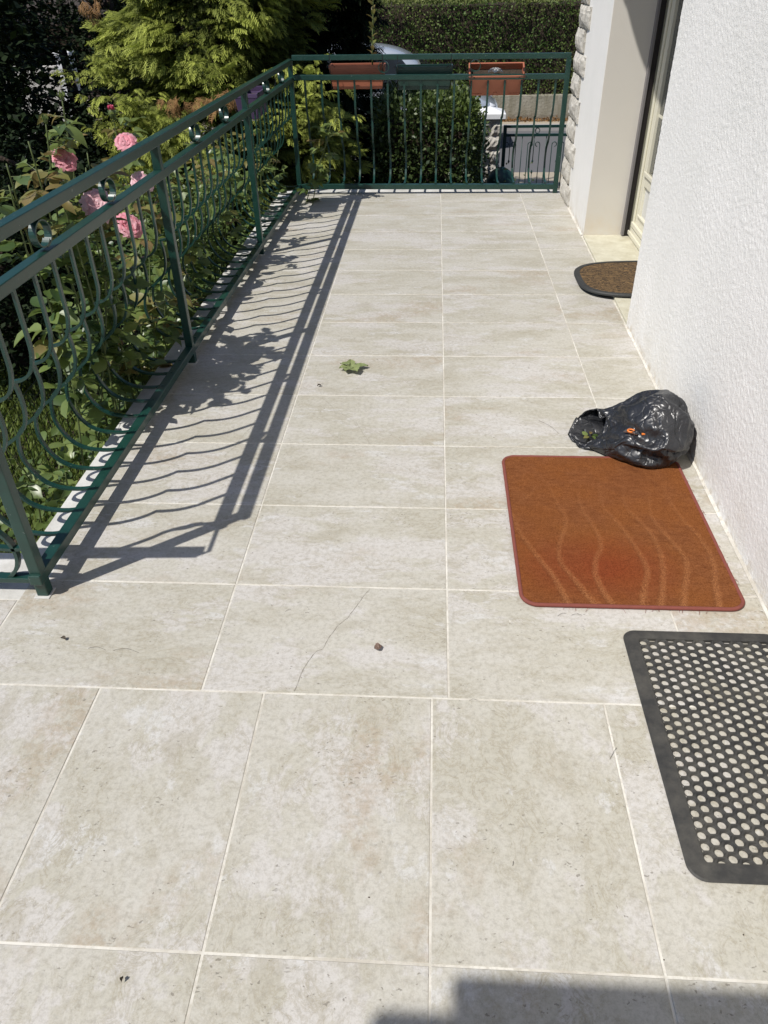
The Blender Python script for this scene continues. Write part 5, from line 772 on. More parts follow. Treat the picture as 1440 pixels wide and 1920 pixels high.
7,6,-4,0,0,1,-1,1,0,3,4,4,3,5,6,19,19,6,7,10,15,8,4,4,5,3,11,10,8,11,8,10,13,10,7,4,5,3,3,0,1,1,-2,-1,-4,-2,-4,-1,-2,-2,0,-2,-3,5,-2,-2,0,-3,-1,-3,1,0,4,3,3,2,3,3,6,4,20,0,6,8,9,8,18,2,4,0,4,14,7,11,8,10,11,8,3,7,6,4,5,3,4,2,0,-2,-1,-3,-3,-5,-1,-3,-2,1,-2,-3,0,-5,-3,-2,-4,-2,-1,1,2,1,3,3,2,3,4,6,19,8,13,8,11,13,11,0,2,3,4,14,13,10,11,13,11,12,11,9,7,7,6,4,8,5,2,1,-2,0,-3,-3,-5,0,-3,0,2,-2,-1,-1,-2,6,-5,4,-3,0,1,3,1,3,3,4,3,4,7,15,12,12,10,10,11,15,14,-8,7,2,12,8,13,13,12,12,12,10,10,7,6,5,6,5,4,2,0,-2,0,-3,-4,-6,-2,-2,-1,-3,-3,-1,-3,-2,4,-6,-6,0,4,1,2,5,7,5,4,3,7,12,17,5,4,9,8,8,14,13,6,2,14,15,10,16,15,13,14,11,10,9,6,6,4,5,5,5,1,1,-1,0,-3,-3,-6,-3,-2,0,-2,-5,-2,-3,-1,2,-5,-3,-3,0,1,3,4,6,4,6,7,10,15,5,11,6,8,11,9,11,11,8,14,4,12,14,10,17,15,14,13,11,9,6,5,4,5,3,5,1,0,-2,-1,-2,-4,-6,-3,-2,-1,-2,0,-1,-3,2,-5,-3,5,0,-1,2,3,6,6,5,7,10,11,18,4,8,8,4,7,11,11,8,9,5,11,13,16,12,15,14,14,12,11,9,6,5,3,3,2,1,1,-1,-1,-1,-1,-3,-5,-4,-2,-1,-2,-1,-1,-2,4,-4,2,-2,5,1,3,4,6,5,6,9,10,12,5,12,9,9,9,7,10,8,9,10,5,12,12,16,13,14,15,13,11,9,6,5,4,3,1,1,5,1,-1,-1,0,-2,-4,-3,-5,-2,0,-1,-1,-1,-3,5,-3,-5,-1,0,2,4,7,8,5,8,10,11,12,12,7,8,4,8,9,12,8,9,11,14,14,11,11,16,12,14,13,10,9,7,6,5,4,0,1,1,1,-1,-2,-1,0,-3,-3,-6,-2,0,0,-1,-1,0,1,-4,2,-4,-8,-6,4,6,5,5,9,10,10,11,7,11,6,5,7,8,7,8,7,12,16,16,9,18,17,9,13,12,10,9,8,6,6,5,1,1,1,3,-1,-1,-1,-1,-2,2,-6,-2,0,1,-1,0,0,0,-2,2,-4,0,2,-4,1,1,3,5,7,9,6,10,10,5,6,8,9,12,10,12,14,14,11,15,13,17,12,16,9,10,7,7,8,6,5,2,1,1,3,-1,-1,-1,0,-2,-1,-6,-3,0,1,-2,0,0,-2,0,1,0,-1,-3,-3,-1,1,1,4,7,6,10,9,4,6,8,-2,12,7,9,12,15,14,15,13,17,16,17,12,10,10,5,5,7,6,4,1,1,0,2,0,-1,-2,0,-2,-1,-6,-3,-1,1,-3,2,1,-2,5,2,1,-2,-2,2,0,3,4,6,8,6,4,0,6,5,5,8,-2,10,12,12,15,13,11,12,8,9,11,10,9,10,7,6,7,6,5,2,1,-1,2,0,0,-1,0,0,-1,-4,-7,-1,-1,-5,-1,0,-2,4,0,0,0,2,0,0,3,4,7,0,5,0,5,2,5,7,6,7,7,12,12,12,10,17,15,9,8,8,9,11,3,8,8,7,6,4,2,2,0,2,1,1,0,1,0,-1,-3,-5,-3,-1,-1,-2,6,-1,3,-1,0,0,0,1,0,3,4,6,6,-2,9,7,6,3,1,10,13,5,10,9,12,12,9,10,8,8,9,4,10,10,6,7,6,5,3,3,2,1,2,2,0,-2,0,-1,-2,-3,-4,-3,-2,1,-1,3,-1,1,0,5,3,-2,-2,5,2,4,-2,0,3,-4,-3,2,5,7,7,6,10,5,11,0,14,9,7,4,7,10,12,11,2,7,7,6,5,3,3,2,0,2,2,0,0,1,-1,-2,-2,-4,-3,-2,-1,-3,-1,3,1,0,2,2,2,1,1,2,6,7,1,4,5,9,-1,0,8,5,6,11,11,6,8,8,9,9,5,5,7,11,10,8,9,7,5,5,2,2,1,1,1,2,-1,0,1,0,-8,0,-3,-4,-2,-2,-2,-1,2,-1,3,1,0,1,0,2,3,-1,1,4,3,4,-2,3,6,7,11,10,5,9,12,7,10,10,5,7,10,10,6,-1,12,6,5,5,4,-2,2,2,1,2,1,-2,-2,-3,1,-7,2,2,0,-2,-3,-1,-1,1,1,3,-2,0,1,1,0,-1,0,0,5,5,5,5,7,7,8,8,10,10,5,8,9,5,9,3,9,8,7,6,9,5,10,4,4,5,6,1,2,1,3,2,4,-2,2,-1,-5,-4,-6,-5,-1,-3,-1,-1,4,-3,-2,0,0,3,2,-2,-2,7,4,4,4,3,3,5,6,5,6,7,5,9,8,9,7,4,4,11,8,6,4,5,8,2,5,2,1,-1,2,2,1,-4,8,4,-4,-3,0,-3,-3,-7,-5,-5,-1,-1,-2,-7,-2,-7,2,2,1,1,-1,5,0,5,4,4,4,3,0,8,10,12,10,11,10,6,9,7,-1,11,7,8,6,7,5,4,7,6,4,3,6,2,2,2,1,-1,1,5,-2,-4,-4,-6,-2,-7,2,-3,0,0,-3,0,-1,-7,3,1,2,6,3,6,5,-1,-3,-3,4,11,4,7,6,9,9,6,9,10,3,4,4,10,8,10,9,3,4,6,7,7,1,4,0,2,-1,2,5,-4,-3,-1,-2,-1,-7,6,4,-4,0,-2,-1,4,-5,-3,-3,-2,4,6,5,5,5,0,1,3,6,2,5,7,10,11,9,7,10,7,6,7,7,6,5,7,7,4,5,2,4,5,0,6,0,
1,0,3,3,-4,0,0,-2,-7,2,-7,-1,4,0,-2,0,-3,-3,0,-2,-2,-9,4,4,5,4,3,2,5,6,3,5,2,8,8,7,5,9,4,8,7,4,4,8,2,5,2,7,5,5,2,4,3,1,0,2,-2,4,-6,1,-9,-4,-2,1,8,-5,-7,0,0,-1,-2,-2,-2,-2,0,0,-3,-5,4,0,3,4,2,0,4,6,6,7,5,-3,9,7,7,6,5,7,6,5,3,6,3,4,7,4,3,2,0,3,0,5,4,-1,5,0,1,1,-4,5,-4,0,4,-7,-5,-4,-6,-4,2,-1,-2,-3,2,2,-7,-3,1,-3,-6,2,2,-1,4,6,8,6,6,-3,10,9,7,1,-2,-4,4,4,2,3,5,3,4,3,3,4,4,0,0,3,1,1,1,2,7,1,-1,0,-2,5,-1,-4,3,-1,-4,-3,1,0,4,-4,-3,-3,-6,1,5,2,-5,4,6,0,3,-2,2,7,-4,-5,3,1,5,1,5,0,2,4,3,3,2,5,2,0,2,1,4,3,3,5,-3,4,-2,0,4,-4,-1,-5,5,2,1,-1,4,2,-5,-5,-4,0,-6,-3,7,-6,2,0,2,3,3,-3,4,4,3,-4,3,8,-4,-4,10,2,5,2,6,1,2,2,3,2,3,3,2,2,1,1,1,2,2,-5,-1,-4,-1,-4,-1,-5,0,1,6,3,-4,0,4,-1,2,-1,-3,3,1,-3,0,1,1,1,1,-5,4,6,-1,1,4,-8,-3,7,-8,2,6,6,0,2,4,0,3,3,0,4,5,7,0,-3,-2,-2,-3,-1,-1,1,-3,3,-2,2,-3,-4,-4,1,-5,-3,-4,0,0,0,3,-2,1,3,-7,6,-2,-2,-2,4,-1,4,0,5,4,5,2,-5,0,1,-2,0,-1,4,-2,2,2,3,3,3,0,0,0,-2,0,0,-3,-3,-4,1,5,0,0,1,-5,1,-1,-5,-6,-1,1,0,-3,4,0,-1,0,-1,-2,-1,2,-1,-2,2,-1,5,0,0,1,2,-3,3,-1,-4,5,-3,-3,0,-1,0,-2,1,0,-1,-1,-1,-1,-2,0,1,1,1,2,-1,1,-1,2,1,2,-1,1,-2,0,0,2,0,2,0,0,-1,-1,-1,-1,0,3,-3,-1,2,-1,-1,0,-2,-1,-2,-2,0,-4,3,0,1,0,1,0,0,1,-1,0,0,0,1,-2,0,-1,0,2,1,3,1,0,2,-3,2,-3,0,3,0,0,2,3],[107,105,106,111,110,112,112,110,109,106,107,109,109,113,111,106,105,108,111,108,108,109,112,111,104,106,108,107,102,102,102,106,103,102,100,100,100,98,97,97,95,94,96,96,96,99,97,100,99,101,102,107,105,109,106,9,9,10,10,14,10,14,16,18,21,16,14,17,15,14,19,13,7,3,8,11,9,10,14,17,13,13,15,18,13,11,11,15,17,16,14,13,14,14,12,11,15,12,8,6,7,7,9,8,10,10,3,9,6,6,-20,-14,-14,-12,-11,-11,-16,-16,-12,-8,-6,-9,-7,-9,-6,-1,6,15,12,15,9,6,-5,-5,-8,-11,-19,-15,-15,-15,-13,-15,-19,-21,-23,-23,-18,-16,-21,-14,-17,-16,-16,-10,-8,-14,-16,-13,-16,-23,-21,-24,-25,-27,-21,8,10,8,3,2,7,10,18,17,11,13,20,16,16,16,12,9,7,17,15,11,12,10,6,3,1,9,0,6,8,6,3,5,8,8,10,8,3,2,-5,-3,-11,-5,-11,-13,-5,4,1,11,9,12,18,22,19,15,6,4,9,11,8,8,8,3,1,12,11,12,12,14,16,17,16,12,0,-7,-6,-3,1,2,7,8,10,9,0,-3,-10,-16,-20,-24,-20,-19,-11,-15,0,-6,2,-2,-14,-16,-5,-2,-6,-15,-19,-14,-11,-13,-11,2,0,0,-8,-1,-4,2,5,9,10,16,11,17,16,18,18,16,10,11,14,17,14,15,14,12,5,0,1,-4,-9,-11,0,4,6,19,15,19,7,-1,0,-13,4,-10,-4,-8,-5,-9,-11,-14,-3,-14,-3,-14,-7,-7,-14,-8,-2,2,2,4,12,2,8,9,12,15,15,18,17,18,17,20,20,14,8,13,13,3,4,-1,-2,2,-6,-2,7,-8,7,1,-1,-5,-6,-2,-14,-9,8,-9,0,-1,3,-5,-15,-10,-13,-11,-1,-8,-1,0,-6,-6,-1,-2,6,-5,4,5,10,3,7,9,12,16,15,18,10,19,18,16,12,13,9,11,9,5,5,4,-1,3,-5,0,-1,-9,1,-12,-5,-12,-7,-5,-4,-16,-20,-14,-18,-12,-2,0,-10,-4,-10,-10,-17,-11,-3,-6,1,-3,2,-3,8,8,0,11,18,13,10,16,13,15,5,16,3,1,1,13,19,13,6,7,8,2,8,-4,-5,-4,-2,-1,-11,-3,-4,-13,-10,-2,-7,-12,-15,-16,-21,-19,-20,-21,-12,-20,-17,-20,-17,-4,-8,-11,-4,-4,-2,0,13,8,10,19,14,2,9,12,10,18,8,15,12,14,16,19,8,16,15,11,16,5,6,-11,12,-1,6,-4,-5,-1,-4,-5,-2,-9,-2,-9,-10,-15,-8,-17,-12,-11,-8,-15,-13,-7,-6,-16,-15,-9,-13,-6,1,7,-1,1,13,11,9,14,20,14,13,12,11,17,6,7,13,18,16,16,15,10,9,4,3,1,16,-6,15,8,-3,-6,-1,-9,-13,-6,-7,-6,2,-7,-13,-11,-8,-19,-17,-19,-17,-4,-13,6,3,
-11,-10,-4,-6,-10,-8,7,10,5,10,13,11,18,13,13,0,11,8,14,7,10,1,12,18,1,7,8,4,6,9,8,12,-6,-9,-11,-3,-5,-1,-4,-3,-9,-6,-9,-13,-10,-5,-10,1,8,17,9,-10,3,-8,4,2,-8,-9,1,11,15,12,-1,8,12,12,12,14,16,2,14,3,17,16,14,5,9,-5,8,11,7,13,12,6,13,2,6,8,7,4,16,14,1,-1,-7,-2,-4,-9,1,10,-4,19,18,12,1,11,6,-5,-5,4,8,-7,2,-1,-3,-3,-1,9,3,6,7,11,13,15,16,8,0,-3,15,15,15,0,9,7,7,9,11,7,9,2,3,1,-2,2,10,1,2,1,3,-7,-1,-13,3,-8,-7,0,-21,-4,-13,-19,-15,10,-9,0,6,8,3,2,-7,-6,-2,-1,-3,-1,-4,-2,7,7,13,14,2,14,12,4,9,11,4,9,6,14,10,7,2,12,10,4,-1,10,4,4,-3,-3,4,2,-6,-6,9,-10,1,-15,-2,-4,-16,-8,4,2,-4,5,-6,-5,7,1,0,2,-3,-1,-7,-1,2,5,4,4,-6,11,12,7,10,10,13,9,6,4,2,0,10,12,7,8,6,2,6,-2,-6,9,11,9,-7,-2,-4,-4,-5,-1,2,-11,4,-7,7,-4,1,-5,-9,-10,7,-6,-1,5,3,-3,-2,-2,-1,2,5,5,2,3,5,0,2,12,9,9,9,12,13,3,7,12,11,12,11,7,3,1,7,4,5,12,8,-2,4,2,-5,-3,-4,-5,-1,-5,-2,12,2,-7,3,-3,-2,5,5,5,-3,-6,1,7,-16,-2,1,-4,5,4,6,2,3,2,6,5,10,9,3,8,11,13,7,8,11,11,11,11,7,7,5,6,3,-4,-2,6,10,2,-1,-10,-2,-3,-4,-2,-6,6,1,7,0,-2,2,1,-7,-9,0,-2,4,-7,6,0,-9,1,3,3,3,-2,3,0,5,6,3,8,7,6,8,9,2,5,7,11,12,9,9,7,4,11,4,2,6,1,10,6,-2,5,-1,0,-2,-4,-3,-7,7,-2,-6,2,-1,-5,5,4,0,-1,0,-3,11,12,5,-4,-4,3,0,4,3,-1,2,2,6,2,7,7,6,8,9,9,7,7,1,11,10,9,6,3,-6,2,2,10,2,5,-1,5,5,2,1,-3,-3,-2,-4,5,9,3,-2,2,0,-4,3,2,-1,0,1,-3,6,4,-1,1,3,3,1,4,0,2,-1,6,3,7,7,6,8,8,3,5,8,4,10,8,7,6,2,2,3,3,-5,5,-1,3,3,4,3,2,-3,-2,-4,-2,5,-3,-4,2,3,3,0,1,6,-2,1,-5,-3,5,3,1,3,-1,2,3,4,-1,-6,0,7,2,5,6,6,7,7,-1,5,7,4,5,5,6,2,3,3,6,2,1,6,9,4,5,3,2,3,4,-2,-3,-1,4,-3,12,-2,-5,-2,3,-5,0,-1,0,-4,2,4,4,1,2,5,2,2,3,7,2,-1,5,3,5,6,5,2,6,5,-4,7,4,3,6,6,4,2,5,-8,3,1,6,5,6,3,2,2,1,2,-2,-4,1,3,-4,2,0,3,0,4,-1,-2,1,0,2,-5,3,3,4,3,5,3,2,2,-6,3,0,4,2,5,6,7,5,5,8,6,7,4,7,4,2,-2,5,4,1,2,1,8,5,4,-1,2,3,1,1,-1,-3,2,1,-3,1,2,-3,-1,-10,4,-5,1,1,2,-4,2,3,3,3,0,4,2,2,1,2,0,3,4,3,7,7,6,4,7,7,8,6,4,4,2,3,3,-2,2,3,2,2,4,4,3,1,3,1,0,-1,-4,3,0,-3,-2,1,1,0,2,0,9,-1,2,0,-1,0,4,3,2,1,0,3,2,2,3,1,3,3,3,6,8,3,4,8,7,5,5,6,4,1,3,0,-7,5,2,2,5,4,2,3,1,3,-1,1,-1,-4,3,0,-2,-13,-3,-1,0,2,-6,-4,-6,3,-1,0,0,4,2,3,1,3,1,2,4,3,2,0,4,4,6,5,5,2,7,7,6,5,2,2,1,1,5,2,7,3,2,-2,1,0,1,-1,1,-1,1,0,-7,4,-1,0,5,0,5,4,-4,2,-6,-1,5,0,0,0,5,2,2,1,0,2,1,6,2,2,1,3,3,7,6,7,-2,8,8,2,7,7,3,1,-1,-2,3,3,3,2,-2,1,-2,0,0,2,-3,0,0,-2,4,-1,0,-1,0,-4,2,0,-4,12,-1,2,0,0,-1,4,1,2,1,0,1,1,2,3,1,1,3,3,6,7,7,7,7,7,4,7,7,2,1,3,3,5,2,3,3,-1,2,1,3,-3,0,-3,0,0,-2,2,-1,5,-1,3,-1,2,2,0,-2,3,1,-1,0,0,3,2,1,0,1,1,0,2,2,3,0,3,2,6,7,2,5,6,8,4,8,5,2,0,5,3,6,0,1,3,-1,-1,2,0,3,0,0,1,0,-2,2,-2,2,-8,1,0,-8,4,0,-2,-1,1,0,0,-1,3,1,1,0,1,1,-2,-1,2,2,1,2,-5,6,9,-2,-1,5,7,4,7,4,2,-1,2,5,3,0,3,3,-1,-1,4,1,3,-2,5,0,0,-1,3,-4,-9,0,-4,1,0,-3,3,0,-1,0,-1,0,0,3,1,0,1,1,0,0,2,1,3,0,2,-2,6,-5,9,7,4,8,5,8,4,-4,2,-3,5,0,-2,2,3,-1,-1,-1,0,4,-1,5,0,0,-1,2,-3,3,-1,0,-1,2,-1,-3,0,-1,1,0,0,0,3,1,1,1,1,1,1,1,-4,3,1,3,-2,7,-1,0,4,3,7,5,7,4,-3,1,2,4,5,2,3,3,8,-8,1,-1,-3,-1,4,1,0,-1,1,-2,-5,0,1,3,-1,-1,2,-2,-1,1,0,0,-4,2,1,0,1,0,0,0,1,1,-2,1,3,-2,4,7,-1,2,4,6,5,6,2,-2,-5,3,3,1,5,3,4,3,5,1,1,-5,-1,1,1,1,-1,2,-3,-1,2,-1,-2,1,2,-1,-2,-1,0,0,0,-3,1,1,0,0,0,0,2,4,4,0,2,3,
0,0,3,2,1,2,6,6,5,2,-1,5,7,4,6,6,2,3,2,8,2,1,1,-1,0,1,0,0,0,-1,-1,-2,2,-1,0,-3,9,1,0,1,0,0,-3,0,1,0,1,0,0,1,2,-3,1,1,2,3,-1,1,1,1,-2,6,6,5,-1,-1,3,5,4,-2,3,3,4,2,5,2,1,1,-1,-1,2,2,0,-2,-8,-1,6,0,5,0,8,-5,-3,3,0,0,-1,1,-5,1,1,3,0,0,3,1,1,2,2,-1,-3,-2,1,0,1,-3,4,6,4,0,0,-5,0,2,4,8,3,3,1,1,3,0,1,0,0,1,2,0,-1,-1,-1,-6,0,-5,1,-2,-1,-3,-3,-1,0,0,0,6,1,0,1,0,1,-2,0,0,1,0,-5,-3,-2,1,0,-1,-1,3,6,4,-1,0,2,-2,1,6,4,3,4,3,-1,-1,1,1,-1,-1,1,2,0,0,1,0,0,-2,0,-1,8,-4,-1,-7,0,1,-1,0,4,2,0,1,-2,0,-1,0,0,1,1,2,-2,-2,0,0,-1,0,2,5,3,0,0,1,-1,1,8,4,5,4,0,-6,2,1,0,-1,-1,1,3,1,0,6,3,3,0,2,3,-10,1,0,1,0,0,0,0,3,2,-1,1,0,0,0,0,2,1,2,4,-1,-2,0,0,-2,-1,0,6,3,-1,1,1,-1,1,5,-3,3,3,3,-6,3,1,-2,0,-1,1,3,1,-2,2,0,-1,2,-2,6,2,-1,-1,-2,2,2,-1,0,2,2,1,0,0,0,-1,0,1,1,1,1,0,1,0,0,-1,0,0,6,0,-1,1,2,0,1,3,-3,-2,2,-8,-5,0,1,1,-1,-1,1,3,0,-2,-2,2,1,-1,3,1,4,2,0,0,1,1,-1,4,0,2,0,0,-1,1,1,0,2,2,0,0,0,0,0,-4,-2,-2,0,6,-3,-1,2,2,-1,1,2,1,-4,1,-3,-5,-4,2,1,2,-3,1,3,1,-2,-5,1,-3,-1,-3,-7,-7,-2,0,1,-1,2,-1,3,-1,2,1,0,0,0,1,0,3,3,0,-1,-1,-1,-2,-3,-1,-1,0,6,-3,0,0,-1,-1,1,-2,-5,-3,0,-1,-6,-6,1,1,2,1,1,3,1,-3,-3,6,1,0,2,2,-2,0,0,-1,-5,2,0,0,-2,2,0,0,0,1,5,0,3,2,3,-2,1,0,-2,-4,-3,-3,-1,-2,-3,-1,0,0,0,0,-3,-2,-1,-3,1,-4,-8,0,1,3,1,1,5,0,-4,-6,1,1,0,5,2,0,0,0,0,-14,3,0,2,-6,2,-1,0,1,1,3,0,2,2,2,-3,-1,0,-3,-6,-3,-1,-1,-2,-2,-1,-2,-1,0,1,-3,-2,-1,-4,1,-3,-7,-8,1,2,2,2,0,1,-3,8,-9,-2,5,2,-5,-1,0,0,0,-6,6,3,2,0,6,3,-2,1,-2,2,0,2,2,-6,-3,0,-1,-2,-4,-2,-1,-1,-2,-1,-2,-2,-2,4,1,-3,-3,1,-1,2,-3,-6,3,2,3,1,2,2,1,-3,2,-3,0,-4,4,-1,0,0,0,1,-1,4,2,3,2,-3,1,0,2,-1,2,0,2,2,3,-4,0,-1,-3,-5,-5,-1,-2,-3,-2,-1,-2,-3,-3,1,-3,-2,-6,-2,2,1,-1,-4,2,6,2,1,2,3,-12,-6,0,0,1,-9,10,1,0,5,1,4,1,3,3,4,-1,1,0,4,-1,1,-1,2,2,1,-9,0,0,-3,-4,-5,2,-2,-2,-3,-2,-2,-4,-6,-1,2,0,-2,1,2,2,9,7,5,6,6,2,2,8,2,-6,0,2,7,6,2,2,0,-5,4,2,1,3,3,-4,0,2,0,-4,0,0,1,1,1,-2,-6,-1,-3,-3,-5,-7,-5,-3,-3,-3,-2,-1,-3,-4,-1,-2,-2,-8,-7,3,4,1,2,3,0,-3,2,2,-6,-1,-3,-3,-2,-3,-2,-1,3,13,0,1,9,-1,2,3,4,1,2,1,0,0,-1,1,-1,0,-3,-5,0,-2,-5,-4,-8,-5,-3,-3,-3,-4,0,2,-2,-5,-4,-3,0,-4,3,-2,5,0,0,1,0,2,1,0,9,5,6,3,3,12,-4,7,-9,5,9,1,0,2,2,-4,3,2,3,0,0,-2,2,1,0,-8,-3,-1,-4,-6,-1,-4,-6,-4,-4,-5,-3,0,-1,-1,-5,-5,0,-6,1,1,0,5,-2,-3,-2,3,2,1,9,-6,-3,-6,-3,-5,-7,10,5,20,-1,-6,3,-1,2,2,2,2,4,3,1,0,-3,1,0,-1,-11,0,0,-2,-2,-6,-7,-8,-5,-4,-4,-6,-6,-9,1,-7,-4,-7,-4,3,2,0,4,-1,-3,0,5,2,3,1,16,13,0,3,-4,-9,-13,-12,-13,18,-5,6,-1,1,0,2,3,3,3,0,1,-3,1,-3,-5,-8,0,-1,-8,-2,-5,0,-3,-6,-5,-1,-9,-7,-7,4,-9,-3,-3,-1,4,1,1,3,0,1,-1,3,4,3,0,0,1,3,-3,6,8,-2,12,8,-16,2,8,-2,1,0,8,4,2,3,1,0,-4,3,-4,-5,-7,0,-2,-7,-4,10,1,-2,-12,-6,-7,-8,-9,4,-9,2,-5,-5,1,5,0,1,1,0,-5,-1,0,3,3,0,-6,-9,1,5,5,7,2,4,6,3,10,6,-3,2,-4,0,3,3,4,1,0,0,-3,-4,-7,-6,-1,-4,-1,-11,-9,3,-2,-3,-7,-7,-8,-10,-1,-10,-7,-6,-5,1,10,1,1,-2,0,-1,0,0,5,2,1,5,8,-4,-4,-7,-14,14,1,3,1,8,7,2,2,1,-1,3,5,4,1,-1,1,-4,-5,-8,-1,-1,-10,-3,-9,-9,-9,-13,-5,-8,-7,-8,-7,-7,-4,-6,-7,-1,5,-2,0,3,-2,-2,1,5,0,2,2,3,3,3,14,9,15,20,1,-4,1,6,10,7,3,2,3,1,4,4,4,0,0,1,-4,-4,-11,0,0,-6,-4,-8,-8,-11,-7,-9,-9,-9,-8,0,-7,-7,-3,-1,-1,9,1,-4,2,-5,-2,-2,1,1,1,1,2,-3,
-10,2,-4,-16,-3,1,2,-1,11,12,5,4,2,2,2,4,3,4,2,0,1,-4,-4,-9,-1,-1,-5,-5,-5,-8,-12,-3,-7,-7,-6,-7,-7,-8,-3,-4,2,-1,14,4,3,5,-4,-2,2,-2,2,-4,-2,0,-5,5,1,21,18,2,1,2,-5,6,6,6,3,2,1,1,4,4,4,1,-1,-1,-4,-4,-8,-1,-1,-5,-8,-7,-7,-6,-10,-7,-7,-6,-7,-6,-8,-1,-2,-5,19,-5,-8,-2,2,-4,-2,-3,1,0,2,-2,-1,-2,5,12,-1,-2,1,2,2,6,4,6,5,5,3,1,1,4,3,3,2,-1,-2,-8,-4,-2,-1,-6,-1,-8,-8,-6,-6,-9,-7,-6,-7,-4,-4,-7,-11,-14,-4,-6,-3,-5,-9,-1,-3,-8,-2,-6,-2,-1,-1,-1,-1,5,-5,1,-1,1,1,-4,1,4,5,5,4,3,1,1,5,2,3,3,0,-2,-2,-4,-2,-2,-10,-6,-12,-10,-6,-7,-6,-3,-10,-7,-3,-9,-13,-9,0,15,-5,-3,2,-9,-3,4,0,-5,2,-2,-1,-1,-2,-1,6,-5,1,-2,0,0,-1,2,3,5,5,5,4,1,1,4,2,2,2,0,-4,1,-5,-1,-1,-10,-5,-7,-9,-6,-6,-4,-4,-10,-8,-10,-14,-13,-3,-12,-6,-5,-10,-9,-9,-5,-3,-3,-2,-2,-5,-8,-3,-3,-1,-1,-3,1,-3,0,1,0,1,2,4,4,5,3,1,1,2,2,1,4,0,0,-2,-6,-1,-4,-5,-1,-11,-9,-3,-4,-4,-6,-9,-13,-15,-14,-4,-19,-3,-16,2,-5,-10,-8,-5,-5,-5,-10,-5,-7,-6,-3,-2,-1,-2,-3,0,-2,0,1,0,1,3,3,5,6,3,2,2,1,1,2,4,0,-1,-2,-5,-2,-7,-2,-4,-13,1,-2,-3,-3,-8,-5,-16,-15,-14,-17,-4,0,-12,-6,-5,-9,-7,-7,-5,-5,-7,-7,-6,-4,-2,-2,-1,-3,0,-1,-1,0,0,0,0,0,3,5,6,4,2,3,0,2,1,4,-1,-1,-2,-8,-3,-8,-6,-6,-11,1,4,2,1,-8,-16,-15,-16,-13,-15,-11,-15,0,-9,-10,-8,-6,-8,-6,-7,-1,-8,-5,-1,-4,-2,-1,-2,0,-1,-1,0,-1,1,-1,1,1,4,6,4,2,3,1,2,1,4,-1,-1,-1,-2,-2,-6,-1,-7,-1,-11,-2,2,-3,-10,-15,-16,-15,-6,2,3,-5,-2,-14,-9,-8,-1,-10,-7,-8,-7,-13,-2,-8,-7,0,-3,-3,2,-2,0,0,-2,1,0,1,1,5,6,4,2,3,0,3,1,3,1,-1,-2,-2,-2,-5,-2,-9,-12,-5,-11,-10,-15,-14,-13,-13,-14,-13,-9,-10,-2,-6,-10,-8,-7,-7,-3,-8,-8,-3,-5,-9,-5,-3,-3,0,-4,3,-3,0,0,-1,2,-1,2,1,4,4,4,3,3,1,3,1,3,2,-2,-2,-2,-5,-3,-3,-10,-9,-12,-13,-10,-14,-16,-12,-13,-9,4,3,2,2,-12,-2,-9,-3,-4,-6,-8,-9,-8,-4,3,3,-6,-1,1,-5,6,-5,1,0,0,2,0,2,2,3,5,5,3,4,1,3,0,1,4,0,-4,0,-4,0,-3,-10,-6,-2,-8,-10,-6,-6,-13,-13,-7,-14,-12,-2,-7,-10,-11,-8,-9,-6,-7,-9,-4,-5,-7,-6,-7,-1,0,0,-2,3,-4,1,0,2,2,1,4,2,4,4,3,3,-3,1,1,-1,1,3,-2,0,0,-7,-1,-6,-9,0,0,3,-13,-7,-10,-12,-1,-5,-6,1,-12,-10,-10,-13,-2,-3,-9,-8,-10,-1,-4,-5,-15,-7,0,0,0,9,-1,-2,1,-1,1,3,1,3,2,3,7,3,4,1,1,1,-1,-1,3,2,1,2,-1,0,-6,-9,0,-1,-1,1,-7,-12,-11,-9,11,-2,-9,-8,-13,-7,-9,-6,-6,-5,-12,-9,-8,-10,-5,-7,-1,1,-7,-2,3,-5,0,1,0,1,3,1,3,3,2,5,1,3,0,0,0,0,-1,3,3,0,2,-1,0,-7,8,5,-4,-7,-7,-7,-10,5,3,-9,0,-14,-13,-13,-9,-8,-12,-3,-4,-10,-6,-5,-7,-15,5,5,-1,5,2,3,-3,4,1,0,2,3,1,2,2,2,4,3,3,1,1,0,0,-1,1,2,0,4,3,-1,-7,7,6,5,1,-5,-8,-11,-9,1,-4,-12,-9,-13,-14,-8,-5,-12,-8,-6,0,-4,-10,-12,-2,-6,-10,-1,4,2,0,4,-5,1,0,2,2,2,3,3,2,0,3,2,1,2,0,0,0,0,2,3,3,3,-8,7,2,-7,-5,-3,-4,-10,9,-7,-10,-12,-12,-6,-13,-10,-9,-8,-9,-14,2,-6,-4,-12,-13,-2,-1,-6,-6,-12,2,-2,-1,2,0,0,2,-2,1,2,2,0,1,3,1,3,2,0,3,1,1,2,4,2,3,-1,8,-5,-8,-8,-3,-3,0,-5,2,-11,-10,-9,-13,-8,-10,-11,-8,0,-8,-13,-1,-6,-9,-4,-2,-2,-3,2,9,2,-4,-8,7,8,-4,-2,0,2,2,0,1,2,4,3,2,0,-1,-2,-3,5,1,5,4,4,8,1,-9,-10,-10,-9,3,7,-9,-6,-10,-12,-11,-11,2,1,-13,-5,-9,3,-10,-9,-6,-6,2,-4,-5,-5,-5,3,5,-7,3,3,5,2,0,2,2,2,4,-5,6,6,5,6,1,1,-4,-2,-2,6,4,3,-1,6,-6,-7,-8,-9,-9,-6,-9,-7,-10,-6,-4,-4,2,-11,-6,-7,-2,-3,-4,-4,-12,-5,-3,-7,-3,1,-4,-3,3,-4,-1,-5,-2,0,9,-2,0,
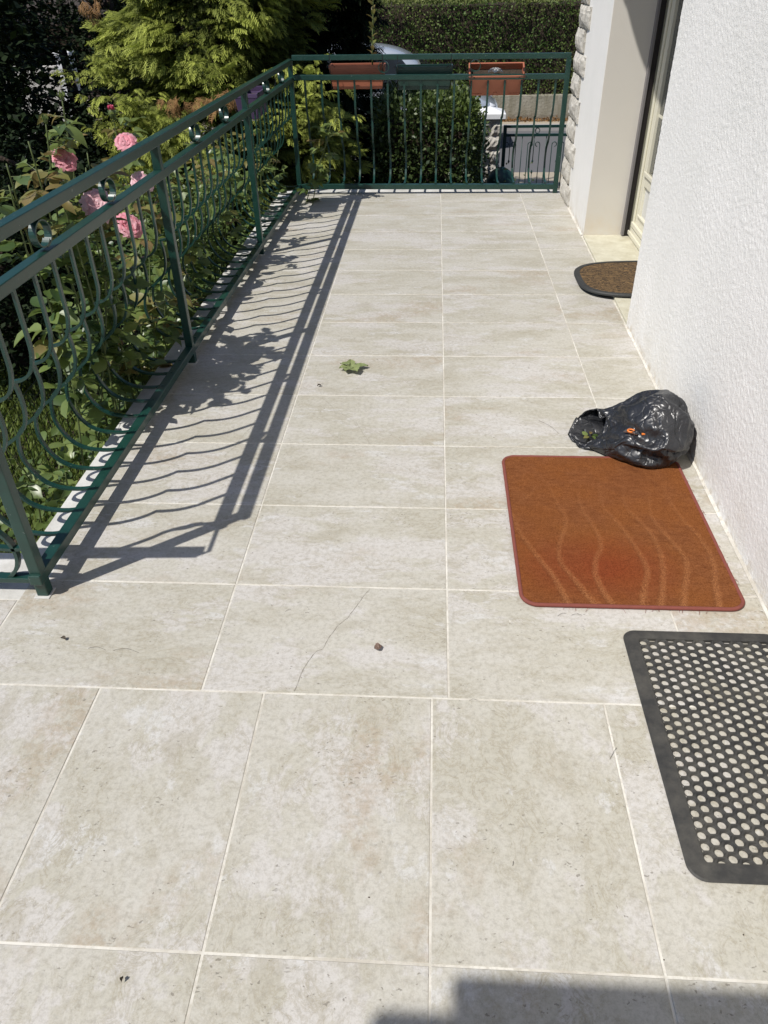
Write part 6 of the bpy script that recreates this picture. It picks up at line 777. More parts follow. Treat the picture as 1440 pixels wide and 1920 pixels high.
1,2,4,3,-3,-2,1,4,0,1,2,-1,-7,-5,7,6,1,0,0,-3,-5,-8,-8,-5,-8,1,-8,3,5,6,-3,-4,-11,2,-11,-3,-6,-2,-4,-7,-3,-2,3,-2,-1,3,-2,-8,-3,-3,-2,-6,1,-1,6,1,3,1,-3,0,-5,-8,-3,-1,-2,3,2,-1,-7,-6,2,6,-6,-2,-5,-7,-5,-6,-5,-6,-6,5,1,-2,-7,3,-4,-8,-3,-4,-4,-10,-4,2,-9,-3,2,1,0,0,4,-7,2,2,0,-3,5,-5,5,4,4,-1,-2,1,6,5,-1,2,1,-1,1,3,6,4,-6,-6,-5,4,-5,-7,1,-4,-3,-7,-4,-8,-6,-9,-7,-2,-9,-3,-4,-6,-4,-9,-5,-9,-4,-8,-7,1,1,-6,3,5,1,0,7,1,4,6,1,2,-1,5,0,4,1,-1,1,-3,-5,1,2,-3,3,4,5,6,-4,1,1,-5,-2,-6,-2,-3,-3,-1,-2,-8,-9,-9,-5,-7,-4,1,-11,-4,-7,-1,-6,-6,-1,1,-1,3,0,8,-2,2,1,2,9,4,-2,8,-5,-3,3,-1,0,1,-3,-1,1,2,2,0,3,-6,-1,-1,3,6,8,-3,-2,-4,-1,2,-6,-5,-5,-3,-7,-8,-7,-7,-5,-2,-3,-7,-8,-1,-3,-2,-9,4,-2,1,-2,4,0,-1,1,-2,-4,1,0,-5,1,-1,-6,0,1,0,2,1,-4,-3,0,2,-4,5,1,-5,-3,-2,1,1,-3,-6,-1,-4,-5,0,0,-2,-4,0,-3,-4,-7,-2,-7,-7,-3,-6,-5,-5,7,2,-5,-1,3,-3,-6,1,0,-5,3,-4,1,-4,1,-7,0,0,-1,1,-1,1,1,1,-3,-3,-1,0,-5,3,-4,-1,-2,-2,0,0,-4,0,-2,-2,0,-3,-1,-1,-6,-5,-4,-4,-5,-6,-4,-5,-3,-6,-4,-3,5,1,4,-1,-4,-3,-3,1,1,6,-2,-7,0,4,0,2,0,2,1,5,1,-4,2,0,0,-4,3,-1,5,1,-5,-4,-4,-8,-7,-1,-4,-8,-3,-7,-6,-6,-5,-3,-1,-4,1,-5,0,-4,-1,-2,-1,0,-5,-2,0,-5,-2,-3,0,-4,0,4,0,-1,0,0,6,1,7,6,4,3,0,5,1,0,0,0,-1,0,1,-1,6,0,-2,-2,3,0,1,-7,0,-3,-1,-1,-1,-1,-4,-4,-3,-5,-3,-1,-4,-5,-3,-6,-7,-4,-6,-4,0,0,-3,-1,0,-5,1,-3,4,5,3,0,5,0,0,0,1,-4,1,4,-4,0,-1,2,-2,4,-2,-2,2,1,2,0,3,0,1,5,-3,2,3,4,-3,0,-3,-1,-5,1,-4,3,0,-4,0,0,2,1,-4,3,-3,1,2,2,2,-3,-1,1,-1,5,-3,0,-2,-2,-3,-1,-1,-3,1,0,5,-4,0,2,2,-1,-1,0,1,2,1,2,1,3,-3,2,1,1,0,3,2,2,1,3,2,1,-1,2,1,2,3,2,0,0,0,1,2,0,2,1,0,-3,-1,-1,-1,0,-1,-1,-1,-1,-2,1,-2,-3,1,-3,1,-1,2,-1]]
NU, NV = 88, 55
co = np.cumsum(np.array(FILM).reshape(3, NU, NV), axis=1).transpose(1, 2, 0).reshape(-1, 3)/2000.0+np.array([.4, 1.0, 0])
co = np.vstack([co, np.array([955, 390, 87])/2000.0+np.array([.4, 1.0, 0])]); F = []
full = np.clip((co[:, 0]-.56)/.14, 0, 1)                     # the filled end stands a little higher and wider than the mouth
co[:, 2] *= 1+.15*full; co[:, 1] = 1.205+(co[:, 1]-1.215)*(1+.10*full)-.012*full; co[:, 0] = .455+(co[:, 0]-.455)*.985
for i in range(NU-1):
    for k in range(NV): F.append((i*NV+k, i*NV+(k+1) % NV, (i+1)*NV+(k+1) % NV, (i+1)*NV+k))
for k in range(NV): F.append((NU*NV, (k+1) % NV, k))
mb = MB(); mb.add(co.tolist(), F); o = mb.build('film', 'bag', bgt, smooth=True)
sm = o.modifiers.new('round', 'SUBSURF'); sm.levels = 1; sm.render_levels = 1; sm.boundary_smooth = 'ALL'
sc = thing('secateurs', 'orange handled secateurs lying in the mouth of the black bag', 'secateurs', (.695, 1.088, .121))
sc.scale = (.72, .8, .8)
hd = MB().tube([(-.045,.005,.0),(.0,.0,.008),(.035,-.006,.010),(.065,-.014,.008),(.078,-.018,.005)], [.005,.008,.011,.010,.005], 10); hd.build('handle', 'orange', sc, True, loc=(.015, -.008, .006))
MB().tube([(-.045,.02,.0),(-.02,.018,.006),(.005,.014,.004)], [.005,.008,.006], 10).build('handle', 'orange', sc, True)
MB().tube([(-.075+.016*math.cos(t), .022+.012*math.sin(t), .008) for t in [i*math.pi/5 for i in range(9)]], .004, 8).build('handle', 'orange', sc, True)
MB().add([(-.045,.006,.002),(-.10,.03,.002),(-.11,.022,.002),(-.05,-.004,.002),(-.045,.006,.005),(-.10,.03,.005),(-.11,.022,.005),(-.05,-.004,.005)], [(3,2,1,0),(4,5,6,7),(0,1,5,4),(1,2,6,5),(2,3,7,6),(3,0,4,7)]).build('blade', 'steel', sc)
cl = thing('clipping', 'green clipped leaves showing inside the open black bag', 'leaf', (.535, 1.236, .022))
for i in range(5):
    a = i*1.3; place_leaf(cl, (.008*math.cos(a), .008*math.sin(a), .01), (math.cos(a), math.sin(a), .3), (0, 0, 1), .026, LEAFYM if i % 2 else LEAFME)
# ------------------------------------------------------------------ litter on the floor
fl = thing('fallen_leaf_cluster', 'green fallen leaf cluster lying alone on the tiles beside the railing shadow', 'leaf', (-.412, 1.852, .004))
def lobed(L, Wd, seed):
    rd_ = random.Random(seed); mb = MB(); n = 9; V = [(0,0,.002)]; ed = []
    for s in (1, -1):
        for i in range(1, n+1):
            t = i/n; ww = Wd*math.sin(math.pi*min(.97, t)**.8)*(1+.22*(i % 2)); ed.append((s, t, ww))
    Vs = []
    for i in range(n+1):
        t = i/n; ww = Wd*math.sin(math.pi*min(.985, max(.02, t))**.85)*(1+.25*(i % 2)); z = .002+.004*math.sin(t*3.)+.002*rd_.random()
        Vs += [(-ww, L*t, z+.006), (0, L*t, z), (ww, L*t, z+.004)]
    Fs = []
    for i in range(n): o = i*3; Fs += [(o, o+1, o+4, o+3), (o+1, o+2, o+5, o+4)]
    mb.add(Vs, Fs); return mb
for i, (ang, L, Wd, dx, dy) in enumerate(((8, .072, .017, .004, .006), (-82, .072, .016, .008, .002), (118, .050, .018, -.004, .002), (72, .046, .015, -.004, .010), (165, .058, .022, -.002, -.004), (-152, .070, .024, .004, -.006))):
    o = lobed(L, Wd, i).build('leaf', 'fallen', fl); o.location = (dx, dy, .001+.002*i); o.rotation_euler = (0, 0, math.radians(ang))
MB().tube([(0,0,.004),(-.005,.03,.012),(-.004,.052,.004)], .001, 5).build('stalk', 'stem', fl)
o = lobed(.020, .010, 9).build('dry_leaf', 'dry'); o.location = (-.192, .155, .0); o.rotation_euler = (0, 0, math.radians(-75)); tag(o, 'single small brown dry leaf on the middle tile beside the printed crack', 'leaf')
mb = MB()
def curlfib(x, y, L, a, r=.0004):
    P_ = []; 
    for i in range(7):
        t = i/6; P_.append((x+L*t*math.cos(a)+.12*L*math.sin(t*3+a)*math.sin(a), y+L*t*math.sin(a)+.10*L*math.sin(t*4), .001+.002*math.sin(t*3.1)))
    mb.tube(P_, r, 4)
for x, y, L, a in ((.30,.30,.030,.5),(.34,.305,.028,.1),(.355,-.16,.045,.9),(.87,.93,.03,1.3),(-.95,.13,.05,-.02),(-.88,.125,.07,0),(.05,-.005,.02,.2),(-.53,1.70,.02,.1),(.12,-.42,.012,1.2),(.42,1.30,.12,1.9),(-.45,.29,.02,.6)):
    curlfib(x, y, L, a)
tag(mb.build('plant_fibres', 'twig'), 'thin dark plant fibres and hairs scattered over the tiles', 'litter', kind='stuff')
mb = MB()
for i in range(110):
    x = random.uniform(-1.1, .85); y = random.uniform(-.8, 4.9); r = random.uniform(.0007, .0022)
    a = random.random()*6; mb.add([(x+r*math.cos(a+q*1.57)*random.uniform(.5, 1.3), y+r*math.sin(a+q*1.57)*random.uniform(.5, 1.3), .0006) for q in range(4)]+[(x, y, .0018)], [(0,1,4),(1,2,4),(2,3,4),(3,0,4)])
tag(mb.build('crumbs', 'twig'), 'tiny dark crumbs of soil and leaf scattered on the tiles', 'litter', kind='stuff')
for i, (x, y, r, lb) in enumerate(((-1.02,.155,.008,'small dark leaf scrap on the first tile row by the near post'),(-.523,1.685,.009,'small dark insect-like scrap beside the fine crack'),(-.585,-.66,.0045,'dark curled leaf scrap on the nearest left tile'))):
    o = lobed(r*2, r*.7, 20+i).build('leaf_scrap', 'twig'); o.location = (x, y, 0); o.rotation_euler = (0, 0, 1.2+i); tag(o, lb, 'leaf')
for i, (x, y) in enumerate(((.170,.275),(.178,.075),(.235,.065),(.60,-.05))):
    V = [(x, y, .0012)]+[(x+(.0042-.0008*i)*(1+.25*math.sin(k*2.3+i))*math.cos(k*.63), y+(.0042-.0008*i)*(1+.2*math.cos(k*1.7))*math.sin(k*.63), .0006) for k in range(10)]
    mb = MB(); mb.add(V, [(0, 1+k, 1+(k+1) % 10) for k in range(10)]); o = mb.build('paint_spot', 'grout', ter)
# ================================================================== GARDEN
# ---- grass
n = 60000
X = rng.uniform(-9, -2.1, n); Y = rng.uniform(-.5, 9, n)
near = rng.uniform(0, 1, n) < .6; X[near] = rng.uniform(-4.2, -1.75, near.sum()); Y[near] = rng.uniform(-.3, 5, near.sum())
P = np.column_stack([X, Y, np.full(n, -1.30)]); d = rnddir(n)*.55+np.array([0, 0, 1.0])
gv = np.array([(-.10,0,0),(.10,0,0),(.06,.6,.06),(-.06,.6,.06),(0,1,.18)]); gf = np.array([(0,1,2,3),(3,2,4,4)])
V, F, _ = scatter(np.array([(-.09,0,0),(.09,0,0),(.05,.6,.05),(-.05,.6,.05)]), np.array([(0,1,2,3)]), P, frames(d, rnddir(n)), rng.uniform(.05, .13, n))
tag(link('grass', npmesh('grass', V, F, 'grass')), 'bright green lawn grass below the terrace', 'grass', kind='stuff')
# ---- wire mesh fence in the bed
wf = thing('wire_fence', 'low black wire mesh fence standing on the lawn behind the roses', 'fence')
mb = MB()
for i in range(34): 
    y = .9+i*.075; mb.tube([(-2.25-.1*i/34, y, -1.3), (-2.25-.1*i/34, y, -.45)], .0022, 4)
for k in range(12): mb.tube([(-2.25, .9, -1.25+k*.073), (-2.35, .9+33*.075, -1.25+k*.073)], .0022, 4)
mb.build('mesh_panel', 'wire', wf)
MB().tube([(-2.24,.9,-1.3),(-2.24,.9,-.40)], .012, 8).build('post', 'wire', wf); MB().tube([(-2.36,3.4,-1.3),(-2.36,3.4,-.40)], .012, 8).build('post', 'wire', wf)
# ---- roses
PET = {}
def petal_mesh(mat, k=0):
    if (mat, k) in PET: return PET[(mat, k)]
    V = []; F = []; nu, nv = 9, 8; rd_ = random.Random(k*7+3)
    a1, a2, a3 = rd_.uniform(0, 6), rd_.uniform(4, 7), rd_.uniform(.5, 1.1)
    for j in range(nv):
        v = j/(nv-1); wv = (.18+.82*math.sin(min(1, v*1.1)*math.pi/2))*(1-.30*max(0, v-.72)/.28)
        for i in range(nu):
            u = 2*i/(nu-1)-1; e = max(0, v-.45)/.55
            x = u*.58*wv
            y = .36*math.sin(v*1.9)-.75*e*e*a3*.55+.20*u*u*wv*(1-e)+.075*e*math.sin(a2*u+a1)      # cupped base, rolled back edge
            z = v*.92-.16*e*e-.12*u*u*v+.045*e*math.sin(a2*1.7*u+a1*2)
            V.append((x, y, z))
    for j in range(nv-1):
        for i in range(nu-1): F.append((j*nu+i, j*nu+i+1, j*nu+nu+i+1, j*nu+nu+i))
    mb = MB(); mb.add(V, F); PET[(mat, k)] = mb.mesh('petal', mat, True); return PET[(mat, k)]
def bloom(parent, p, R_, mat, open_=1.0, tilt=(0, 0), n=28):
    b = MB().lathe([(0, -.30*R_), (.16*R_, -.26*R_), (.20*R_, -.12*R_), (.12*R_, 0)], (0, 0, 0), 10).build('bloom', 'stem', parent, smooth=True, loc=p)
    pw = Vector(parent.location)+Vector(p); dv = (Vector(CAMP)-pw).normalized()*.75+Vector((tilt[0]*.5, tilt[1]*.3, .50)); b.rotation_mode = 'QUATERNION'
    b.rotation_quaternion = dv.to_track_quat('Z', 'Y')
    for i in range(n):
        q = (i+.5)/n; a = i*2.39996+random.uniform(-.2, .2); s = R_*(.34+.42*q)*random.uniform(.88, 1.12)
        o = link('petal', petal_mesh(mat, i % 5), b, ((.06+.14*q)*R_*math.sin(a), -(.06+.14*q)*R_*math.cos(a), -.10*R_*q+.10*R_*(1-q)))
        lean = (-.30+1.45*q**1.3)*open_
        o.rotation_euler = (lean, random.uniform(-.15, .15), a); o.scale = (s*random.uniform(.9, 1.2), s, s*random.uniform(.9, 1.1))
    for i in range(5):
        place_leaf(b, (.15*R_*math.cos(i*1.257), .15*R_*math.sin(i*1.257), -.2*R_), (math.cos(i*1.257), math.sin(i*1.257), -.5), (0, 0, 1), R_*.55, LEAFME, 'sepal')
    return b
def bud(parent, p, R_, mat, up=(0, 0, 1)):
    b = MB().lathe([(.0, -1.1*R_), (.45*R_, -.9*R_), (.55*R_, -.5*R_), (.62*R_, -.2*R_), (.42*R_, .3*R_), (.05*R_, .9*R_)], (0, 0, 0), 10).build('bud', 'stem', parent, smooth=True, loc=p)
    for i in range(5):
        place_leaf(b, (.4*R_*math.cos(i*1.257), .4*R_*math.sin(i*1.257), -.3*R_), (.5*math.cos(i*1.257), .5*math.sin(i*1.257), .8 if mat == 'stem' else .2), (math.cos(i*1.257), math.sin(i*1.257), 0), R_*(1.5 if mat == 'stem' else .9), LEAFME, 'sepal')
    if mat != 'stem':
        for i in range(9):
            o = link('petal', petal_mesh(mat, i % 3), b, (.3*R_*math.sin(i*2.4), -.3*R_*math.cos(i*2.4), -.35*R_)); o.rotation_euler = (-.12+.03*i, 0, i*2.4); o.scale = (R_*1.0, R_*.7, R_*1.7)
    return b
def rose_bush(label, base, shoots, cat='rose bush', nleaf=300, mass=0, massbox=None, lsize=.055):
    """shoots: (top xyz, lean, leafstart, head) in world coordinates"""
    t = thing('rose_bush', label, cat, (base[0], base[1], -1.32), 'rose bushes in the bed along the railing'); B_ = Vector(t.location)
    sites = []
    for (top, ls, head) in shoots:
        top = Vector(top); b0 = Vector((base[0]+random.uniform(-.08, .08), base[1]+random.uniform(-.10, .10), -1.32))
        mid = b0.lerp(top, .5)+Vector((random.uniform(-.06, .06), random.uniform(-.08, .08), .05)); m2 = b0.lerp(top, .8)+Vector((random.uniform(-.03, .03), random.uniform(-.03, .03), .03))
        ctl = [b0, b0.lerp(mid, .5), mid, m2, top]; pts_ = []
        for i in range(len(ctl)-1):
            p0 = ctl[max(i-1, 0)]; p1 = ctl[i]; p2 = ctl[i+1]; p3 = ctl[min(i+2, 4)]
            for k in range(6):
                q = k/6; pts_.append(.5*((2*p1)+(-p0+p2)*q+(2*p0-5*p1+4*p2-p3)*q*q+(-p0+3*p1-3*p2+p3)*q**3))
        pts_.append(top); m_ = len(pts_)
        MB().tube([p-B_ for p in pts_], [.0065*(1-.65*i/m_) for i in range(m_)], 6).build('stem', 'stem', t, True)
        if head:
            d_ = top-B_
            if head[0] == 'bud': bud(t, d_, head[1], head[2])
            else: bloom(t, d_, head[1], head[2], head[3], head[4], head[5] if len(head) > 5 else 26)
        L_ = (top-b0).length; s_ = ls
        while s_ < .97:
            q = s_*(m_-1); i = int(q); p = pts_[i].lerp(pts_[min(i+1, m_-1)], q-i); dr_ = (pts_[min(i+1, m_-1)]-pts_[i]).normalized()
            sites.append((p, dr_, s_)); s_ += .052/L_*random.uniform(.7, 1.4)
    sites.sort(key=lambda q: -q[0].z+random.uniform(-.12, .12)); cnt = 0; ex = []
    for (p, dr_, s_) in sites:
        a = random.uniform(0, 6.283); out = Vector((math.cos(a), math.sin(a), random.uniform(-.1, .5))).normalized()
        pl = random.uniform(.05, .10); end = p+out*pl-Vector((0, 0, .01)); side = out.cross(Vector((0, 0, 1))).normalized()
        sz = lsize*random.uniform(.7, 1.25); young = s_ > .86 and random.random() < .45
        MB().tube([p-B_, p+out*pl*.6-B_, p+out*pl-B_], [.0013, .0010, .0008], 4).build('petiole', 'stem', t) if cnt < nleaf else None
        for (q, sd, f) in ((1, 0, 1.1), (.72, 1, .95), (.72, -1, .95), (.42, 1, .75), (.42, -1, .75)):
            if random.random() < .12: continue
            d_ = out+side*sd*1.1+Vector((0, 0, random.uniform(-.55, .15)))
            if cnt < nleaf: place_leaf(t, p+out*pl*q-B_, d_, Vector((random.uniform(-.6, .6), random.uniform(-.6, .6), 1)), sz*f, LEAFYM if young else LEAFME); cnt += 1
            else: ex.append((tuple(p+out*pl*q-B_), tuple(d_), sz*f))
    if ex:
        P = np.array([e[0] for e in ex]); d = np.array([e[1] for e in ex])
        V, F, _ = scatter(LV, LF, P, frames(d, np.array([0, 0, 1.])+rnddir(len(P))*.6), np.array([e[2] for e in ex]))
        tag(link('leaves', npmesh('leaves', V, F, 'rleafs', True), t), kind='stuff')
    if mass:
        x0, x1, y0, y1, z0, z1 = massbox; P = np.column_stack([rng.uniform(x0, x1, mass), rng.uniform(y0, y1, mass), rng.uniform(z0, z1, mass)])
        cl_ = rng.uniform(0, 1, (max(6, mass//26), 3))*np.array([x1-x0, y1-y0, z1-z0])+np.array([x0, y0, z0])
        P = cl_[rng.integers(0, len(cl_), mass)]+rng.normal(size=(mass, 3))*np.array([.06, .08, .07])
        P[:, 0] = np.minimum(P[:, 0], -1.30-.05*rng.random(mass)); P[:, 2] = np.clip(P[:, 2], -1.3, z1+.1)
        d = rnddir(mass); d[:, 2] = d[:, 2]*.5-.25
        V, F, _ = scatter(LV, LF, P-np.array(B_), frames(d, np.array([0, 0, 1.])+rnddir(mass)*.6), rng.uniform(.035, .062, mass))
        tag(link('leaves', npmesh('leaves', V, F, 'rleafs', True), t), kind='stuff')
    return t
rose_bush('rose bush nearest the camera with a large pale pink bloom against the railing', (-1.50, 1.25),
    [((-1.30,1.63,.745), .35, ('bloom', .092, 'pink', 1.15, (.35, -.5), 36)), ((-1.36,1.25,.45), .3, None), ((-1.60,1.0,.15), .3, None), ((-1.33,1.75,.20), .4, None), ((-1.40,1.05,-.05), .3, None), ((-1.34,1.50,.30), .45, None), ((-1.42,.85,-.35), .4, None)],
    mass=420, massbox=(-1.8, -1.33, .8, 1.8, -1.2, -.15), lsize=.068)
rose_bush('rose bush with one bloom beside the second railing post', (-1.50, 2.1),
    [((-1.40,2.15,.53), .3, ('bloom', .088, 'pink2', 1.1, (.6, -.5))), ((-1.44,2.52,.63), .3, ('bloom', .080, 'pink', 1.1, (.2, -.4))), ((-1.29,1.93,.22), .5, None), ((-1.28,2.10,.24), .55, None), ((-1.30,1.70,.12), .5, None), ((-1.28,2.3,.16), .5, None), ((-1.29,1.82,.05), .55, None), ((-1.29,2.42,.14), .5, None)],
    mass=900, massbox=(-1.85, -1.33, 1.7, 2.6, -1.1, .10), lsize=.082)
rose_bush('tall rose bush rising above the railing with red tinged young leaves and green buds', (-1.48, 1.62),
    [((-1.38,1.61,.90), .5, ('bloom', .075, 'pink2', .8, (.2, .5))), ((-1.38,1.73,1.10), .55, ('bud', .013, 'stem')), ((-1.38,1.56,1.05), .55, ('bud', .013, 'stem')), ((-1.38,1.40,1.01), .55, None), ((-1.40,1.26,.97), .6, None), ((-1.38,1.20,.92), .62, None), ((-1.36,1.75,.86), .5, None), ((-1.38,1.84,.90), .55, None), ((-1.34,1.45,.80), .55, None), ((-1.32,1.60,.70), .55, None)],
    mass=250, massbox=(-1.8, -1.36, 1.3, 1.9, -.9, .2), lsize=.066)
rose_bush('rose bush with an open pink bloom and a magenta bud above the railing', (-1.58, 2.75),
    [((-1.50,2.58,.79), .35, ('bloom', .085, 'pink2', 1.0, (-.1, .3))), ((-1.60,2.74,.91), .4, ('bud', .030, 'magenta')), ((-1.42,2.8,.60), .3, None), ((-1.38,2.9,.5), .3, None), ((-1.31,2.75,.35), .3, None), ((-1.5,3.0,.6), .3, None), ((-1.30,2.55,.2), .4, None)],
    mass=1500, massbox=(-1.95, -1.33, 2.55, 3.35, -1.1, .35), lsize=.062)
rose_bush('leafy rose bush without blooms beside the third railing post', (-1.5, 3.45),
    [((-1.27,3.02,.74), .45, None), ((-1.26,3.50,.72), .45, None), ((-1.40,3.3,.6), .3, None), ((-1.30,3.8,.60), .35, None), ((-1.42,3.6,.5), .3, None), ((-1.27,3.15,.6), .5, None), ((-1.29,3.35,.3), .4, None)],
    mass=1700, massbox=(-1.9, -1.33, 3.2, 4.2, -1.1, .4), lsize=.058)
rose_bush('rose bush by the far railing corner with one long leaning sprig', (-1.42, 4.65),
    [((-.76,4.78,.57), .55, None), ((-.80,4.76,.53), .7, None), ((-1.32,4.4,.45), .3, None), ((-1.35,4.8,.4), .3, None), ((-1.28,4.15,.62), .4, None), ((-1.22,4.9,.35), .5, None), ((-1.25,4.45,.66), .5, None)],
    mass=1300, massbox=(-1.9, -1.33, 4.1, 5.0, -1.1, .25), lsize=.070)
# ---- conifers
def conifer(name, label, c, H, R_, zlo, zhi, nf, mat, tipmul, sizes=(.22, .42), seed=1, trunk=.13, group=None, brown=0, inner=True):
    t = thing(name, label, 'tree', (c[0], c[1], -1.32), group)
    MB().tube([(0,0,0),(.02,.01,H*.3),(0,.02,H*.6),(.01,0,H)], [trunk, trunk*.8, trunk*.45, .02], 10).build('trunk', 'bark', t, True)
    z = rng.uniform(zlo, zhi, nf); th = np.where(rng.random(nf) < .78, rng.uniform(-math.pi*.98, math.pi*.08, nf), rng.uniform(0, 2*math.pi, nf))
    prof = R_*np.clip((H-z)/(H-.6), 0.05, 1)**.7*(.72+.28*np.sin(np.clip(z/.9, 0, math.pi/2)))
    # limbs: whorls of boughs give an uneven outline
    nb = 64; bz = rng.uniform(zlo, zhi, nb); bt = rng.uniform(0, 2*math.pi, nb)
    dmin = np.full(nf, 9.)
    for q in range(nb):
        dt = np.abs((th-bt[q]+math.pi) % (2*math.pi)-math.pi); dmin = np.minimum(dmin, np.hypot(dt*1.1, (z-bz[q])*1.7))
    lump = np.clip(1.20-.95*dmin, .64, 1.14)
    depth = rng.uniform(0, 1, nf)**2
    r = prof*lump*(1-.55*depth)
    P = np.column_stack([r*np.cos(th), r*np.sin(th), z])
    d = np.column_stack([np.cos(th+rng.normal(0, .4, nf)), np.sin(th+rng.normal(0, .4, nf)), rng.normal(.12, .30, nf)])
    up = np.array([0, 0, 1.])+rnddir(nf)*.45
    sc_ = rng.uniform(*sizes, nf); am = np.clip(tipmul*(1.15-1.3*depth)*rng.uniform(.55, 1.1, nf)*np.clip((lump-.58)*2.6, .22, 1), 0, 1)  # gold tips outside; deep and hollow fronds coloured darker as painted inner shade
    Vs, Fs, As = [], [], []; o = 0
    isb = rng.random(nf) < brown
    for k in range(3):
        s_ = (np.arange(nf) % 3 == k) & ~isb
        V, F, A = scatter(FR[k][0], FR[k][1], P[s_], frames(d[s_], up[s_]), sc_[s_], FR[k][2], am[s_]); Vs.append(V); Fs.append(F+o); As.append(A); o += len(V)
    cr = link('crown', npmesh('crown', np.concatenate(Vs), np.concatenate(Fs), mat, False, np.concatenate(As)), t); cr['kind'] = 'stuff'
    return t
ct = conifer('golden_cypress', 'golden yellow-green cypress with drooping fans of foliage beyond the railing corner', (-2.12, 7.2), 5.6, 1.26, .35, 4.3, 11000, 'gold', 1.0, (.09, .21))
# boughs reaching towards the terrace
n = 620
cc = np.array([(-1.20,6.3,.66),(-1.12,6.2,.42),(-1.30,6.1,.38),(-2.3,5.9,.35),(-1.95,5.75,.15),(-2.9,6.2,.3),(-2.6,6.0,.1),(-2.9,6.1,-.05),(-2.7,6.1,.5),(-3.0,6.4,.75),(-2.75,6.0,-.15)])
wq = rng.integers(0, len(cc), n); P = cc[wq]+rng.normal(size=(n, 3))*np.array([.13, .12, .08])
d = np.column_stack([rng.normal(.3, .6, n), rng.normal(-.9, .4, n), rng.normal(.15, .3, n)])
V, F, A = scatter(*FR[1][:2], P-np.array([-2.12, 7.2, -1.32]), frames(d, np.array([0, 0, 1.])+rnddir(n)*.4), rng.uniform(.08, .17, n), FR[1][2], rng.uniform(.5, 1.1, n).clip(0, 1))
o = link('bough', npmesh('bough', V, F, 'gold', False, A), ct); o['kind'] = 'stuff'
n = 34; cc = np.array([(-2.15,5.6,.60),(-1.98,5.6,.58),(-1.76,5.6,.64),(-1.80,5.6,.60),(-2.72,5.6,1.30)])
P = cc[rng.integers(0, 4, n)]+rng.normal(size=(n, 3))*np.array([.06, .05, .018]); P[:5] = cc[4]+rng.normal(size=(5, 3))*.04
d = np.column_stack([rng.normal(0, .6, n), rng.normal(-.5, .3, n), rng.normal(-.8, .3, n)])
V, F, A = scatter(*FR[2][:2], P-np.array([-2.12, 7.2, -1.32]), frames(d, np.array([0, -.3, 1.])+rnddir(n)*.4), rng.uniform(.07, .13, n), FR[2][2])
o = link('dead_bough', npmesh('dead_bough', V, F, 'brownfrond', False, A), ct); o['kind'] = 'stuff'; o['label'] = 'withered brown bough'
conifer('dark_cypress', 'dark green cypress in shade behind the golden one, beside the clipped hedge', (-1.45, 9.0), 6.2, .86, .1, 5.2, 2600, 'shadeleaf', 0, (.25, .45), seed=3)
# ---- broadleaf trees (dark, upper left)
def broadleaf(label, c, z0, z1, rx_, ry_, nl, holes=(), size=(.06, .12), mat='shadeleaf', name='shade_tree', branches=True):
    t = thing(name, label, 'tree', (c[0], c[1], -1.32), 'dark trees beyond the rose bed')
    mb = MB().tube([(0,0,0),(.05,.02,.8),(.0,.05,1.8),(.1,0,(z1+1.32)*.8)], [.12,.10,.08,.03], 9); mb.build('trunk', 'bark', t, True)
    lb = MB()
    for i in range(9):
        a = i*2.4+c[0]; zz = .7+.28*i; L = rx_*.85
        lb.tube([(0,0,zz),(L*.4*math.cos(a), L*.4*math.sin(a), zz+.15*math.sin(i)),(L*math.cos(a+.2), L*math.sin(a+.2), zz+.35*math.sin(i*1.3))], [.035,.022,.008], 6)
    lb.build('limb', 'bark', t, True)
    nc = max(20, nl//90); cen = rnddir(nc)*rng.uniform(.35, 1, (nc, 1))**.5*np.array([rx_, ry_, (z1-z0)/2])+np.array([0, 0, (z0+z1)/2+1.32])
    P = cen[rng.integers(0, nc, nl)]+rng.normal(size=(nl, 3))*np.array([.20, .20, .17])
    d = rnddir(nl); d[:, 2] = d[:, 2]*.6-.2
    V, F, _ = scatter(SV, SF, P, frames(d, np.array([0, 0, 1.])+rnddir(nl)*.7), rng.uniform(*size, nl))
    cr = link('crown', npmesh('crown', V, F, mat), t); cr['kind'] = 'stuff'; return t
broadleaf('dark leafy tree filling the shade left of the golden cypress', (-4.65, 6.6), -.9, 2.2, .95, 1.4, 9000)
broadleaf('dark tree with bare crossing boughs in front of the white gate pier', (-5.9, 8.8), -.2, 2.2, 1.1, 1.5, 9000)
broadleaf('tall shade tree rising over the garden behind the rose bed, leftmost of the dark trees', (-6.6, 5.2), -.2, 1.9, 1.7, 1.9, 14000, size=(.09, .17))
broadleaf('large dark tree closing the view behind the other dark trees', (-8.8, 19.5), -1.0, 6.2, 4.2, 2.6, 24000, size=(.10, .18))
broadleaf('dense dark shrub-like tree low behind the tall rose bush', (-3.5, 4.6), -1.2, .50, .8, 1.0, 12000, size=(.035, .07))
broadleaf('low dark bush in front of the white garden pier', (-5.9, 12.3), -1.3, -.28, 1.5, .8, 9000)
broadleaf('dark tree standing between the white pier and the golden cypress', (-5.0, 12.2), -1.0, 3.2, .62, .9, 7000)
broadleaf('dark leafy tree left of the white garden pier', (-7.6, 12.0), -.6, 3.2, 1.15, 1.2, 9000)
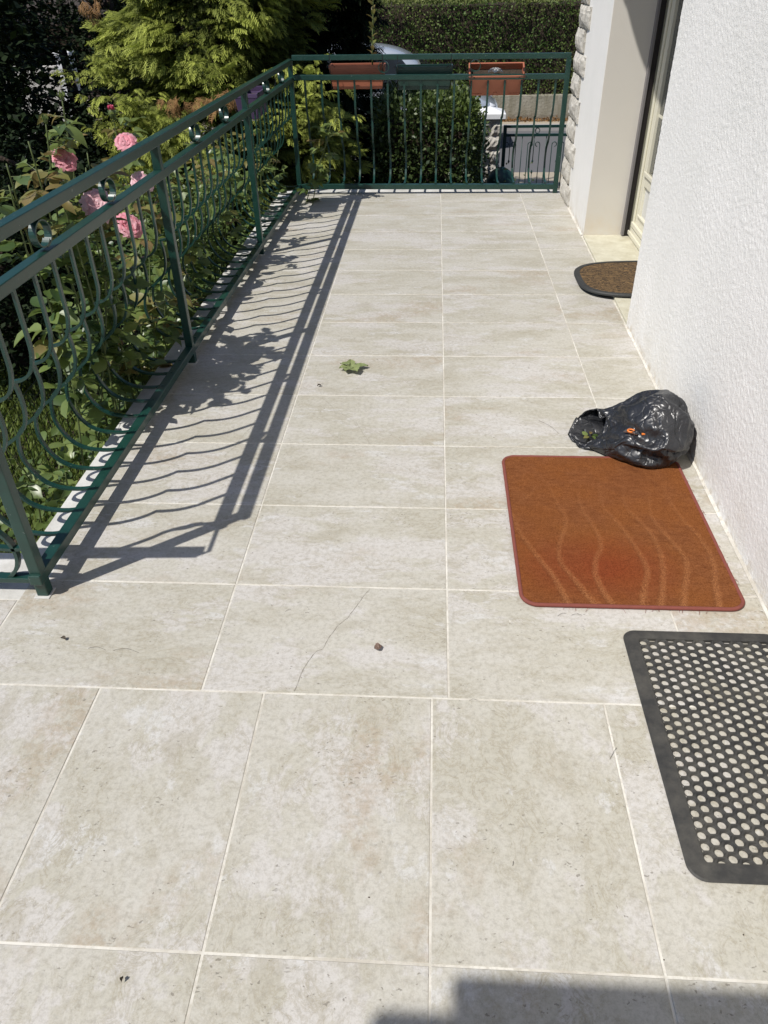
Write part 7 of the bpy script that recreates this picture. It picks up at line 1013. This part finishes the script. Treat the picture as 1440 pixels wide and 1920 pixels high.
# ---- clipped hedge and street wall
def leafbox(x0, x1, y0, y1, z0, z1, n, size, jit=.05, brown=.0, sunlit_top=True):
    A_ = [(x1-x0)*(z1-z0), (x1-x0)*(y1-y0), (y1-y0)*(z1-z0), (y1-y0)*(z1-z0)]; pr2 = np.array(A_)/sum(A_); w_ = rng.choice(4, n, p=pr2)
    u, v = rng.random(n), rng.random(n); P = np.zeros((n, 3))
    s = w_ == 0; P[s] = np.column_stack([x0+(x1-x0)*u[s], np.full(s.sum(), y0), z0+(z1-z0)*v[s]])
    s = w_ == 1; P[s] = np.column_stack([x0+(x1-x0)*u[s], y0+(y1-y0)*v[s], np.full(s.sum(), z1)])
    s = w_ == 2; P[s] = np.column_stack([np.full(s.sum(), x0), y0+(y1-y0)*u[s], z0+(z1-z0)*v[s]])
    s = w_ == 3; P[s] = np.column_stack([np.full(s.sum(), x1), y0+(y1-y0)*u[s], z0+(z1-z0)*v[s]])
    low = np.array([noise.noise((p[0]*2.2, p[1]*2.2, p[2]*2.6)) for p in P])
    nrm = np.zeros((n, 3)); nrm[w_ == 0, 1] = -1; nrm[w_ == 1, 2] = 1; nrm[w_ == 2, 0] = -1; nrm[w_ == 3, 0] = 1
    P += nrm*(low*.07+rng.normal(0, jit, n))[:, None]
    d = nrm*.6+rnddir(n)*.8+np.array([0, 0, .35])
    tip = np.where(w_ == 1, .9, 0.)*sunlit_top+brown*np.clip((np.array([noise.noise((p[0]*1.1+7, p[1], p[2]*1.1)) for p in P])-.15)*4, 0, 1)  # top face coloured paler as if sunlit; brown patches share this value
    return P, d, tip, rng.uniform(*size, n)
hg = thing('clipped_hedge', 'long clipped dark hedge growing above the street wall with brown patches', 'hedge', (1, 17, -.76))
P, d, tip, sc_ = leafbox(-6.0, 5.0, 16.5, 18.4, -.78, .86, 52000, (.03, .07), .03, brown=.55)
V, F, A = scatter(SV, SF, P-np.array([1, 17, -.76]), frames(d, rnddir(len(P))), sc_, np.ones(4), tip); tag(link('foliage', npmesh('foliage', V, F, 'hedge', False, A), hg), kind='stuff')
MB().box(-7.0, 4.0, -.42, 1.3, .0, 1.55).build('branch_core', 'bark', hg)
sw = thing('street_wall', 'low stained concrete wall under the clipped hedge across the road', 'wall')
MB().box(-14, 12, 16.4, 16.6, -1.32, -.745).build('wall_face', 'swall', sw, bevel=.01)
MB().box(-14, 12, 16.62, 19.5, -1.32, -.80).build('retained_soil', 'soil', sw)
n = 1500; P = np.column_stack([rng.uniform(-2, 4, n), 16.36-np.abs(rng.normal(0, .06, n)), -1.205+np.abs(rng.normal(0, .02, n))]); 
V, F, _ = scatter(SV, SF, P, frames(rnddir(n), rnddir(n)), rng.uniform(.04, .08, n))
tag(link('leaf_litter', npmesh('leaf_litter', V, F, 'brownfrond')), 'brown fallen leaves along the foot of the street wall', 'leaf litter', kind='stuff')
lw2 = MB().box(-20, 20, 19.5, 45, -1.32, .45).build('far_lawn', 'soil'); tag(lw2, kind='structure')
nb_ = thing('far_house', 'white rendered house beyond the clipped hedge at the top edge', 'house', (6.2, 36, .4))
MB().box(-2.6, 4, 0, 5, 0, 3.2).build('wall', 'white', nb_); MB().prism([(-3,-.4),(4.4,-.4),(4.4,5.4),(-3,5.4)], 3.2, 3.4).build('roof', 'roof', nb_)
MB().box(-1.6, -.9, -.04, -.01, .9, 2.1).build('window', 'carglass', nb_)
# ---- shrub in front of the pillar
sb = thing('garden_shrub', 'dense clipped shrub with bright yellow-green top in front of the gate pillar', 'shrub', (-.2, 7.8, -1.32))
P, d, tip, sc_ = leafbox(-.62, .36, 7.3, 8.5, -1.2, .30, 15000, (.03, .065), .05)
P2, d2, t2, s2 = leafbox(-.35, .30, 7.4, 8.3, -1.1, .20, 5000, (.03, .06), .09); P = np.concatenate([P, P2]); d = np.concatenate([d, d2]); tip = np.concatenate([tip, t2]); sc_ = np.concatenate([sc_, s2])
cen_ = np.array([-.12, 7.9, -.4]); q = P-cen_; q[:, 0] *= np.where(q[:, 2] > .35, 1-.22*(q[:, 2]-.35), 1); P = cen_+q
zt_ = P[:, 2]; tip = np.clip((zt_+.05)/.25, 0, 1)*rng.uniform(.2, 1.0, len(P))*np.clip(.35+(P[:, 0]+.1)*1.2, .15, 1)
V, F, A = scatter(SV, SF, P-np.array([-.2, 7.8, -1.32]), frames(d, rnddir(len(P))), sc_, np.ones(4), tip); tag(link('foliage', npmesh('foliage', V, F, 'bush', False, A), sb), kind='stuff')
MB().box(-.34, .44, -.36, .52, .2, 1.45).build('branch_core', 'bark', sb)
MB().tube([(0,0,0),(0,0,.5)], .05, 8).build('trunk', 'bark', sb)
# low plants at the pillar foot
n = 1800; P = np.column_stack([rng.normal(.85, .16, n), rng.normal(8.45, .10, n), -1.3+np.abs(rng.normal(0, .22, n))]); dq = rnddir(n); dq[:, 2] = abs(dq[:, 2])
V, F, A = scatter(SV, SF, P, frames(dq, rnddir(n)), rng.uniform(.03, .06, n), np.ones(4), rng.uniform(0, .4, n))
tag(link('ground_cover', npmesh('ground_cover', V, F, 'bush', False, A)), 'low green plants at the foot of the gate pillar', 'plants', kind='stuff')
# ---- gate pillar
gp = thing('gate_pillar', 'stone faced gate pillar with a white cap beside the garden gate', 'pillar', (.600, 9.0, -1.32))
MB().box(-.135, .135, -.14, .14, 0, 1.27).build('shaft', 'pointing', gp)
MB().add([(-.185,-.19,1.27),(.185,-.19,1.27),(.185,.19,1.27),(-.185,.19,1.27),(-.185,-.19,1.33),(.185,-.19,1.33),(.185,.19,1.33),(-.185,.19,1.33),(0,0,1.385)], [(3,2,1,0),(0,1,5,4),(1,2,6,5),(2,3,7,6),(3,0,4,7),(4,5,8),(5,6,8),(6,7,8),(7,4,8)]).build('cap', 'white', gp, bevel=.006)
z = .0; k = 0
while z < 1.2:
    h = .155; cuts = (-.15, .02, .15) if k % 2 else (-.15, -.03, .15)
    for a, b in zip(cuts[:-1], cuts[1:]):
        V = []; F = []; ni, nj = 5, 4; sd = random.uniform(0, 99)
        for j in range(nj+1):
            for i in range(ni+1):
                e = min(min(i, ni-i), min(j, nj-j), 1); V.append((a+.006+(b-a-.012)*i/ni, -.143-.030*e*(.4+abs(noise.noise((i*.8+sd, j*.9, sd)))*1.6), z+.006+(h-.012)*j/nj))
        for j in range(nj):
            for i in range(ni): F.append((j*(ni+1)+i, j*(ni+1)+i+1, (j+1)*(ni+1)+i+1, (j+1)*(ni+1)+i))
        mb = MB(); mb.add(V, F); mb.build('stone', 'stone', gp)
    z += h; k += 1
# ---- garden gate
gt = thing('garden_gate', 'dark green iron garden gate with arrow tipped bars and curled tops', 'gate', (.80, 9.0, -1.32))
for z in (1.165, 1.070, .12): MB().box(0, 3.2, -.015, .015, z-.014, z+.014).build('rail', 'green2', gt)
for x in (.0, 1.62, 3.2): MB().box(x-.02, x+.02, -.02, .02, 0, 1.18).build('post', 'green2', gt)
def rb(P_, r=.0055): MB().tube(P_, r, 6).build('bar', 'green2', gt, True)
for q in range(10):
    x0 = .070+.291*q+(.05 if q > 4 else 0)
    for sgn in (-1, 1):
        xc = x0+sgn*.072; P_ = [(xc, 0, .12), (xc, 0, .965)]
        for i in range(13):
            t = math.pi*1.5*i/12; r = .030*(1-.30*i/12); P_.append((xc-sgn*.030+sgn*r*math.cos(t), 0, .965+r*math.sin(t)))
        rb(P_)
    rb([(x0, 0, 1.06), (x0, 0, .79)]); MB().lathe([(0, -.03), (.014, 0), (0, .03)], (x0, 0, .775), 6).build('arrow_tip', 'green2', gt)
    rb([(x0, 0, .12), (x0, 0, .63)]); MB().lathe([(0, -.03), (.014, 0), (0, .03)], (x0, 0, .65), 6).build('arrow_tip', 'green2', gt)
    rb([(x0+.1455, 0, .12), (x0+.1455, 0, 1.06)])
for x in (.39, 2.0): MB().tube([(x+.028*math.cos(t), 0, 1.117+.028*math.sin(t)) for t in [2*math.pi*i/16 for i in range(16)]], .005, 6, True).build('ring', 'green2', gt)
# ---- dark bin
bn = thing('dark_bin', 'dark round-topped bin standing beside the gate pillar', 'bin', (.76, 8.70, -1.32))
MB().lathe([(.15, 0), (.17, .05), (.18, .45), (.185, .50)], (0, 0, 0), 28).build('body', 'greenpot', bn, smooth=True)
MB().lathe([(.19, .50), (.195, .53), (.17, .64), (.12, .72), (.05, .765), (.0, .775)], (0, 0, 0), 28).build('lid', 'greenpot', bn, smooth=True)
# ---- parked car (nose to the right)
car = thing('parked_car', 'silver-white parked car half hidden behind the shrub on the street', 'car', (-1.08, 14.6, -1.312))
def carbody():
    # stations along x: (x, z_low, z_belt, z_top, half width low, half width top)
    st = [(-2.05,.35,.78,.80,.70,.62),(-1.95,.25,.95,1.15,.80,.66),(-1.6,.22,1.02,1.55,.84,.62),(-1.0,.2,1.02,1.64,.85,.62),(-.2,.2,1.0,1.66,.86,.62),(.35,.2,.98,1.60,.86,.60),(.75,.2,.96,1.40,.86,.60),(1.2,.2,.93,1.00,.86,.66),(1.6,.22,.88,.93,.85,.68),(1.95,.25,.78,.84,.80,.66),(2.15,.32,.62,.70,.68,.56)]
    V = []; F = []; q = 12
    for x, zl, zb_, zt_, wl, wt in st:
        ring = [(-wl*.9,zl),(-wl,zl+.12),(-wl,(zl+zb_)/2),(-wl*.97,zb_),(-wt,zb_+(zt_-zb_)*.9 if zt_-zb_ > .1 else zb_+.02),(-wt*.6,zt_),(wt*.6,zt_),(wt,zb_+(zt_-zb_)*.9 if zt_-zb_ > .1 else zb_+.02),(wl*.97,zb_),(wl,(zl+zb_)/2),(wl,zl+.12),(wl*.9,zl)]
        V += [(x, y, z) for y, z in ring]
    for i in range(len(st)-1):
        for k in range(q): F.append((i*q+k, i*q+(k+1) % q, (i+1)*q+(k+1) % q, (i+1)*q+k))
    F += [tuple(range(q)), tuple((len(st)-1)*q+k for k in range(q-1, -1, -1))]
    return V, F
mb = MB(); mb.add(*carbody()); o = mb.build('body', 'car', car, smooth=True)
sb_ = o.modifiers.new('s', 'SUBSURF'); sb_.levels = 2; sb_.render_levels = 2
MB().add([(.70,-.52,1.37),(.70,.52,1.37),(1.22,.62,1.02),(1.22,-.62,1.02)], [(0,3,2,1)]).build('windscreen', 'carglass', car, loc=(.035, 0, .03))
MB().add([(-1.5,-.80,1.06),(-.3,-.82,1.05),(-.3,-.665,1.50),(-1.4,-.66,1.48)], [(0,1,2,3)]).build('side_window', 'carglass', car, loc=(0, -.03, .01))
MB().add([(-.2,-.82,1.05),(.85,-.82,1.03),(.45,-.67,1.43),(-.2,-.665,1.49)], [(0,1,2,3)]).build('side_window', 'carglass', car, loc=(0, -.03, .01))
for x in (-1.3, 1.35):
    for y in (-.80, .80):
        w_ = link('wheel', None, car, (x, y, .32)); 
        mb = MB().tube([(0, -.09, 0), (0, .09, 0)], .31, 24); mb.build('tyre', 'tyre', w_, bevel=.02)
        MB().tube([(0, -.10, 0), (0, .10, 0)], .20, 16).build('rim', 'rim', w_)
for y in (-.60, .60): MB().lathe([(0, .0), (.11, .02), (.12, .06), (.0, .10)], (2.0, y, .66), 14).build('headlight', 'lamp', car, smooth=True)
MB().box(.55, .70, -1.0, -.86, 1.0, 1.12).build('door_mirror', 'car', car, bevel=.03)
# ---- white gate pier and neighbour wall seen through the dark trees
wp = thing('white_pier', 'bright white pier of the neighbouring garden glimpsed through the dark tree', 'pillar', (-7.08, 15.0, -1.32))
MB().box(-.13, .13, 0, .26, 0, 1.50).build('shaft', 'white', wp); MB().box(-.16, .16, -.03, .29, 1.50, 1.56).build('cap', 'white', wp, bevel=.01)
nw2 = thing('neighbour_wall', 'grey rendered garden wall behind the dark trees', 'wall')
MB().box(-14, -7.3, 15.1, 15.3, -1.32, .0).build('wall_face', 'plaster', nw2)
